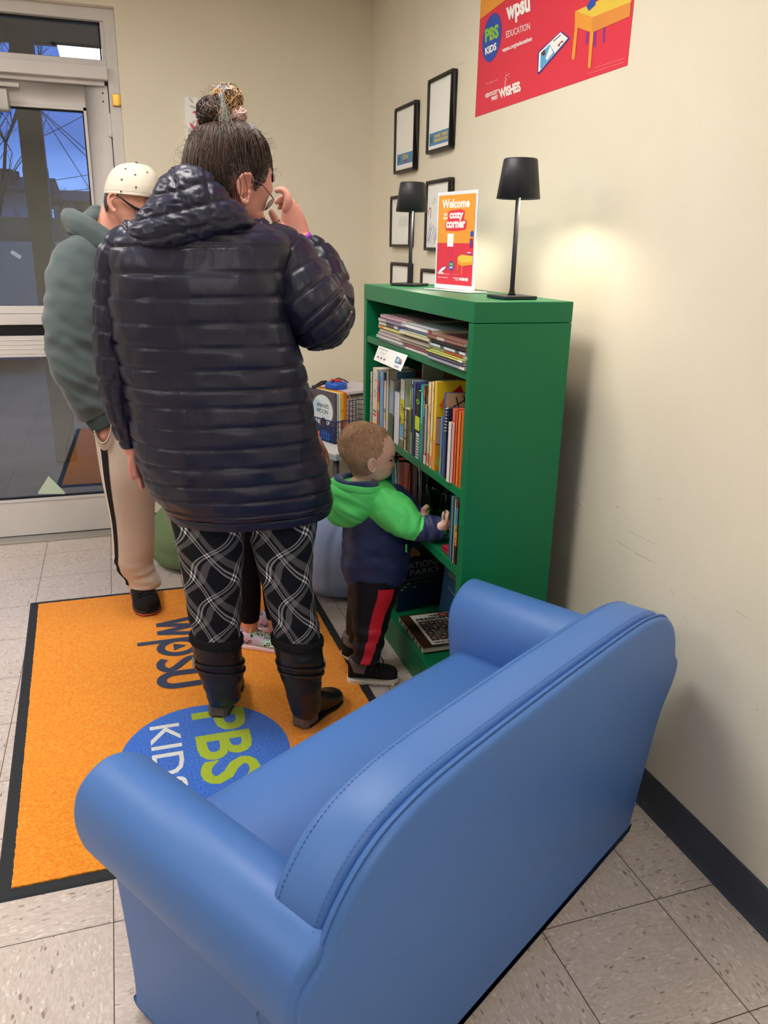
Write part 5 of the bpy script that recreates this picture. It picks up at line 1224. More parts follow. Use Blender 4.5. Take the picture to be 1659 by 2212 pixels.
# brim seen from the side: starts at the ear side, juts to the right and down
br = []
for i in range(9):
    t = i/8; ang = -.5*PI+PI*t
    inner = at(300, 424, MY)+V((.035+.0*math.cos(ang), .075*math.sin(ang), -.0)); outer = at(318, 446, MY)+V((.055*math.cos(ang)+.012, .070*math.sin(ang), -.03*math.cos(ang))); br.append((inner, outer))
vs = [p for q in br for p in q]; b.add(vs+[p+V((.001, 0, .003)) for p in vs], [(2*i, 2*i+1, 2*i+3, 2*i+2) for i in range(8)]+[(18+2*i, 20+2*i, 21+2*i, 19+2*i) for i in range(8)]+[(2*i+1, 19+2*i, 21+2*i, 2*i+3) for i in range(8)], CAPG)
b.build('brim', cap, smooth=True, label='grey brown brim')
gls = empty('sunglasses', at(275, 436, MY-.08), 'black sunglasses worn by the man under his cap', 'glasses')
b = MB(); pts = [at(250, 421, MY-.086), at(262, 428, MY-.086), at(276, 439, MY-.084), (at(292, 450, MY-.078)), at(306, 455, MY-.06)]
b.tube(pts, [.0025, .0035, .0045, .006, .006], BLACK, 8, ratio=.5); b.build('temple', gls, smooth=True)
b = MB(); Loft([[at(308, 455, MY-.062+i*.0245), V((.004, 0, 0)), V((0, 0, .016 if i not in (2, 3) else .010)), 2] for i in range(6)]).emit(b, BLACK, 16, 3); b.build('lens', gls, smooth=True)

# ---------------------------------------------------------------- BOY
BY = -1.76
boy = empty('person', (-.55, -1.75, 0), 'toddler boy in green and navy jacket reaching into the lower bookshelf', 'person')
b = MB(); hd = BY+.0
bhr = [(772, 800, 914, .030), (752, 822, 921, .050), (741, 836, 933, .060), (734, 846, 948, .068), (732, 851.5, 962, .071), (733, 852.5, 974, .072), (736, 849, 984, .071), (740, 846.5, 990, .069), (744, 848, 996, .066), (748, 850, 1001, .063), (752, 847.5, 1006, .06), (756, 846.5, 1012, .056), (759, 845, 1018, .052), (761, 841, 1025, .046), (765, 833, 1031, .04), (768, 820, 1036, .032)]
Loft(rounded([RG(779, 793, 911.5, hd, .01)]+[RG(l, r, y, hd, d) for l, r, y, d in bhr], 0, 1)).emit(b, SKIN_B, 36, 4)
limbm(b, [(790, 1000, hd, 22), (787, 1030, hd, 24), (784, 1060, hd, 30)], SKIN_B)
for pts in ([(806, 1021, hd-.069, 2.6), (798, 1014, hd-.073, 2.8), (796, 1003, hd-.074, 3), (801, 994.5, hd-.074, 3), (809, 993.5, hd-.072, 2.8), (813, 1000, hd-.070, 2.5)], [(802, 1012, hd-.067, 3.5), (801, 1002, hd-.067, 3.5), (807, 999, hd-.066, 2.5)], [(806, 1020, hd-.067, 3.8), (809, 1015, hd-.065, 3)]): finger(b, pts, SKIN_B)
Loft(rounded([RG(745, 840, 1062, BY, .055), RG(755, 850, 1100, BY, .06), RG(760, 860, 1160, BY, .062), RG(758, 860, 1230, BY, .062), RG(770, 850, 1260, BY, .055)], 1, 1)).emit(b, SKIN_B, 24, 3)
AY = -1.90
limbm(b, [(812, 1082, BY-.05, 22), (850, 1110, BY-.09, 22), (890, 1138, AY, 17), (930, 1140, AY-.03, 14), (958, 1136, AY-.05, 12), (966, 1126, AY-.055, 11)], SKIN_B)
limbm(b, [(860, 1090, BY+.06, 18), (890, 1110, BY+.05, 15), (908, 1108, BY+.04, 11), (918, 1106, BY+.03, 10)], SKIN_B)
HNY = AY-.06
Loft(rounded([RG(953, 967, 1132, HNY, .013), RG(957, 969, 1121, HNY, .013), RG(961, 970, 1113, HNY, .011)], 1, 1)).emit(b, SKIN_B, 18, 3)
for k in range(4): finger(b, [(966, 1116, HNY-.008+k*.007, 3.2), (969, 1108, HNY+.002+k*.007, 3.0), (964, 1103, HNY+.012+k*.007, 2.6)], SKIN_B)
finger(b, [(957, 1121, HNY-.008, 3.4), (957, 1112, HNY-.008, 3.1), (959, 1106, HNY-.002, 2.7)], SKIN_B)
H2 = BY+.02
Loft(rounded([RG(905, 922, 1112, H2, .014), RG(911, 930, 1107, H2, .014), RG(916, 934, 1101, H2, .012)], 1, 1)).emit(b, SKIN_B, 18, 3)
for k, (x, y) in enumerate(((925, 1095), (932, 1104), (934, 1110), (931, 1115))): finger(b, [(920, 1104+k*3, H2-.010, 4), (x-3, y+1, H2-.014, 3.8), (x+1, y+1, H2-.008, 3.4)], SKIN_B)
finger(b, [(912, 1108, H2, 4), (915, 1098, H2, 3.8), (922, 1092, H2, 3.4)], SKIN_B)
limbm(b, [(790, 1250, BY, 26), (792, 1330, BY-.03, 20), (790, 1380, BY-.06, 14), (786, 1405, BY-.065, 11)], SKIN_B); limbm(b, [(800, 1250, BY+.06, 24), (775, 1325, BY+.08, 18), (767, 1370, BY+.095, 11)], SKIN_B)
def bmatf(c):
    x, y = proj(c)
    if c.y > -1.81 and 841 < x < 847 and 993.5 < y < 996.5: return 1
    if c.y > -1.81 and 838 < x < 850 and 984.5 < y < 987: return 2
    if 843 < x and 1013 < y < 1015.5: return 3
    return 0
remeshed(b, 'body', boy, .003, bmatf, [SKIN_B, EYEW, mat('faint_brow', (150, 108, 90), .8, .1), mat('pink_lips', (206, 120, 112), .5, .3)])
BH1 = mat('sandy_buzz_hair', (172, 136, 110), .7, .25, noisecol=(200, 166, 134), nscale=30)
b = MB(); BL = Loft([RG(783, 789, 910.3, hd, .003)]+[RG(l-.6, r+.4, y-.6, hd, d+.0015) for l, r, y, d in bhr])
bface = [(835, 934), (828, 952), (826, 975), (817, 988), (812, 996), (800, 990), (793, 996), (793, 1012), (797, 1026), (775, 1038), (860, 1050), (870, 930)]
bk = lambda c: not inpoly(*proj(c), bface) and proj(c)[1] < 1028
for k in range(5200):
    u0 = rnd.random(); v0 = rnd.uniform(.2, 13.6); p = BL.pt(u0, v0, -.001)
    if not bk(p): continue
    q = BL.pt((u0+rnd.uniform(-.008, .008)) % 1, min(13.9, v0+rnd.uniform(.15, .45)), rnd.uniform(.001, .0028)); b.tube([p, p.lerp(q, .5)+(q-BL.frame(v0)[0]).normalized()*.0006, q], [.0007, .0006, .0003], BH1, 3)
BL.emit(b, BH1, 60, 5, keep=lambda c, u, v: bk(c), caps=(1, 0)); b.build('hair', boy, smooth=True, weld=False)
GRJ = mat('bright_green_shell', (98, 232, 124), .5, .3, bump=.15, bscale=300); NVJ = nylon('boy_navy_nylon', (44, 54, 96), .45, .25); FLN = mat('navy_fleece_lining', (34, 62, 108), .95, .1, bump=.6, bscale=300, sheen=.4)
def two(mb, L, nu, sub, disp, test, ma, mb_, caps=(1, 1)):
    L.emit(mb, ma, nu, sub, disp, keep=lambda c, u, v: test(c), caps=caps); L.emit(mb, mb_, nu, sub, disp, keep=lambda c, u, v: not test(c), caps=(0, 0))
jr = [(745, 830, 1036, .05), (735, 852, 1050, .07), (735, 862, 1068, .078), (738, 872, 1090, .083), (742, 880, 1112, .085), (744, 884, 1135, .086), (743, 885, 1158, .087), (741, 884, 1182, .088), (738, 882, 1206, .089), (739, 879, 1228, .088), (742, 874, 1243, .086), (748, 868, 1252, .083)]
JL = Loft([RG(l, r, y+(2 if i > 6 else 0), BY, d, y-(5 if i > 6 else 0), 2.2) for i, (l, r, y, d) in enumerate(jr)])
jd = lambda u, v, q: .0065*noise.noise(V((q.x*14+q.z*8, q.y*14, q.z*24)))+.002*noise.noise(V((q.x*30, q.y*30, q.z*60)))+(.003 if v > 10.4 else 0)
def green(c):
    x, y = proj(c)
    return y < 1106+max(0, x-775)*.50
b = MB(); two(b, JL, 72, 8, jd, green, GRJ, NVJ); b.build('jacket', boy, smooth=True, label='bright green and navy jacket body')
b = MB()
sl = Loft(rounded(limb([(806, 1074, BY-.045, 30), (826, 1088, BY-.07, 40), (850, 1106, BY-.095, 43), (874, 1124, BY-.12, 39), (893, 1136, BY-.135, 33), (905, 1141, AY, 29), (918, 1142, AY-.01, 28), (934, 1142, AY-.02, 27.5), (950, 1141, AY-.03, 26), (962, 1138, AY-.04, 20)]), 1, 0))
two(b, sl, 72, 14, lambda u, v, q: .0065*noise.noise(V((q.x*24+q.z*18, q.y*22, q.z*16-q.x*6)))+.003*noise.noise(V((q.x*60, q.y*50, q.z*30)))+(.0022*math.sin(q.x*190) if proj(q)[0] > 914 else 0), lambda c: proj(c)[0]+.12*(proj(c)[1]-1140) < 914-.6*max(0, proj(c)[1]-1142), GRJ, NVJ)
b.build('sleeve', boy, smooth=True, label='near green and navy sleeve')
b = MB(); Loft(rounded(limb([(852, 1072, BY+.05, 28), (872, 1092, BY+.055, 28), (893, 1108, BY+.05, 22), (908, 1110, BY+.04, 16)]), 1, 0)).emit(b, NVJ, 36, 6); b.build('sleeve', boy, smooth=True, label='far navy sleeve')
# hood lying open on the back
b = MB()
hb_ = [(745, 800, 1034, .05), (712, 832, 1042, .075), (706, 842, 1056, .082), (704, 838, 1072, .082), (702, 820, 1090, .078), (701, 800, 1106, .070), (706, 785, 1120, .058), (718, 768, 1131, .04)]
Loft([RG(l, r, y, BY-.022, d, p=2.2) for l, r, y, d in hb_[1:]]).emit(b, GRJ, 72, 8, lambda u, v, q: .009*noise.noise(V((q.x*20+q.z*34, q.y*14, q.z*10-q.x*8)))+.004*noise.noise(V((q.x*50+q.z*70, q.y*40, q.z*14))), caps=(0, 1))
hc = at(770, 1040, BY-.02)
collar(at(772, 1046, BY-.025), .078, .074, .011, .009, .12, GRJ, b, wr=.004)
b.build('hood', boy, smooth=True)
b = MB(); collar(at(768, 1047, BY-.02), .058, .058, .024, .018, .10, FLN, b, wr=.005); b.sphere(at(768, 1060, BY-.02), (.062, .062, .03), FLN, 24, 12); b.build('hood_lining', boy, smooth=True, label='navy fleece hood lining')
b = MB(); zx = at(877, 1184, BY-.088); b.bb(zx.x-.003, zx.x+.003, zx.y-.003, zx.y, zx.z-.014, zx.z+.014, GRJ); b.build('zip_pull', boy, bevel=.001, label='green zip pull')
TP = mat('black_tricot', (20, 21, 30), .5, .3, bump=.1); RST = mat('red_stripe', (206, 34, 56), .5, .3)
b = MB(); pdn = lambda u, v, q: .003*noise.noise(V((q.x*16, q.y*16, q.z*34)))+(.003*math.sin(q.z*120) if v > 3 else 0)
N1 = Loft([RG(l, r, y, Y, d, p=2.2) for l, r, y, Y, d in ((752, 868, 1240, BY-.01, .08), (754, 858, 1275, BY-.02, .072), (757, 846, 1310, BY-.03, .06), (760, 836, 1345, BY-.045, .052), (765, 828, 1380, BY-.06, .046), (764, 824, 1405, BY-.07, .042), (762, 812, 1425, BY-.075, .038))])
N1.emit(b, TP, 48, 8, pdn); N2 = Loft([RG(l, r, y, Y, d, p=2.2) for l, r, y, Y, d in ((755, 850, 1240, BY+.05, .06), (752, 830, 1290, BY+.06, .055), (750, 805, 1330, BY+.08, .048), (748, 795, 1365, BY+.09, .042), (748, 788, 1385, BY+.10, .038))])
N2.emit(b, TP, 36, 6, pdn); b.build('trousers', boy, smooth=True)
b = MB(); strip(N1, .735, .835, .5, 5.9, RST, .0014, 60, pdn, 7, lambda v: -.012*max(0, v-1)-(.02 if v > 3.9 else 0)); b.build('side_stripe', boy, smooth=True, label='red side stripe')
CREAM = mat('cream_rubber', (232, 222, 208), .6, .3); GCOL = mat('grey_padded_collar', (112, 104, 108), .6, .3)
def bboot(heel, toe, top_rows, label):
    d = toe-heel; L = d.length; d.normalize(); s = V((-d.y, d.x, 0)); w = .066; b = MB()
    secs = [[heel+d*(L*t)+V((0, 0, .016+h/2)), s*(w/2*wd), V((0, 0, h/2)), 2.4] for t, wd, h in ((0, .6, .070), (.08, .88, .082), (.25, 1.0, .086), (.45, .98, .070), (.62, 1.0, .050), (.8, 1.0, .044), (.93, .8, .038), (1, .35, .026))]
    Loft(secs).emit(b, BSH, 28, 5); Loft([RG(*q) for q in top_rows]).emit(b, BSH, 28, 4); bt = b.build('boot', boy, smooth=True, label=label)
    q0 = top_rows[0]; b = MB(); Loft([RG(q0[0]-2, q0[1]+1, q0[2]+22, q0[3], q0[4]+.003), RG(q0[0]-3, q0[1]+2, q0[2]+10, q0[3], q0[4]+.005), RG(q0[0]-2, q0[1]+1, q0[2]-2, q0[3], q0[4]+.003), RG(q0[0]+5, q0[1]-5, q0[2]-1, q0[3], q0[4]-.006)]).emit(b, GCOL, 32, 4); b.build('padded_collar', bt, smooth=True, label='grey padded collar')
    b = MB(); ol = []
    for k in (1, -1):
        lst = [(-.02, .55), (.05, .95), (.25, 1.05), (.5, 1.0), (.75, 1.12), (.92, .95), (1.02, .45)]
        for t, wd in (lst if k == 1 else reversed(lst)): ol.append(heel+d*(L*t)+s*(w/2*wd*k))
    b.prism([p+V((0, 0, .005)) for p in ol], (0, 0, .014), CREAM)
    for t in (.05, .17, .29, .55, .67, .79, .91): b.box(heel+d*(L*t)+V((0, 0, .0035)), (.012, w*.98, .006), CREAM, Matrix.Rotation(math.atan2(d.y, d.x), 3, 'Z'))
    b.build('sole', bt, bevel=.0015, label='cream lug sole'); b = MB(); Ls = Loft(secs)
    for k in range(5):
        z = .04+k*.011; p = heel+d*(L*(.62-.06*k))+V((0, 0, z+.018)); b.tube([p+s*.018, p+V((0, 0, .004))+d*.003, p-s*.018], .0018, BLACK, 5)
    p = heel+d*(L*.5)+V((0, 0, .092)); b.tube([p-s*.01, p-s*.02+V((0, 0, .022)), p-s*.03+d*.018+V((0, 0, .018)), p-s*.034+d*.03+V((0, 0, -.02))], .0022, BLACK, 5); b.tube([p, p+d*.02+V((0, 0, .014)), p+d*.035+V((0, 0, -.01)), p+d*.038+V((0, 0, -.03))], .0022, BLACK, 5)
    b.build('laces', bt, smooth=True)
h1 = atz(764, 1470, .002); h1.z = .002; t1 = h1+V((.145, -.050, 0)); ky = h1.y-.008; bboot(h1+V((-.018, .006, 0)), t1, [(757, 803, 1424, ky, .032), (756, 806, 1440, ky, .033), (756, 806, 1452, ky, .032)], 'near black boot with cream sole')
h2 = atz(742, 1420, .008); h2.z = .008; t2 = h2+V((.145, .03, 0)); bboot(h2, t2, [(744, 785, 1370, BY+.10, .032), (741, 788, 1392, BY+.10, .034), (738, 790, 1412, BY+.10, .034)], 'far black boot with cream sole')

# ---------------------------------------------------------------- GIRL behind the woman (leg, shoe and fingers visible)
GY = -1.42
girl = empty('person', (-.86, -1.40, 0), 'person hidden behind the woman, in black leggings and a pastel leopard print sneaker', 'person')
b = MB(); gx = lambda z, Y=GY: 0
gp = lambda x, y, z: V((x, y, z))
def vlimb(b, pts, m=SKIN, nu=24, sub=4, disp=None, k0=1, k1=1):
    rings = []
    P = [V(p[:3]) for p in pts]
    for i, p in enumerate(pts):
        t = (P[min(i+1, len(P)-1)]-P[max(0, i-1)]).normalized(); a = t.cross(V((0, 1, 0))); a = a.normalized() if a.length > .1 else V((1, 0, 0)); c = t.cross(a).normalized(); rings.append([P[i], a*p[3], c*(p[4] if len(p) > 4 else p[3]), 2.1])
    Loft(rounded(rings, k0, k1)).emit(b, m, nu, sub, disp)
ak = at(541, 1352, GY); gX = ak.x+.045
vlimb(b, [(gX, GY, 1.335, .03, .04), (gX, GY, 1.31, .06, .075), (gX, GY, 1.27, .068, .085), (gX, GY+.005, 1.22, .06, .07), (gX, GY+.0, 1.18, .045, .05)]); vlimb(b, [(gX, GY, 1.22, .04), (gX, GY, 1.10, .045)])
vlimb(b, [(gX, GY, 1.11, .06, .05), (gX, GY, 1.07, .125, .06), (gX, GY, .98, .12, .07), (gX, GY, .84, .10, .065), (gX, GY, .74, .125, .08), (gX, GY, .68, .12, .08)])
for s in (-1, 1):
    vlimb(b, [(gX+s*.06, GY, .72, .062), (gX+s*.055, GY, .42, .045), (gX+s*.05, GY, .22, .04), (ak.x if s < 0 else gX+.05, GY, .07, .026)])
vlimb(b, [(gX-.12, GY, 1.05, .035), (gX-.15, GY+.02, .86, .028), (gX-.14, GY-.02, .70, .02)])
fz = at(703, 985, -1.45)
vlimb(b, [(gX+.12, GY, 1.05, .035), (gX+.16, GY+.01, .90, .030), (fz.x-.035, -1.45, .80, .020), (fz.x-.018, -1.45, .775, .016)])
finger(b, [(694, 968, -1.45, 9), (702, 975, -1.45, 6), (707, 990, -1.452, 4.6), (708, 1003, -1.455, 4)]); finger(b, [(692, 972, -1.44, 7), (699, 990, -1.435, 5), (702, 1004, -1.43, 4)]); finger(b, [(688, 975, -1.43, 7), (694, 994, -1.42, 5), (697, 1006, -1.42, 4)]); finger(b, [(686, 975, -1.42, 6), (689, 992, -1.41, 4.5), (691, 1002, -1.41, 4)]); finger(b, [(690, 965, -1.46, 7), (694, 985, -1.47, 5), (696, 994, -1.47, 4)])
remeshed(b, 'body', girl, .004, None, [SKIN])
TB = mat('black_jersey', (20, 20, 24), .85, .1)
b = MB()
for s in (-1, 1): x1 = ak.x if s < 0 else gX+.05; vlimb(b, [(gX+s*.06, GY, .74, .072), (gX+s*.056, GY, .42, .053), (x1*.6+(gX+s*.05)*.4, GY, .22, .045), (x1, GY, .115, .033)], TB, 32, 5, lambda u, v, q: .0012*noise.noise(q*30), 1, 0)
b.build('leggings', girl, smooth=True)
b = MB(); GT = mat('dark_grey_top', (52, 52, 60), .85, .1); vlimb(b, [(gX, GY, 1.12, .05, .05), (gX, GY, 1.08, .13, .075), (gX, GY, .98, .128, .082), (gX, GY, .84, .115, .08), (gX, GY, .70, .14, .10), (gX, GY, .64, .145, .10)], GT, 40, 5)
vlimb(b, [(gX-.12, GY, 1.06, .045), (gX-.155, GY+.02, .86, .038), (gX-.145, GY-.02, .73, .028)], GT); vlimb(b, [(gX+.12, GY, 1.06, .045), (gX+.145, GY+.01, .90, .034), (fz.x-.050, -1.45, .815, .024)], GT); b.build('shirt', girl, smooth=True)
b = MB(); vlimb(b, [(gX, GY+.005, 1.36, .02, .03), (gX, GY+.0, 1.345, .055, .065), (gX, GY, 1.30, .074, .088), (gX, GY-.025, 1.22, .072, .07), (gX, GY-.04, 1.12, .065, .04), (gX, GY-.05, 1.04, .05, .02)], HAIR2, 60, 5, lambda u, v, q: .004*noise.noise(V((u*70, v, 0)))); b.build('hair', girl, smooth=True)
def leopard():
    m = bpy.data.materials.new('pastel_leopard_print'); m.use_nodes = True; t = m.node_tree; bs = t.nodes['Principled BSDF']; bs.inputs['Roughness'].default_value = .7
    co = t.nodes.new('ShaderNodeTexCoord'); n = t.nodes.new('ShaderNodeTexNoise'); n.inputs['Scale'].default_value = 14; r = t.nodes.new('ShaderNodeValToRGB')
    r.color_ramp.elements[0].position = .35; r.color_ramp.elements[0].color = rgb(214, 176, 206); r.color_ramp.elements[1].position = .65; r.color_ramp.elements[1].color = rgb(186, 222, 196); e = r.color_ramp.elements.new(.5); e.color = rgb(184, 196, 224)
    v = t.nodes.new('ShaderNodeTexVoronoi'); v.inputs['Scale'].default_value = 52; q = t.nodes.new('ShaderNodeValToRGB'); q.color_ramp.interpolation = 'CONSTANT'
    q.color_ramp.elements[0].color = (0, 0, 0, 1); q.color_ramp.elements[1].position = .18; q.color_ramp.elements[1].color = (1, 1, 1, 1); e = q.color_ramp.elements.new(.36); e.color = (0, 0, 0, 1)
    mx = t.nodes.new('ShaderNodeMix'); mx.data_type = 'RGBA'; mx.inputs[7].default_value = rgb(26, 24, 30)
    t.links.new(co.outputs['Object'], n.inputs[0]); t.links.new(n.outputs[0], r.inputs[0]); t.links.new(co.outputs['Object'], v.inputs[0]); t.links.new(v.outputs['Distance'], q.inputs[0]); t.links.new(q.outputs[0], mx.inputs[0]); t.links.new(r.outputs[0], mx.inputs[6]); t.links.new(mx.outputs[2], bs.inputs['Base Color']); return m
LEO = leopard(); PKS = mat('pale_pink_sole', (236, 206, 214), .6, .3); LML = mat('pale_lime_lace', (206, 216, 158), .8, .2)
gh = atz(512, 1391, .0085); gt = atz(604, 1402, .0085)
gh.z = gt.z = .0085; gt = gh+(gt-gh).normalized()*.205
shoe(girl, gh, gt, .078, .066, LEO, PKS, None, 'pastel leopard print sneaker with pink sole', M_lace=LML, sole_h=.016)
shoe(girl, gh+V((.09, .12, 0)), gt+V((.09, .12, 0)), .078, .066, LEO, PKS, None, 'second leopard print sneaker hidden behind the first', M_lace=LML, sole_h=.016)
# ================================================================ BEAN BAGS
def beanbag(c, rx, ry, h, m, label, seed, seams):
    e = empty('bean_bag', c, label, 'bean bag', None); c = V(c); b = MB()
    prof = [(0, .55, 0), (.02, .80, 0), (.10, .97, 0), (.25, 1.0, 0), (.42, .96, 0), (.60, .84, .01), (.76, .66, .03), (.88, .46, .05), (.96, .26, .06), (1.0, .06, .06)]
    L = Loft([[c+V((o*2, 0, h*z+.001)), V((rx*k, 0, 0)), V((0, ry*k, 0)), 2.15] for z, k, o in prof])
    d = lambda u, v, q: (.016*noise.noise(V((q.x*5+seed, q.y*5, q.z*5)))+.006*noise.noise(V((q.x*13, q.y*13+seed, q.z*16)))-.010*max(0, 1-min(abs(((u*seams+.15) % 1)-.5)*18, 1)))*min(1, v*.8)
    L.emit(b, m, 96, 7, d); b.build('cover', e, smooth=True)
    b = MB()
    for k in range(seams):
        u = (k+.35)/seams; b.tube([L.pt(u, .3+8.4*i/40, .0005, d) for i in range(41)], .0016, m, 4)
    b.build('seam', e, smooth=True); return e
BGREEN = mat('olive_green_cotton', (112, 132, 98), .85, .15, bump=.3, bscale=300); BBLUE = mat('powder_blue_vinyl', (160, 184, 232), .55, .3, bump=.1, bscale=300, noisecol=(152, 176, 228), nscale=6)
beanbag((-.985, -.43, 0), .235, .235, .42, BGREEN, 'olive green bean bag on the floor behind the man\'s and woman\'s legs', 2, 6)
beanbag((-.395, -.92, 0), .235, .245, .54, BBLUE, 'pale blue bean bag on the floor behind the toddler', 6, 5)
b = MB(); PAP = mat('white_paper', (232, 232, 230), .7, .2)
p = [atz(*q, .002) for q in ((342, 1199), (360, 1205), (361, 1209), (345, 1210))]; b.prism(p, (0, 0, .001), PAP); tag(b.build('paper_scrap'), 'small white scrap of paper on the floor beside the green bean bag', 'paper')

# ================================================================ CORNER TABLE WITH BASKET
TTOP = mat('white_laminate', (214, 216, 216), .4, .35); TGR = mat('grey_table_edge', (150, 156, 158), .5, .3); TLEG = mat('dark_table_leg', (44, 46, 50), .5, .3)
TZ = .545; d1 = V((-.38, .925, 0)).normalized(); d2 = V((.925, .38, 0)).normalized(); t0 = V((-.372, -.690, 0))
tbl = empty('side_table', (-.37, -.30, 0), 'low white topped table in the room corner, behind the bookshelf', 'table')
q = [t0, t0+d2*.36, t0+d2*.36+d1*.5, t0+d1*.6]
q = [t0, t0+d2*.375, V((-.03, -.06, 0)), t0+d1*.66]
b = MB(); b.prism([p+V((0, 0, TZ-.006)) for p in q], (0, 0, .006), TTOP); b.build('table_top', tbl)
b = MB(); b.prism([p+V((0, 0, TZ-.034)) for p in q], (0, 0, .0275), TGR); b.build('table_edge', tbl, bevel=.002, label='grey table edge')
cq = sum(q, V((0, 0, 0)))/4
for p in q: k = p.lerp(cq, .12); b = MB(); b.tube([k, k+V((0, 0, TZ-.034))], .014, TLEG, 12); b.build('leg', tbl, smooth=True)
WIREM = mat('navy_wire', (36, 50, 110), .45, .4)
k0 = V((-.327, -.503, TZ+.003)); bw, bl_ = .245, .32; bsk = empty('wire_basket', k0, 'navy wire basket of children\'s books on the corner table', 'basket')
def grid(b, o, ux, uy, nx, ny, r=.0014, rb=.0028):
    for i in range(nx+1): p = o+ux*(i/nx); b.tube([p, p+uy], rb if i in (0, nx) else r, WIREM, 6)
    for j in range(ny+1): p = o+uy*(j/ny); b.tube([p, p+ux], rb if j in (0, ny) else r, WIREM, 6)
b = MB(); grid(b, k0, d1*bl_, V((0, 0, .105)), 16, 4); b.build('side_panel', bsk, smooth=True)
b = MB(); grid(b, k0, d2*.085, V((0, 0, .105)), 4, 4); b.build('front_panel', bsk, smooth=True)
b = MB(); grid(b, k0+d2*.088, d2*(bw-.088), V((0, 0, .20)), 7, 8); b.build('front_panel', bsk, smooth=True)
b = MB(); grid(b, k0+d2*bw, d1*bl_, V((0, 0, .20)), 13, 8); b.build('side_panel', bsk, smooth=True)
b = MB(); grid(b, k0+d1*bl_, d2*bw, V((0, 0, .105)), 10, 4); b.build('back_panel', bsk, smooth=True)
b = MB(); grid(b, k0, d1*bl_, d2*bw, 13, 10); b.build('basket_floor', bsk, smooth=True)
PGS = mat('book_pages', (232, 224, 206), .8, .1)
def cbook(o, ul, ut, h, ccol, label, spine_side='near', art=None, group=None, name='book', pages=True, inset_=.003, cover_t=.0016, lean=None):
    """book standing: o corner, ul = cover width vector, ut = thickness vector"""
    upv = lean or V((0, 0, 1)); e = empty(name, o+ul/2+ut/2, label, 'book', group)
    m = cmat(ccol, .4, .35) if isinstance(ccol, tuple) else ccol; tn = ut.normalized(); ln = ul.normalized(); b = MB()
    hv = upv*h
    b.prism([o, o+ul, o+ul+hv, o+hv], tn*cover_t, m); b.prism([o+ut-tn*cover_t, o+ut-tn*cover_t+ul, o+ut-tn*cover_t+ul+hv, o+ut-tn*cover_t+hv], tn*cover_t, m)
    if spine_side == 'near': b.prism([o, o+ut, o+ut+hv, o+hv], ln*cover_t, m)
    else: b.prism([o+ul, o+ul+ut, o+ul+ut+hv, o+ul+hv], -ln*cover_t, m)
    cv = b.build('cover', e)
    if pages:
        b = MB(); oo = o+tn*cover_t+ln*(cover_t if spine_side == 'near' else inset_)+upv*inset_; uu = ut-tn*2*cover_t; ll_ = ul-ln*(inset_+cover_t)
        b.prism([oo, oo+ll_, oo+ll_+upv*(h-2*inset_), oo+upv*(h-2*inset_)], uu, PGS); b.build('pages', e)
    if art:
        b = MB(); art(b, o, ul, ut, hv, tn, ln); b.build('cover_art', e, weld=False)
    return e
bo_ = k0+d1*.006+d2*.006+V((0, 0, .002)); BHH = .240
def imani(b, o, ul, ut, hv, tn, ln):
    P = Print(b, o+ul, -ul, hv, -tn, .0004); P.rect(0, 0, 1, 1, cmat((88, 80, 92), .4), 1); P.poly([(0, .0), (1, 0), (1, .30), (.6, .34), (.3, .3), (0, .36)], cmat((40, 62, 112), .4), 2)
    P.ell(.60, .60, .34, .32, cmat((214, 226, 232), .5), 3, 36); P.ell(.42, .68, .13, .14, cmat((176, 206, 226), .5), 4)
    P.text("IMANI'S", .42, .66, .38, .085, cmat((60, 60, 70), .5), 0, 6); P.text('MOON', .42, .54, .36, .085, cmat((60, 60, 70), .5), 0, 6)
    P.line([(.42, .50), (.80, .49)], .004, cmat((110, 150, 170)), 5)
    br_ = cmat((96, 58, 44), .5); P.ell(.63, .34, .10, .12, cmat((46, 30, 30), .5), 5); P.ell(.63, .32, .075, .085, br_, 6); P.poly([(.78, .18), (.85, .34), (.90, .42), (.94, .44), (.90, .36), (.86, .24), (.83, .16)], br_, 6)
    P.poly([(.52, 0), (.56, .20), (.72, .22), (.86, .14), (.84, 0)], cmat((44, 96, 180), .5), 6); P.poly([(.40, .02), (.52, .03), (.52, .16), (.42, .15)], cmat((226, 96, 70), .5), 7); P.ell(.18, .85, .12, .08, cmat((60, 54, 62), .5), 2)
cbook(bo_, d1*.245, d2*.010, BHH, (92, 84, 96), 'picture book with a white moon cover titled Imani\'s Moon, front of the wire basket', art=imani)
off = .0125
for th, col, lab, art_ in ((.009, (196, 198, 208), 'thin pale grey book right behind the moon cover book in the basket', None), (.012, (232, 228, 222), 'white spined book in the basket beside the yellow one', None), (.014, (238, 200, 30), 'yellow and red spined book in the wire basket', 'y'), (.006, (244, 170, 40), 'thin amber book in the wire basket, right of the yellow one', None), (.006, (240, 128, 30), 'thin orange book, first of two at the right of the basket row', None), (.007, (238, 122, 60), 'orange book at the right end of the basket row', None)):
    def ya(b, o, ul, ut, hv, tn, ln):
        P = Print(b, o, ut, hv, -ln, .0004); P.rect(.1, 0, .95, .45, cmat((190, 24, 40), .4), 1); P.rect(.05, .62, .95, .66, cmat((190, 140, 30)), 1); P.rect(.3, .5, .36, .85, cmat((190, 140, 30)), 2)
    cbook(bo_+d2*off, d1*.24, d2*th, BHH-.003, col, lab, art=ya if art_ else None); off += th+.001
fo_ = bo_+d2*.093+d1*.01+V((0, 0, .0))
lb = V((0, 0, TZ+.203+.006)); z_ = BHH+TZ+.010
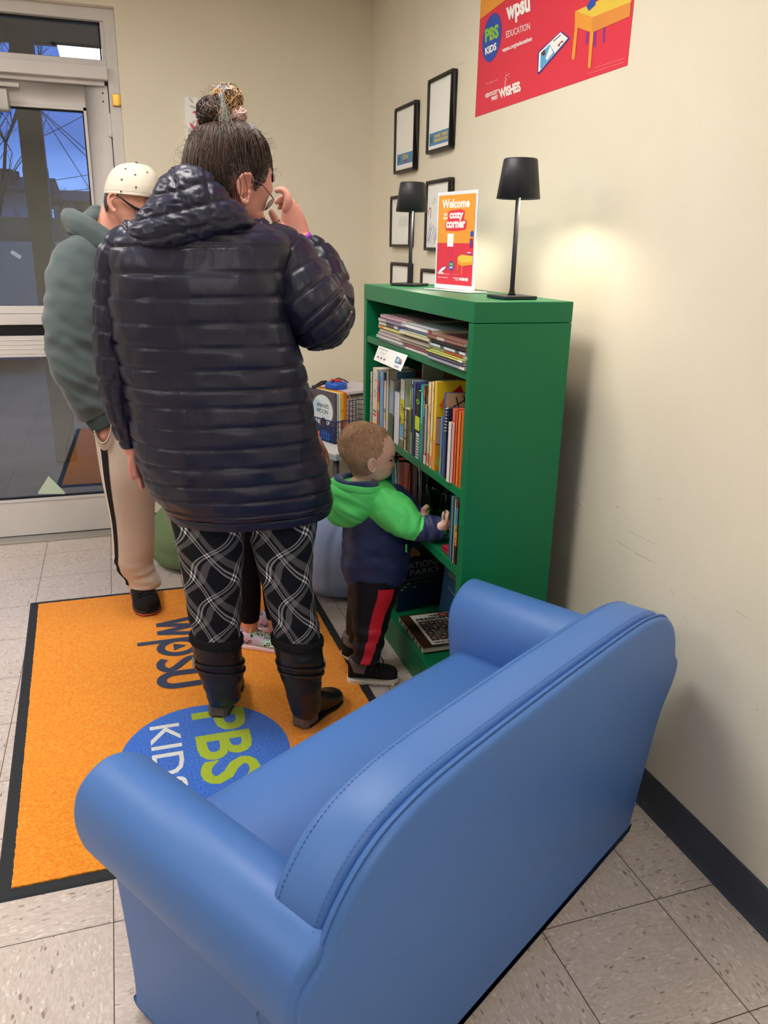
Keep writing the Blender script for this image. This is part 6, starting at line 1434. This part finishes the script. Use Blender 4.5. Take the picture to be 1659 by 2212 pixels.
def flatbook(o, ua, ub, t, col, label, group=None, spine='a', stripes=None, name='book'):
    """o lower corner, ua = spine direction (front edge), ub = depth"""
    e = empty(name, o+ua/2+ub/2, label, 'book', group); m = cmat(col, .4, .35); b = MB(); up = V((0, 0, 1)); c = .0012
    b.prism([o, o+ua, o+ua+ub, o+ub], up*c, m); b.prism([p+up*(t-c) for p in (o, o+ua, o+ua+ub, o+ub)], up*c, m); b.prism([o, o+ua, o+ua+up*t, o+up*t], ub.normalized()*c, m)
    b.build('cover', e, bevel=0)
    b = MB(); ia = ua.normalized()*.002; oo = o+ia+ub.normalized()*c+up*c; b.prism([oo, oo+ua-2*ia, oo+ua-2*ia+ub*.985, oo+ub*.985], up*(t-2*c), PGS); b.build('pages', e)
    if stripes:
        b = MB(); P = Print(b, o, ua, up*t, -ub.normalized(), .0004)
        for x0, x1, cc in stripes: P.rect(x0, .1, x1, .9, cmat(cc, .4), 1)
        b.build('spine_label', e, weld=False)
    return e
rest = k0+d2*.10+d1*.02+V((0, 0, .2035))
flatbook(rest, d2*.20, d1*.27, .012, (206, 186, 160), 'tan book lying across the top of the basket'); flatbook(rest+V((0, 0, .0125))-d1*.012, d2*.21, d1*.28, .010, (52, 50, 56), 'dark book lying on the tan book over the basket', stripes=None)
flatbook(rest+V((0, 0, .023))-d1*.004-d2*.012, d2*.23, d1*.285, .012, (214, 206, 216), 'pale magazine like book on top of the basket pile, under the blue toy')
# blue toy drum-like gadget with red knobs
ty = at(738, 822, -.42); zt = k0.z+.2035+.0355; ty.z = zt; TB_ = mat('blue_plastic', (34, 92, 200), .3, .5); TR = mat('red_plastic', (214, 30, 60), .3, .5); TBK = mat('black_plastic', (20, 20, 22), .3, .5)
ty = k0+d2*.115+d1*.14; ty.z = zt
toy = empty('toy', ty, 'round blue plastic toy with red knobs and black handle on the basket of books', 'toy')
b = MB(); b.lathe(ty, [(.052, 0), (.055, .004), (.055, .026), (.050, .031), (.02, .036)], TB_, 40); b.build('body', toy, smooth=True, bevel=0)
for i in range(6):
    a = i/6*2*PI+.3; p = ty+V((.021*math.cos(a), .021*math.sin(a), .031)); b = MB(); b.lathe(p, [(.006, 0), (.0085, .004), (.0085, .011), (.006, .014)], TR, 14); b.build('knob', toy, smooth=True)
b = MB(); dr1 = (ty-CAM); dr1.z = 0; dr1.normalize(); lf_ = V((-dr1.y, dr1.x, 0))
b.tube([ty+lf_*.045+V((0, 0, .030)), ty+lf_*.07+V((0, 0, .026)), ty+lf_*.10-dr1*.02+V((0, 0, .012)), ty+lf_*.118-dr1*.024+V((0, 0, .006))], [.010, .012, .0085, .0115], TBK, 14, ratio=.7); b.build('handle', toy, smooth=True)
b = MB(); b.tube([ty+lf_*.06+V((0, 0, .02)), ty+lf_*.02-dr1*.03+V((0, 0, .036)), ty-lf_*.01+V((0, 0, .05)), ty-lf_*.04+dr1*.01+V((0, 0, .04)), ty-lf_*.062+dr1*.01+V((0, 0, .026))], .0028, TBK, 8); b.build('strap', toy, smooth=True)
hp = empty('headphones', (k0+d2*.19+d1*.02)-V((0, 0, 0)), 'black folded headphones hanging behind the wire basket, beside the bookshelf', 'headphones')
hc_ = k0+d2*.185-d1*.022+V((0, 0, .075)); b = MB()
b.lathe(hc_, [(.012, -.006), (.030, -.004), (.034, .004), (.030, .014), (.010, .018)], TBK, 28, -d1*1.0+d2*.2); b.build('ear_cup', hp, smooth=True)
b = MB(); b.tube([hc_-d2*.03+V((0, 0, .01)), hc_-d2*.05-V((0, 0, .01)), hc_-d2*.02-V((0, 0, .05)), hc_+d2*.03-V((0, 0, .066))], .0028, SIL, 8); b.build('wire_bow', hp, smooth=True, label='silver wire bow')

# ================================================================ BOOKS IN THE BOOKSHELF
FX = BX0+.006
SZ1, SZ2, SZ3, SZ4 = 1.137+.0005, .799+.0005, .560+.0005, .128+.0005
def ypx(px, py, X=FX): return atx(px, py, X).y
PHOTO = [((196, 170, 60), (70, 50, 34)), ]
def standing(px0, px1, ptop, pmid, zb, col, label, depth=.20, dx=0, pats=None, near_art=None, group='books on the second shelf', ptpx=None):
    """spine at the front between pixel columns px0..px1 (taken at row pmid); top of the spine at row ptop"""
    X = FX+dx; y0 = ypx(px0, pmid, X); y1 = ypx(px1, pmid, X); z1 = atx((px0+px1)/2 if ptpx is None else ptpx, ptop, X).z
    h = z1-zb; o = V((X, y1, zb)); ul = V((depth, 0, 0)); ut = V((0, y0-y1, 0))
    def art(b, o, ul, ut, hv, tn, ln):
        P = Print(b, o+ut, -ut, hv, V((-1, 0, 0)), .0004)
        for q in pats or []:
            if q[0] == 'r': P.rect(q[1], q[2], q[3], q[4], cmat(q[5], .4), 1+q[6] if len(q) > 6 else 1)
            elif q[0] == 't': # text running down the spine
                P.text(q[1], q[2], q[3], q[4], q[5], cmat(q[6], .4), .02, 3, rot=-PI/2)
            elif q[0] == 'e': P.ell(q[1], q[2], q[3], q[4], cmat(q[5], .4), 3)
            elif q[0] == 'n':
                rn = random.Random(q[1])
                for _ in range(q[2]):
                    x, y = rn.random(), rn.uniform(q[3], q[4]); w, hh = rn.uniform(.1, .35), rn.uniform(.01, .04); P.rect(max(.02, x-w/2), y, min(.98, x+w/2), y+hh, cmat(rn.choice(q[5]), .4), 2+rn.random())
        if near_art:
            Pn = Print(b, o, ul, hv, V((0, -1, 0)), .0004); near_art(Pn)
    return cbook(o, ul, ut, h, col, label, art=art if (pats or near_art) else None, group=group)
MID = 930
def yel_cover(P):
    P.rect(0, 0, 1, 1, cmat((236, 200, 40), .4), 1); P.rect(0, .0, 1, .30, cmat((232, 156, 44), .4), 2); P.rect(0, .31, 1, .60, cmat((206, 170, 160), .4), 2); P.rect(0, .30, 1, .31, BK, 3); P.rect(0, .60, 1, .61, BK, 3)
    P.poly([(.15, .84), (.35, .96), (.42, .84), (.30, .80)], cmat((206, 36, 40), .4), 3); P.poly([(.03, .74), (.10, .82), (.18, .76), (.08, .70)], cmat((236, 120, 40), .4), 3); P.ell(.34, .68, .14, .07, cmat((44, 36, 50), .4), 3)
    P.ell(.36, .48, .16, .09, cmat((120, 66, 60), .4), 3); P.text('Amos & Boris', .10, .90, .6, .03, cmat((150, 130, 40)), 0, 3) if False else None
    P.ell(.40, .20, .16, .08, cmat((70, 110, 120), .4), 3); P.ell(.12, .10, .12, .06, cmat((200, 190, 90), .4), 3)
def look_cover(P):
    P.rect(0, 0, 1, 1, cmat((196, 158, 130), .4), 1); P.poly([(0, .62), (.35, .86), (1, .98), (1, 0), (0, 0)], cmat((222, 216, 208), .4), 2); P.line([(0, .62), (.35, .86), (1, .98)], .012, BK, 3)
    P.line([(.12, .84), (.34, .93)], .014, BK, 3); P.line([(.16, .95), (.22, .80)], .014, BK, 3); P.line([(.28, .97), (.32, .83)], .014, BK, 3); P.text('Look', .42, .70, .4, .10, BK, .02, 4)
def bana(P):
    P.rect(0, 0, 1, 1, cmat((196, 198, 198), .4), 1)
    for k in range(4): P.poly([(.35+.07*k, .80), (.40+.05*k, .93), (.44+.05*k, .93), (.42+.07*k, .80)], cmat((184, 134, 50), .4), 2)
    P.rect(.44, .92, .52, .96, BK, 3)
sp = standing
# back rank (covers seen above the others)
for (y0_, y1_, zt_, col, lab, art) in ((-1.60, -1.615, 1.082, (200, 202, 202), 'tall pale book with a banana bunch on its cover, in the back rank', bana), (ypx(934, 950)+.014, ypx(934, 950)+.001, 1.075, (118, 132, 70), 'tall olive green book standing in the back rank of the second shelf', None)):
    o = V((FX+.075, y1_, SZ2)); cbook(o, V((.20, 0, 0)), V((0, y0_-y1_, 0)), zt_-SZ2, col, lab, art=(lambda b, o, ul, ut, hv, tn, ln, art=art: art(Print(b, o, ul, hv, V((0, -1, 0)), .0004))) if art else None, group='books on the second shelf')
MOT = [(60, 60, 66), (200, 190, 180), (120, 60, 60), (90, 110, 120)]
sp(799.5, 803.5, 803, 880, SZ2, (206, 200, 192), 'thin book with mottled dark spine, first at the far left', pats=[('n', 1, 16, .05, .95, MOT)])
sp(804.5, 815, 795, 880, SZ2, (226, 218, 200), 'cream spined book with coloured circles near its foot, far left', depth=.14, pats=[('e', .5, .30, .35, .02, (70, 130, 110)), ('e', .5, .24, .35, .02, (200, 90, 80)), ('e', .5, .18, .3, .018, (240, 240, 240)), ('r', .1, .06, .9, .12, (236, 214, 40)), ('n', 2, 8, .4, .9, [(160, 150, 140)])])
sp(815.5, 819.5, 803, 880, SZ2, (214, 60, 56), 'thin red book with a yellow band beside the cream spine', pats=[('r', 0, .86, 1, 1, (70, 140, 200)), ('r', 0, .36, 1, .5, (240, 170, 40)), ('r', 0, .68, 1, .74, (60, 70, 150))])
sp(820, 828, 802, 890, SZ2, (108, 172, 226), 'light blue book near the left of the row', pats=[('r', 0, .92, 1, 1, (150, 196, 234))], depth=.12)
sp(828.5, 833, 822, 900, SZ2, (232, 230, 226), 'white spined book with a green and yellow box, fifth from the left', pats=[('r', .2, .42, .9, .50, (110, 150, 120)), ('r', .2, .28, .9, .40, (226, 206, 110))], dx=.0)
sp(833.5, 838.5, 799, 900, SZ2, (224, 214, 196), 'tall cream book set back behind the white and green ones', dx=.0, depth=.03, group='books on the second shelf')
def ggs(P): P.rect(0, 0, 1, 1, cmat((170, 178, 178), .4), 1); P.rect(0, .0, 1, .42, cmat((52, 92, 70), .4), 2); P.rect(0, .42, 1, .86, cmat((150, 184, 206), .4), 2)
sp(841, 849, 821, 900, SZ2, (176, 182, 180), 'grey, sky blue and dark green book left of the white one', pats=[('r', 0, 0, 1, .45, (52, 92, 70)), ('r', 0, .45, 1, .85, (150, 184, 206))], near_art=ggs)
sp(851, 862, 847, 930, SZ2, (226, 226, 240), 'plain white spined book standing out beside the toddler\'s forehead', depth=.07)
sp(863, 872, 819, MID, SZ2, (222, 230, 224), 'tall spine with white top and yellow green artwork', depth=.07, pats=[('r', 0, .36, 1, .72, (206, 210, 40)), ('r', 0, .14, 1, .34, (110, 172, 200)), ('n', 4, 14, .32, .62, [(90, 80, 30), (60, 90, 40)]), ('r', 0, 0, 1, .12, (120, 110, 80))])
sp(873, 883, 881, 950, SZ2, (220, 206, 170), 'short book with dark brown photographic spine', pats=[('r', .32, .02, .92, .98, (70, 50, 36)), ('n', 5, 22, .03, .95, [(150, 124, 60), (110, 80, 50), (36, 28, 24)])], dx=-.002)
sp(884, 886.5, 833, 940, SZ2, (128, 176, 60), 'thin lime and green spine showing above the brown photographic book', dx=.0, pats=[('r', 0, .6, .5, .95, (220, 230, 90)), ('n', 6, 9, .3, .9, [(60, 120, 60)])])
sp(887, 890, 820, MID, SZ2, (150, 176, 184), 'blue grey spine with dark middle, left of the purple one', pats=[('r', .2, .3, .9, .62, (40, 50, 70)), ('r', 0, .9, 1, .95, (40, 40, 60))])
sp(890.5, 895.5, 825, MID, SZ2, (70, 66, 140), 'purple and navy spined book beside the zebra striped one', pats=[('r', 0, 0, 1, .55, (36, 44, 90)), ('r', .1, .84, .9, .95, (60, 90, 160))])
zb_ = [('r', 0, .42, 1, .62, (190, 216, 30)), ('e', .55, .84, .36, .035, (130, 200, 50)), ('e', .55, .84, .18, .018, (20, 24, 20)), ('r', .3, 0, 1, .38, (226, 228, 224))]+[('r', .25, .03+.04*k, .95, .045+.04*k, (26, 26, 30)) for k in range(8)]
sp(896, 906, 842, MID, SZ2, (22, 22, 26), 'black spine with a green creature and zebra stripes', pats=zb_)
sp(906.5, 913.5, 830, MID, SZ2, (18, 146, 140), 'teal green spined book in the middle of the row', pats=[('r', .3, .5, .6, .9, (120, 210, 200))])
sp(915.8, 921, 873, 950, SZ2, (168, 164, 164), 'grey spined book with an orange tab and barcode label', dx=-.004, depth=.036, pats=[('r', 0, .02, 1, .17, (240, 240, 240)), ('r', 0, .16, 1, .19, (206, 40, 40)), ('r', .2, .04, .35, .14, BK and (30, 30, 30)), ('r', .5, .04, .6, .14, (30, 30, 30)), ('r', .1, .94, .9, 1, (230, 160, 60))])
sp(913.3, 915.5, 831, 940, SZ2, (130, 92, 76), 'thin brown and blue spine between the teal book and the grey barcoded one', pats=[('r', 0, .6, 1, .8, (110, 160, 190)), ('r', 0, .86, 1, .95, (210, 90, 60))])
sp(921.5, 928, 824, 950, SZ2, (232, 206, 160), 'cream spine with small brown lettering', depth=.07, pats=[('t', 'THE BIG BOOK OF STORIES', .35, .85, .5, .3, (150, 110, 70)) if False else ('n', 8, 10, .3, .9, [(200, 160, 110)]), ('r', .1, .04, .9, .16, (232, 120, 90))])
sp(928.5, 934, 823, 950, SZ2, (240, 210, 150), 'second cream and salmon spine, left of the yellow cover', depth=.07, pats=[('r', .2, .02, .8, .14, (236, 130, 100)), ('e', .5, .34, .4, .03, (236, 190, 60)), ('n', 9, 6, .4, .95, [(210, 160, 80)])])
sp(934.5, 941, 822, 950, SZ2, (232, 190, 60), 'yellow book with a red hat drawing on its visible cover', near_art=yel_cover, pats=[('r', 0, 0, 1, .35, (220, 150, 60))], depth=.21)
sp(950, 955, 899, 960, SZ2, (96, 140, 156), 'short teal grey spined book right of the yellow cover', pats=[('r', .2, .05, .8, .3, (150, 170, 110))])
sp(955.5, 959, 847, 960, SZ2, (60, 92, 170), 'blue edged book whose visible cover reads Look', near_art=look_cover, dx=.0)
e = sp(959.5, 963.5, 880, 970, SZ2, (44, 62, 110), 'navy spiral bound book left of the white comb bound one')
cx_ = ypx(962, 970)
b = MB()
for k in range(8):
    z = atx(967, 884+k*7, FX-.004).z; c = V((FX-.002, ypx(963.5, 970), z)); b.tube([c+V((-.008*math.cos(2*PI*i/14), .009*math.sin(2*PI*i/14), .001*i/14)) for i in range(15)], .0012, SIL, 5)
b.build('spiral_binding', e, smooth=True)
e = sp(966, 973, 911, 980, SZ2, (236, 226, 222), 'white comb bound book with dark teeth along its spine', dx=-.008, depth=.19)
b = MB()
for k in range(22):
    z = SZ2+.006+k*.0098; c = V((FX-.0085, ypx(966.5, 980, FX-.008), z)); b.bb(c.x, c.x+.003, c.y-.0002, c.y+.003, z, z+.0042, BLACK)
b.build('comb_teeth', e)
sp(974, 980.5, 881, 980, SZ2, (232, 112, 76), 'salmon red spined book at the right of the row', pats=[('n', 11, 6, .3, .9, [(190, 70, 50)])])
sp(981, 985.5, 882, 980, SZ2, (222, 92, 70), 'red orange spined book next to the salmon one', pats=[('n', 12, 5, .3, .9, [(150, 50, 40)])])
sp(986, 992, 886, 985, SZ2, (232, 122, 44), 'bright orange spined book near the right side panel')
sp(992.5, 998.5, 886, 985, SZ2, (206, 108, 40), 'dull orange book, last of the row by the side panel')

# ---- stacks on the top shelf
rn = random.Random(12)
def stack(yc0, yc1, z0, specs, group, which):
    z = z0
    for i, (t, col, st, lab) in enumerate(specs):
        j = rn.uniform(-.006, .006); k = rn.uniform(-.008, .008); y0 = max(yc0, yc1)+j; L_ = abs(yc0-yc1)
        flatbook(V((FX-.006+k, y0, z)), V((0, -L_, 0)), V((.21, 0, 0)), t, col, lab, group, stripes=st); z += t+.0006
    return z
def yy(px, py): return ypx(px, py)
gA = (ypx(820, 735), ypx(876, 745)); gB = (ypx(869, 760), ypx(934, 780)); gC = (ypx(936, 780), ypx(1008, 800))
gA = (gA[0], min(gA[1], -1.47)); gC = (max(gC[0], -1.86), -2.137)
SA = [(.009, (170, 190, 204), [(.0, .4, (120, 160, 190))], 'pale blue thin book, lowest of the far left stack'), (.011, (206, 206, 204), None, 'light grey book second from the bottom of the far left stack'), (.010, (196, 184, 186), None, 'pinkish grey book third from the bottom of the far left stack'), (.010, (206, 194, 176), None, 'tan book in the middle of the far left stack'), (.011, (222, 206, 150), [(.05, .2, (220, 140, 60)), (.4, .95, (206, 200, 120))], 'yellowish book with orange mark in the far left stack'), (.013, (220, 216, 204), [(.75, 1, (50, 80, 150)), (.3, .6, (90, 90, 90))], 'cream book with a blue spine end in the far left stack'), (.011, (150, 136, 160), [(.0, .3, (200, 190, 196))], 'mauve book second from the top of the far left stack'), (.011, (196, 160, 166), None, 'dusty pink book on top of the far left stack')]
zA = stack(*gA, SZ1, SA, 'books stacked on the top shelf', 0)
SBk = [(.011, (224, 216, 212), None, 'white book with grey marks, lowest of the middle stack'), (.009, (206, 120, 140), None, 'rose pink thin book in the middle stack'), (.010, (206, 196, 180), None, 'beige book third from the bottom of the middle stack'), (.008, (190, 180, 166), None, 'brownish thin book in the middle stack'), (.008, (176, 168, 160), None, 'grey brown thin book in the middle stack'), (.011, (222, 222, 206), [(.2, 1, (214, 210, 160))], 'ivory book with yellow tint in the middle stack'), (.010, (120, 140, 180), None, 'slate blue book in the middle stack'), (.012, (196, 200, 206), [(.15, .85, (230, 230, 230)), (.9, 1, (150, 40, 50))], 'silver grey book with lettered spine on top of the middle stack')]
zB = stack(gB[0], gB[1], SZ1, SBk, 'books stacked on the top shelf', 1)
SCk = [(.011, (176, 176, 196), [(.88, 1, (232, 232, 232))], 'lilac grey book, lowest of the right stack'), (.008, (110, 106, 130), None, 'dark lilac thin book second lowest in the right stack'), (.008, (214, 220, 120), [(.9, 1, (240, 240, 240))], 'lime yellow thin book in the right stack'), (.010, (226, 112, 76), [(.0, .4, (190, 200, 170)), (.9, 1, (240, 240, 240))], 'orange red book in the right stack'), (.010, (206, 222, 228), [(.35, .45, (90, 90, 100)), (.75, .85, (90, 90, 100))], 'pale blue white book in the right stack'), (.012, (70, 68, 74), None, 'dark grey book second from the top of the right stack'), (.011, (150, 106, 96), [(.3, .5, (200, 190, 180))], 'brown covered book on top of the right stack')]
zC = stack(gC[0], gC[1], SZ1, SCk, 'books stacked on the top shelf', 2)
# hanging white card
tl_, tr2, br2, bl2 = [atx(*q, X) for q, X in (((818, 747), FX-.010), ((880, 768), FX-.010), ((865, 802), FX-.045), ((807, 777), FX-.045))]
e = empty('shelf_card', (tl_+tr2)/2-V((0, 0, .04)), 'white information card slanting out from the top shelf under the left stack', 'card')
b = MB(); b.prism([bl2, br2, tr2, tl_], (.0012, 0, .0006), PAP); b.build('card', e)
b = MB(); P_ = Print(b, bl2, br2-bl2, tl_-bl2, lift=.0005)
if P_.n.dot(CAM-bl2) < 0: P_.n = -P_.n
P_.text('DOWNLOAD THE FREE', .06, .84, .34, .06, cmat((60, 60, 70)), .01, 2)
for pts in ([(.12, .5), (.22, .78), (.26, .45)], [(.2, .6), (.36, .66)], [(.30, .45), (.34, .72)]): P_.line(pts, .012, cmat((80, 80, 120)), 2)
for x in (.10, .22, .34): P_.rect(x, .22, x+.06, .34, cmat((110, 110, 120)), 2)
P_.rect(.74, .36, .96, .76, cmat((60, 110, 150)), 2); P_.rect(.78, .44, .86, .68, cmat((170, 200, 214)), 3); P_.rect(.88, .5, .94, .7, cmat((190, 120, 110)), 3); P_.rect(.76, .18, .92, .21, cmat((70, 80, 150)), 2); P_.rect(.76, .11, .92, .14, cmat((70, 80, 150)), 2)
b.build('printing', e, weld=False)

# ---- third shelf
G3 = 'books on the third shelf'
sp(846, 857, 992, 1030, SZ3, (70, 116, 140), 'teal blue book at the left of the third shelf, beside the toddler\'s face', group=G3, dx=.066)
sp(857.5, 872, 985, 1030, SZ3, (168, 34, 42), 'large red book on the third shelf behind the clear vase', group=G3, dx=.065, pats=[('r', .45, .02, .5, .98, (120, 20, 30)), ('n', 31, 6, .05, .5, [(206, 110, 80), (120, 30, 30)])])
sp(872.5, 886, 990, 1040, SZ3, (182, 44, 40), 'second large red book, right of the first on the third shelf', group=G3, dx=.065, pats=[('n', 32, 6, .05, .6, [(210, 120, 60), (60, 30, 40)])])
sp(890, 901, 1000, 1060, SZ3, (52, 26, 44), 'dark plum book on the third shelf beside the red ones', group=G3, dx=.068, pats=[('n', 33, 6, .1, .6, [(90, 60, 100)])])
for (x0, x1, pt, col, lab, pt_) in ((971, 973.6, 1068, (52, 116, 166), 'thin blue book, leftmost by the right side panel of the third shelf', None), (974, 976, 1070, (190, 200, 210), 'very thin white spined book by the blue one, third shelf', None), (976.4, 979, 1074, (46, 70, 110), 'thin navy book in the third shelf\'s right group', None), (979.4, 982.6, 1076, (150, 190, 160), 'thin pale green book in the third shelf\'s right group', None), (983, 987.4, 1080, (120, 40, 50), 'thin dark book with an orange panel, last on the third shelf', [('r', 0, .62, 1, .9, (60, 130, 170)), ('r', 0, .3, 1, .62, (226, 150, 50)), ('r', 0, .05, 1, .3, (60, 30, 30)), ('n', 35, 8, .3, .6, [(40, 30, 30)])])):
    sp(x0, x1, pt, 1150, SZ3, col, lab, group=G3, pats=pt_, depth=.16)
p = atx(950, 1172, FX+.012); flatbook(V((FX+.008, -1.995, SZ3)), V((0, -.105, 0)), V((.15, 0, 0)), .014, (170, 40, 66), 'small magenta covered book lying flat on the third shelf by the toddler\'s hand')
CG = mat('clear_glass', (246, 250, 250), .02, .5, trans=1); CG.node_tree.nodes['Principled BSDF'].inputs['IOR'].default_value = 1.35; GGL = mat('green_glass', (60, 170, 96), .03, .5, trans=1); GGL.node_tree.nodes['Principled BSDF'].inputs['IOR'].default_value = 1.35
def vase(px, pyb, X, H, prof, m, label, name='vase'):
    y = ypx(px, 1060, X); c = V((X, y, SZ3)); b = MB(); t = .0022
    outer = [(r, z*H) for r, z in prof]; inner = [(max(.002, r-t), max(.004, z*H)) for r, z in reversed(prof)]
    o2 = []
    for (r0, z0), (r1, z1) in zip(outer[:-1], outer[1:]):
        for k in range(3): o2.append((r0+(r1-r0)*k/3, z0+(z1-z0)*k/3))
    b.lathe(c, [(.001, .001)]+outer+inner[:-1]+[(.001, .008)], m, 36); tag(b.build(name, smooth=True), label, 'vase', 'glass vases on the third shelf' if m is CG else None)
hz = .182
vase(868, 0, -.353, hz, [(.020, 0), (.021, .1), (.023, .4), (.026, .7), (.030, .9), (.031, 1)], CG, 'clear straight glass vase standing before the red books on the third shelf')
vase(916, 0, -.300, .188, [(.026, 0), (.024, .12), (.019, .45), (.021, .75), (.026, .92), (.027, 1)], CG, 'clear waisted glass vase left of the green one on the third shelf')
vase(932, 0, -.235, .178, [(.026, 0), (.024, .12), (.019, .45), (.021, .75), (.026, .92), (.027, 1)], CG, 'clear waisted vase partly hidden behind the green one')
vase(940, 0, -.325, .155, [(.022, 0), (.020, .12), (.017, .45), (.021, .75), (.030, .9), (.031, 1)], GGL, 'dark green glass vase the toddler reaches for on the third shelf')
vase(962, 0, -.300, .140, [(.024, 0), (.020, .12), (.016, .45), (.018, .75), (.024, .92), (.026, 1)], CG, 'smaller clear vase at the right, beside the thin books of the third shelf')

# ---- bottom shelf
def parks(b, o, ul, ut, hv, tn, ln):
    P = Print(b, o, ul, hv, -tn, .0004); dk = lambda *c: cmat(c, .3, .4)
    P.rect(0, 0, 1, 1, dk(22, 40, 34), 1); P.rect(0, .84, 1, 1, dk(60, 84, 110), 2); P.poly([(.10, .72), (.16, .80), (.26, .88), (.36, .82), (.44, .74)], dk(190, 140, 84), 3); P.poly([(0, .66), (.06, .75), (.1, .70), (.16, .77), (.22, .70), (.3, .76), (.36, .70), (.44, .77), (.5, .70), (.6, .74), (.7, .66), (1, .7), (1, .6), (0, .6)], dk(12, 24, 22), 4)
    P.rect(0, .0, 1, .36, dk(18, 44, 84), 2); P.poly([(0, .36), (.3, .40), (.6, .38), (1, .42), (1, .30), (.5, .33), (0, .30)], dk(26, 66, 40), 3); rn = random.Random(8)
    for k in range(26): x, y = rn.random()*.9, rn.uniform(.03, .26); P.line([(x, y), (x+.06, y+.03)], .006, dk(40, 90, 130), 3)
    for x, y in ((.14, .33), (.08, .30), (.2, .37), (.32, .31)): P.ell(x, y, .03, .008, dk(200, 206, 200), 4)
    w_ = cmat((176, 180, 172), .4); P.text('NATIONAL', .06, .575, .86, .085, w_, 0, 6); P.text('PARKS', .22, .475, .56, .08, w_, 0, 6); P.text("Explore America's 60 National Parks", .06, .42, .86, .022, w_, 0, 6)
pk0 = V((FX+.018, ypx(862, 1325, FX+.018), SZ4)); dkd = V((.80, .13, 0)).normalized()
ptl = atx(857, 1270, FX+.018)
pk0 = atz(858, 1322, SZ4); pk1 = atz(944, 1304, SZ4); dkd = (pk1-pk0).normalized(); pn = V((-dkd.y, dkd.x, 0)); pn = pn if pn.y > 0 else -pn
cbook(pk0, dkd*.225, pn*.020, .295, (20, 36, 34), 'large dark National Parks book standing on the bottom shelf', art=parks, group=None)
dk2 = V((1, -.15, 0)).normalized()
def lakec(b, o, ul, ut, hv, tn, ln):
    P = Print(b, o, ul, hv, -tn, .0004); P.rect(0, 0, 1, 1, cmat((60, 104, 150), .3), 1); P.rect(0, .75, 1, 1, cmat((46, 80, 126), .3), 2); P.rect(.1, .55, .5, .9, cmat((34, 52, 80), .3), 3); P.line([(.2, .42), (.4, .38), (.6, .40)], .012, cmat((210, 220, 226), .3), 3); P.rect(.12, .56, .48, .62, cmat((110, 140, 130), .3), 4)
lk0 = atz(948, 1318, SZ4); lk1 = atz(983, 1352, SZ4); dk2 = (lk1-lk0).normalized(); ln_ = V((dk2.y, -dk2.x, 0)); ln_ = ln_ if ln_.x > 0 else -ln_
cbook(lk0, dk2*.24, ln_*.016, .285, (58, 100, 146), 'tall blue lake picture book leaning across the bottom shelf, right of the parks book', art=lakec, lean=(V((0, 0, 1))+ln_*.10).normalized())
pa_, pb2, pc_, pd_ = [atz(*q, SZ4+.022) for q in ((862, 1331), (914, 1400), (980, 1385), (955, 1322))]
pz = [V((p.x, p.y, SZ4)) for p in (pa_, pb2, pc_, pd_)]
e = empty('book', (pz[0]+pz[2])/2, 'brown and white book about presidents lying flat at the front of the bottom shelf', 'book')
ua = (pz[1]-pz[0]); ub = V((ua.y, -ua.x, 0)).normalized(); ub = ub if ub.x > 0 else -ub; ub = ub*.225; ua = ua.normalized()*max(ua.length, .24)
print('pres', ua.length, pz)
o = pz[0]; BRN = cmat((62, 46, 28), .35); b = MB(); up = V((0, 0, 1)); T_ = .022; c = .002
b.prism([o, o+ua, o+ua+ub, o+ub], up*c, BRN); b.prism([p+up*(T_-c) for p in (o, o+ua, o+ua+ub, o+ub)], up*c, BRN); b.prism([o, o+ua, o+ua+up*T_, o+up*T_], ub.normalized()*c, cmat((206, 200, 186), .4)); b.build('cover', e)
b = MB(); un = ua.normalized(); vn = ub.normalized(); oo = o+un*.004+vn*c+up*c; b.prism([oo, oo+ua-un*.008, oo+ua-un*.008+ub-vn*.006, oo+ub-vn*.006], up*(T_-2*c), PGS); b.build('pages', e)
b = MB(); P_ = Print(b, o+ua+up*T_, ub, -ua, up, .0004)
P_.rect(.17, .05, .97, .96, cmat((236, 232, 224), .35), 1)
P_.text('THE', .46, .86, .16, .045, BK, .05, 3); P_.text('PRESIDENTS', .22, .77, .72, .065, BK, .05, 3); P_.text('VISUAL ENCYCLOPEDIA', .22, .07, .70, .045, BK, .04, 3)
rn = random.Random(2)
for i in range(5):
    for j in range(4):
        x0, y0 = .22+i*.145, .155+j*.15; P_.rect(x0, y0, x0+.135, y0+.14, cmat(rn.choice(((60, 60, 66), (90, 70, 60), (44, 52, 70), (110, 110, 104)))), 2)
        P_.ell(x0+.067, y0+.08, .036, .042, cmat(rn.choice(((206, 150, 124), (190, 140, 116), (216, 166, 140)))), 3); P_.ell(x0+.067, y0+.112, .036, .02, cmat(rn.choice(((80, 60, 50), (150, 150, 150), (50, 44, 40)))), 4)
P_.ell(.72, .885, .10, .06, cmat((180, 50, 50)), 4); P_.ell(.72, .88, .05, .045, cmat((206, 150, 124)), 5)
b.build('cover_art', e, weld=False)
b = MB(); P_ = Print(b, o+ua, -ua, up*T_, -vn, .0004)
for k in range(7): P_.rect(.06+.13*k, .18, .15+.13*k, .82, cmat(((60, 54, 46), (120, 110, 90))[k % 2]), 1)
b.build('spine_label', e, weld=False)
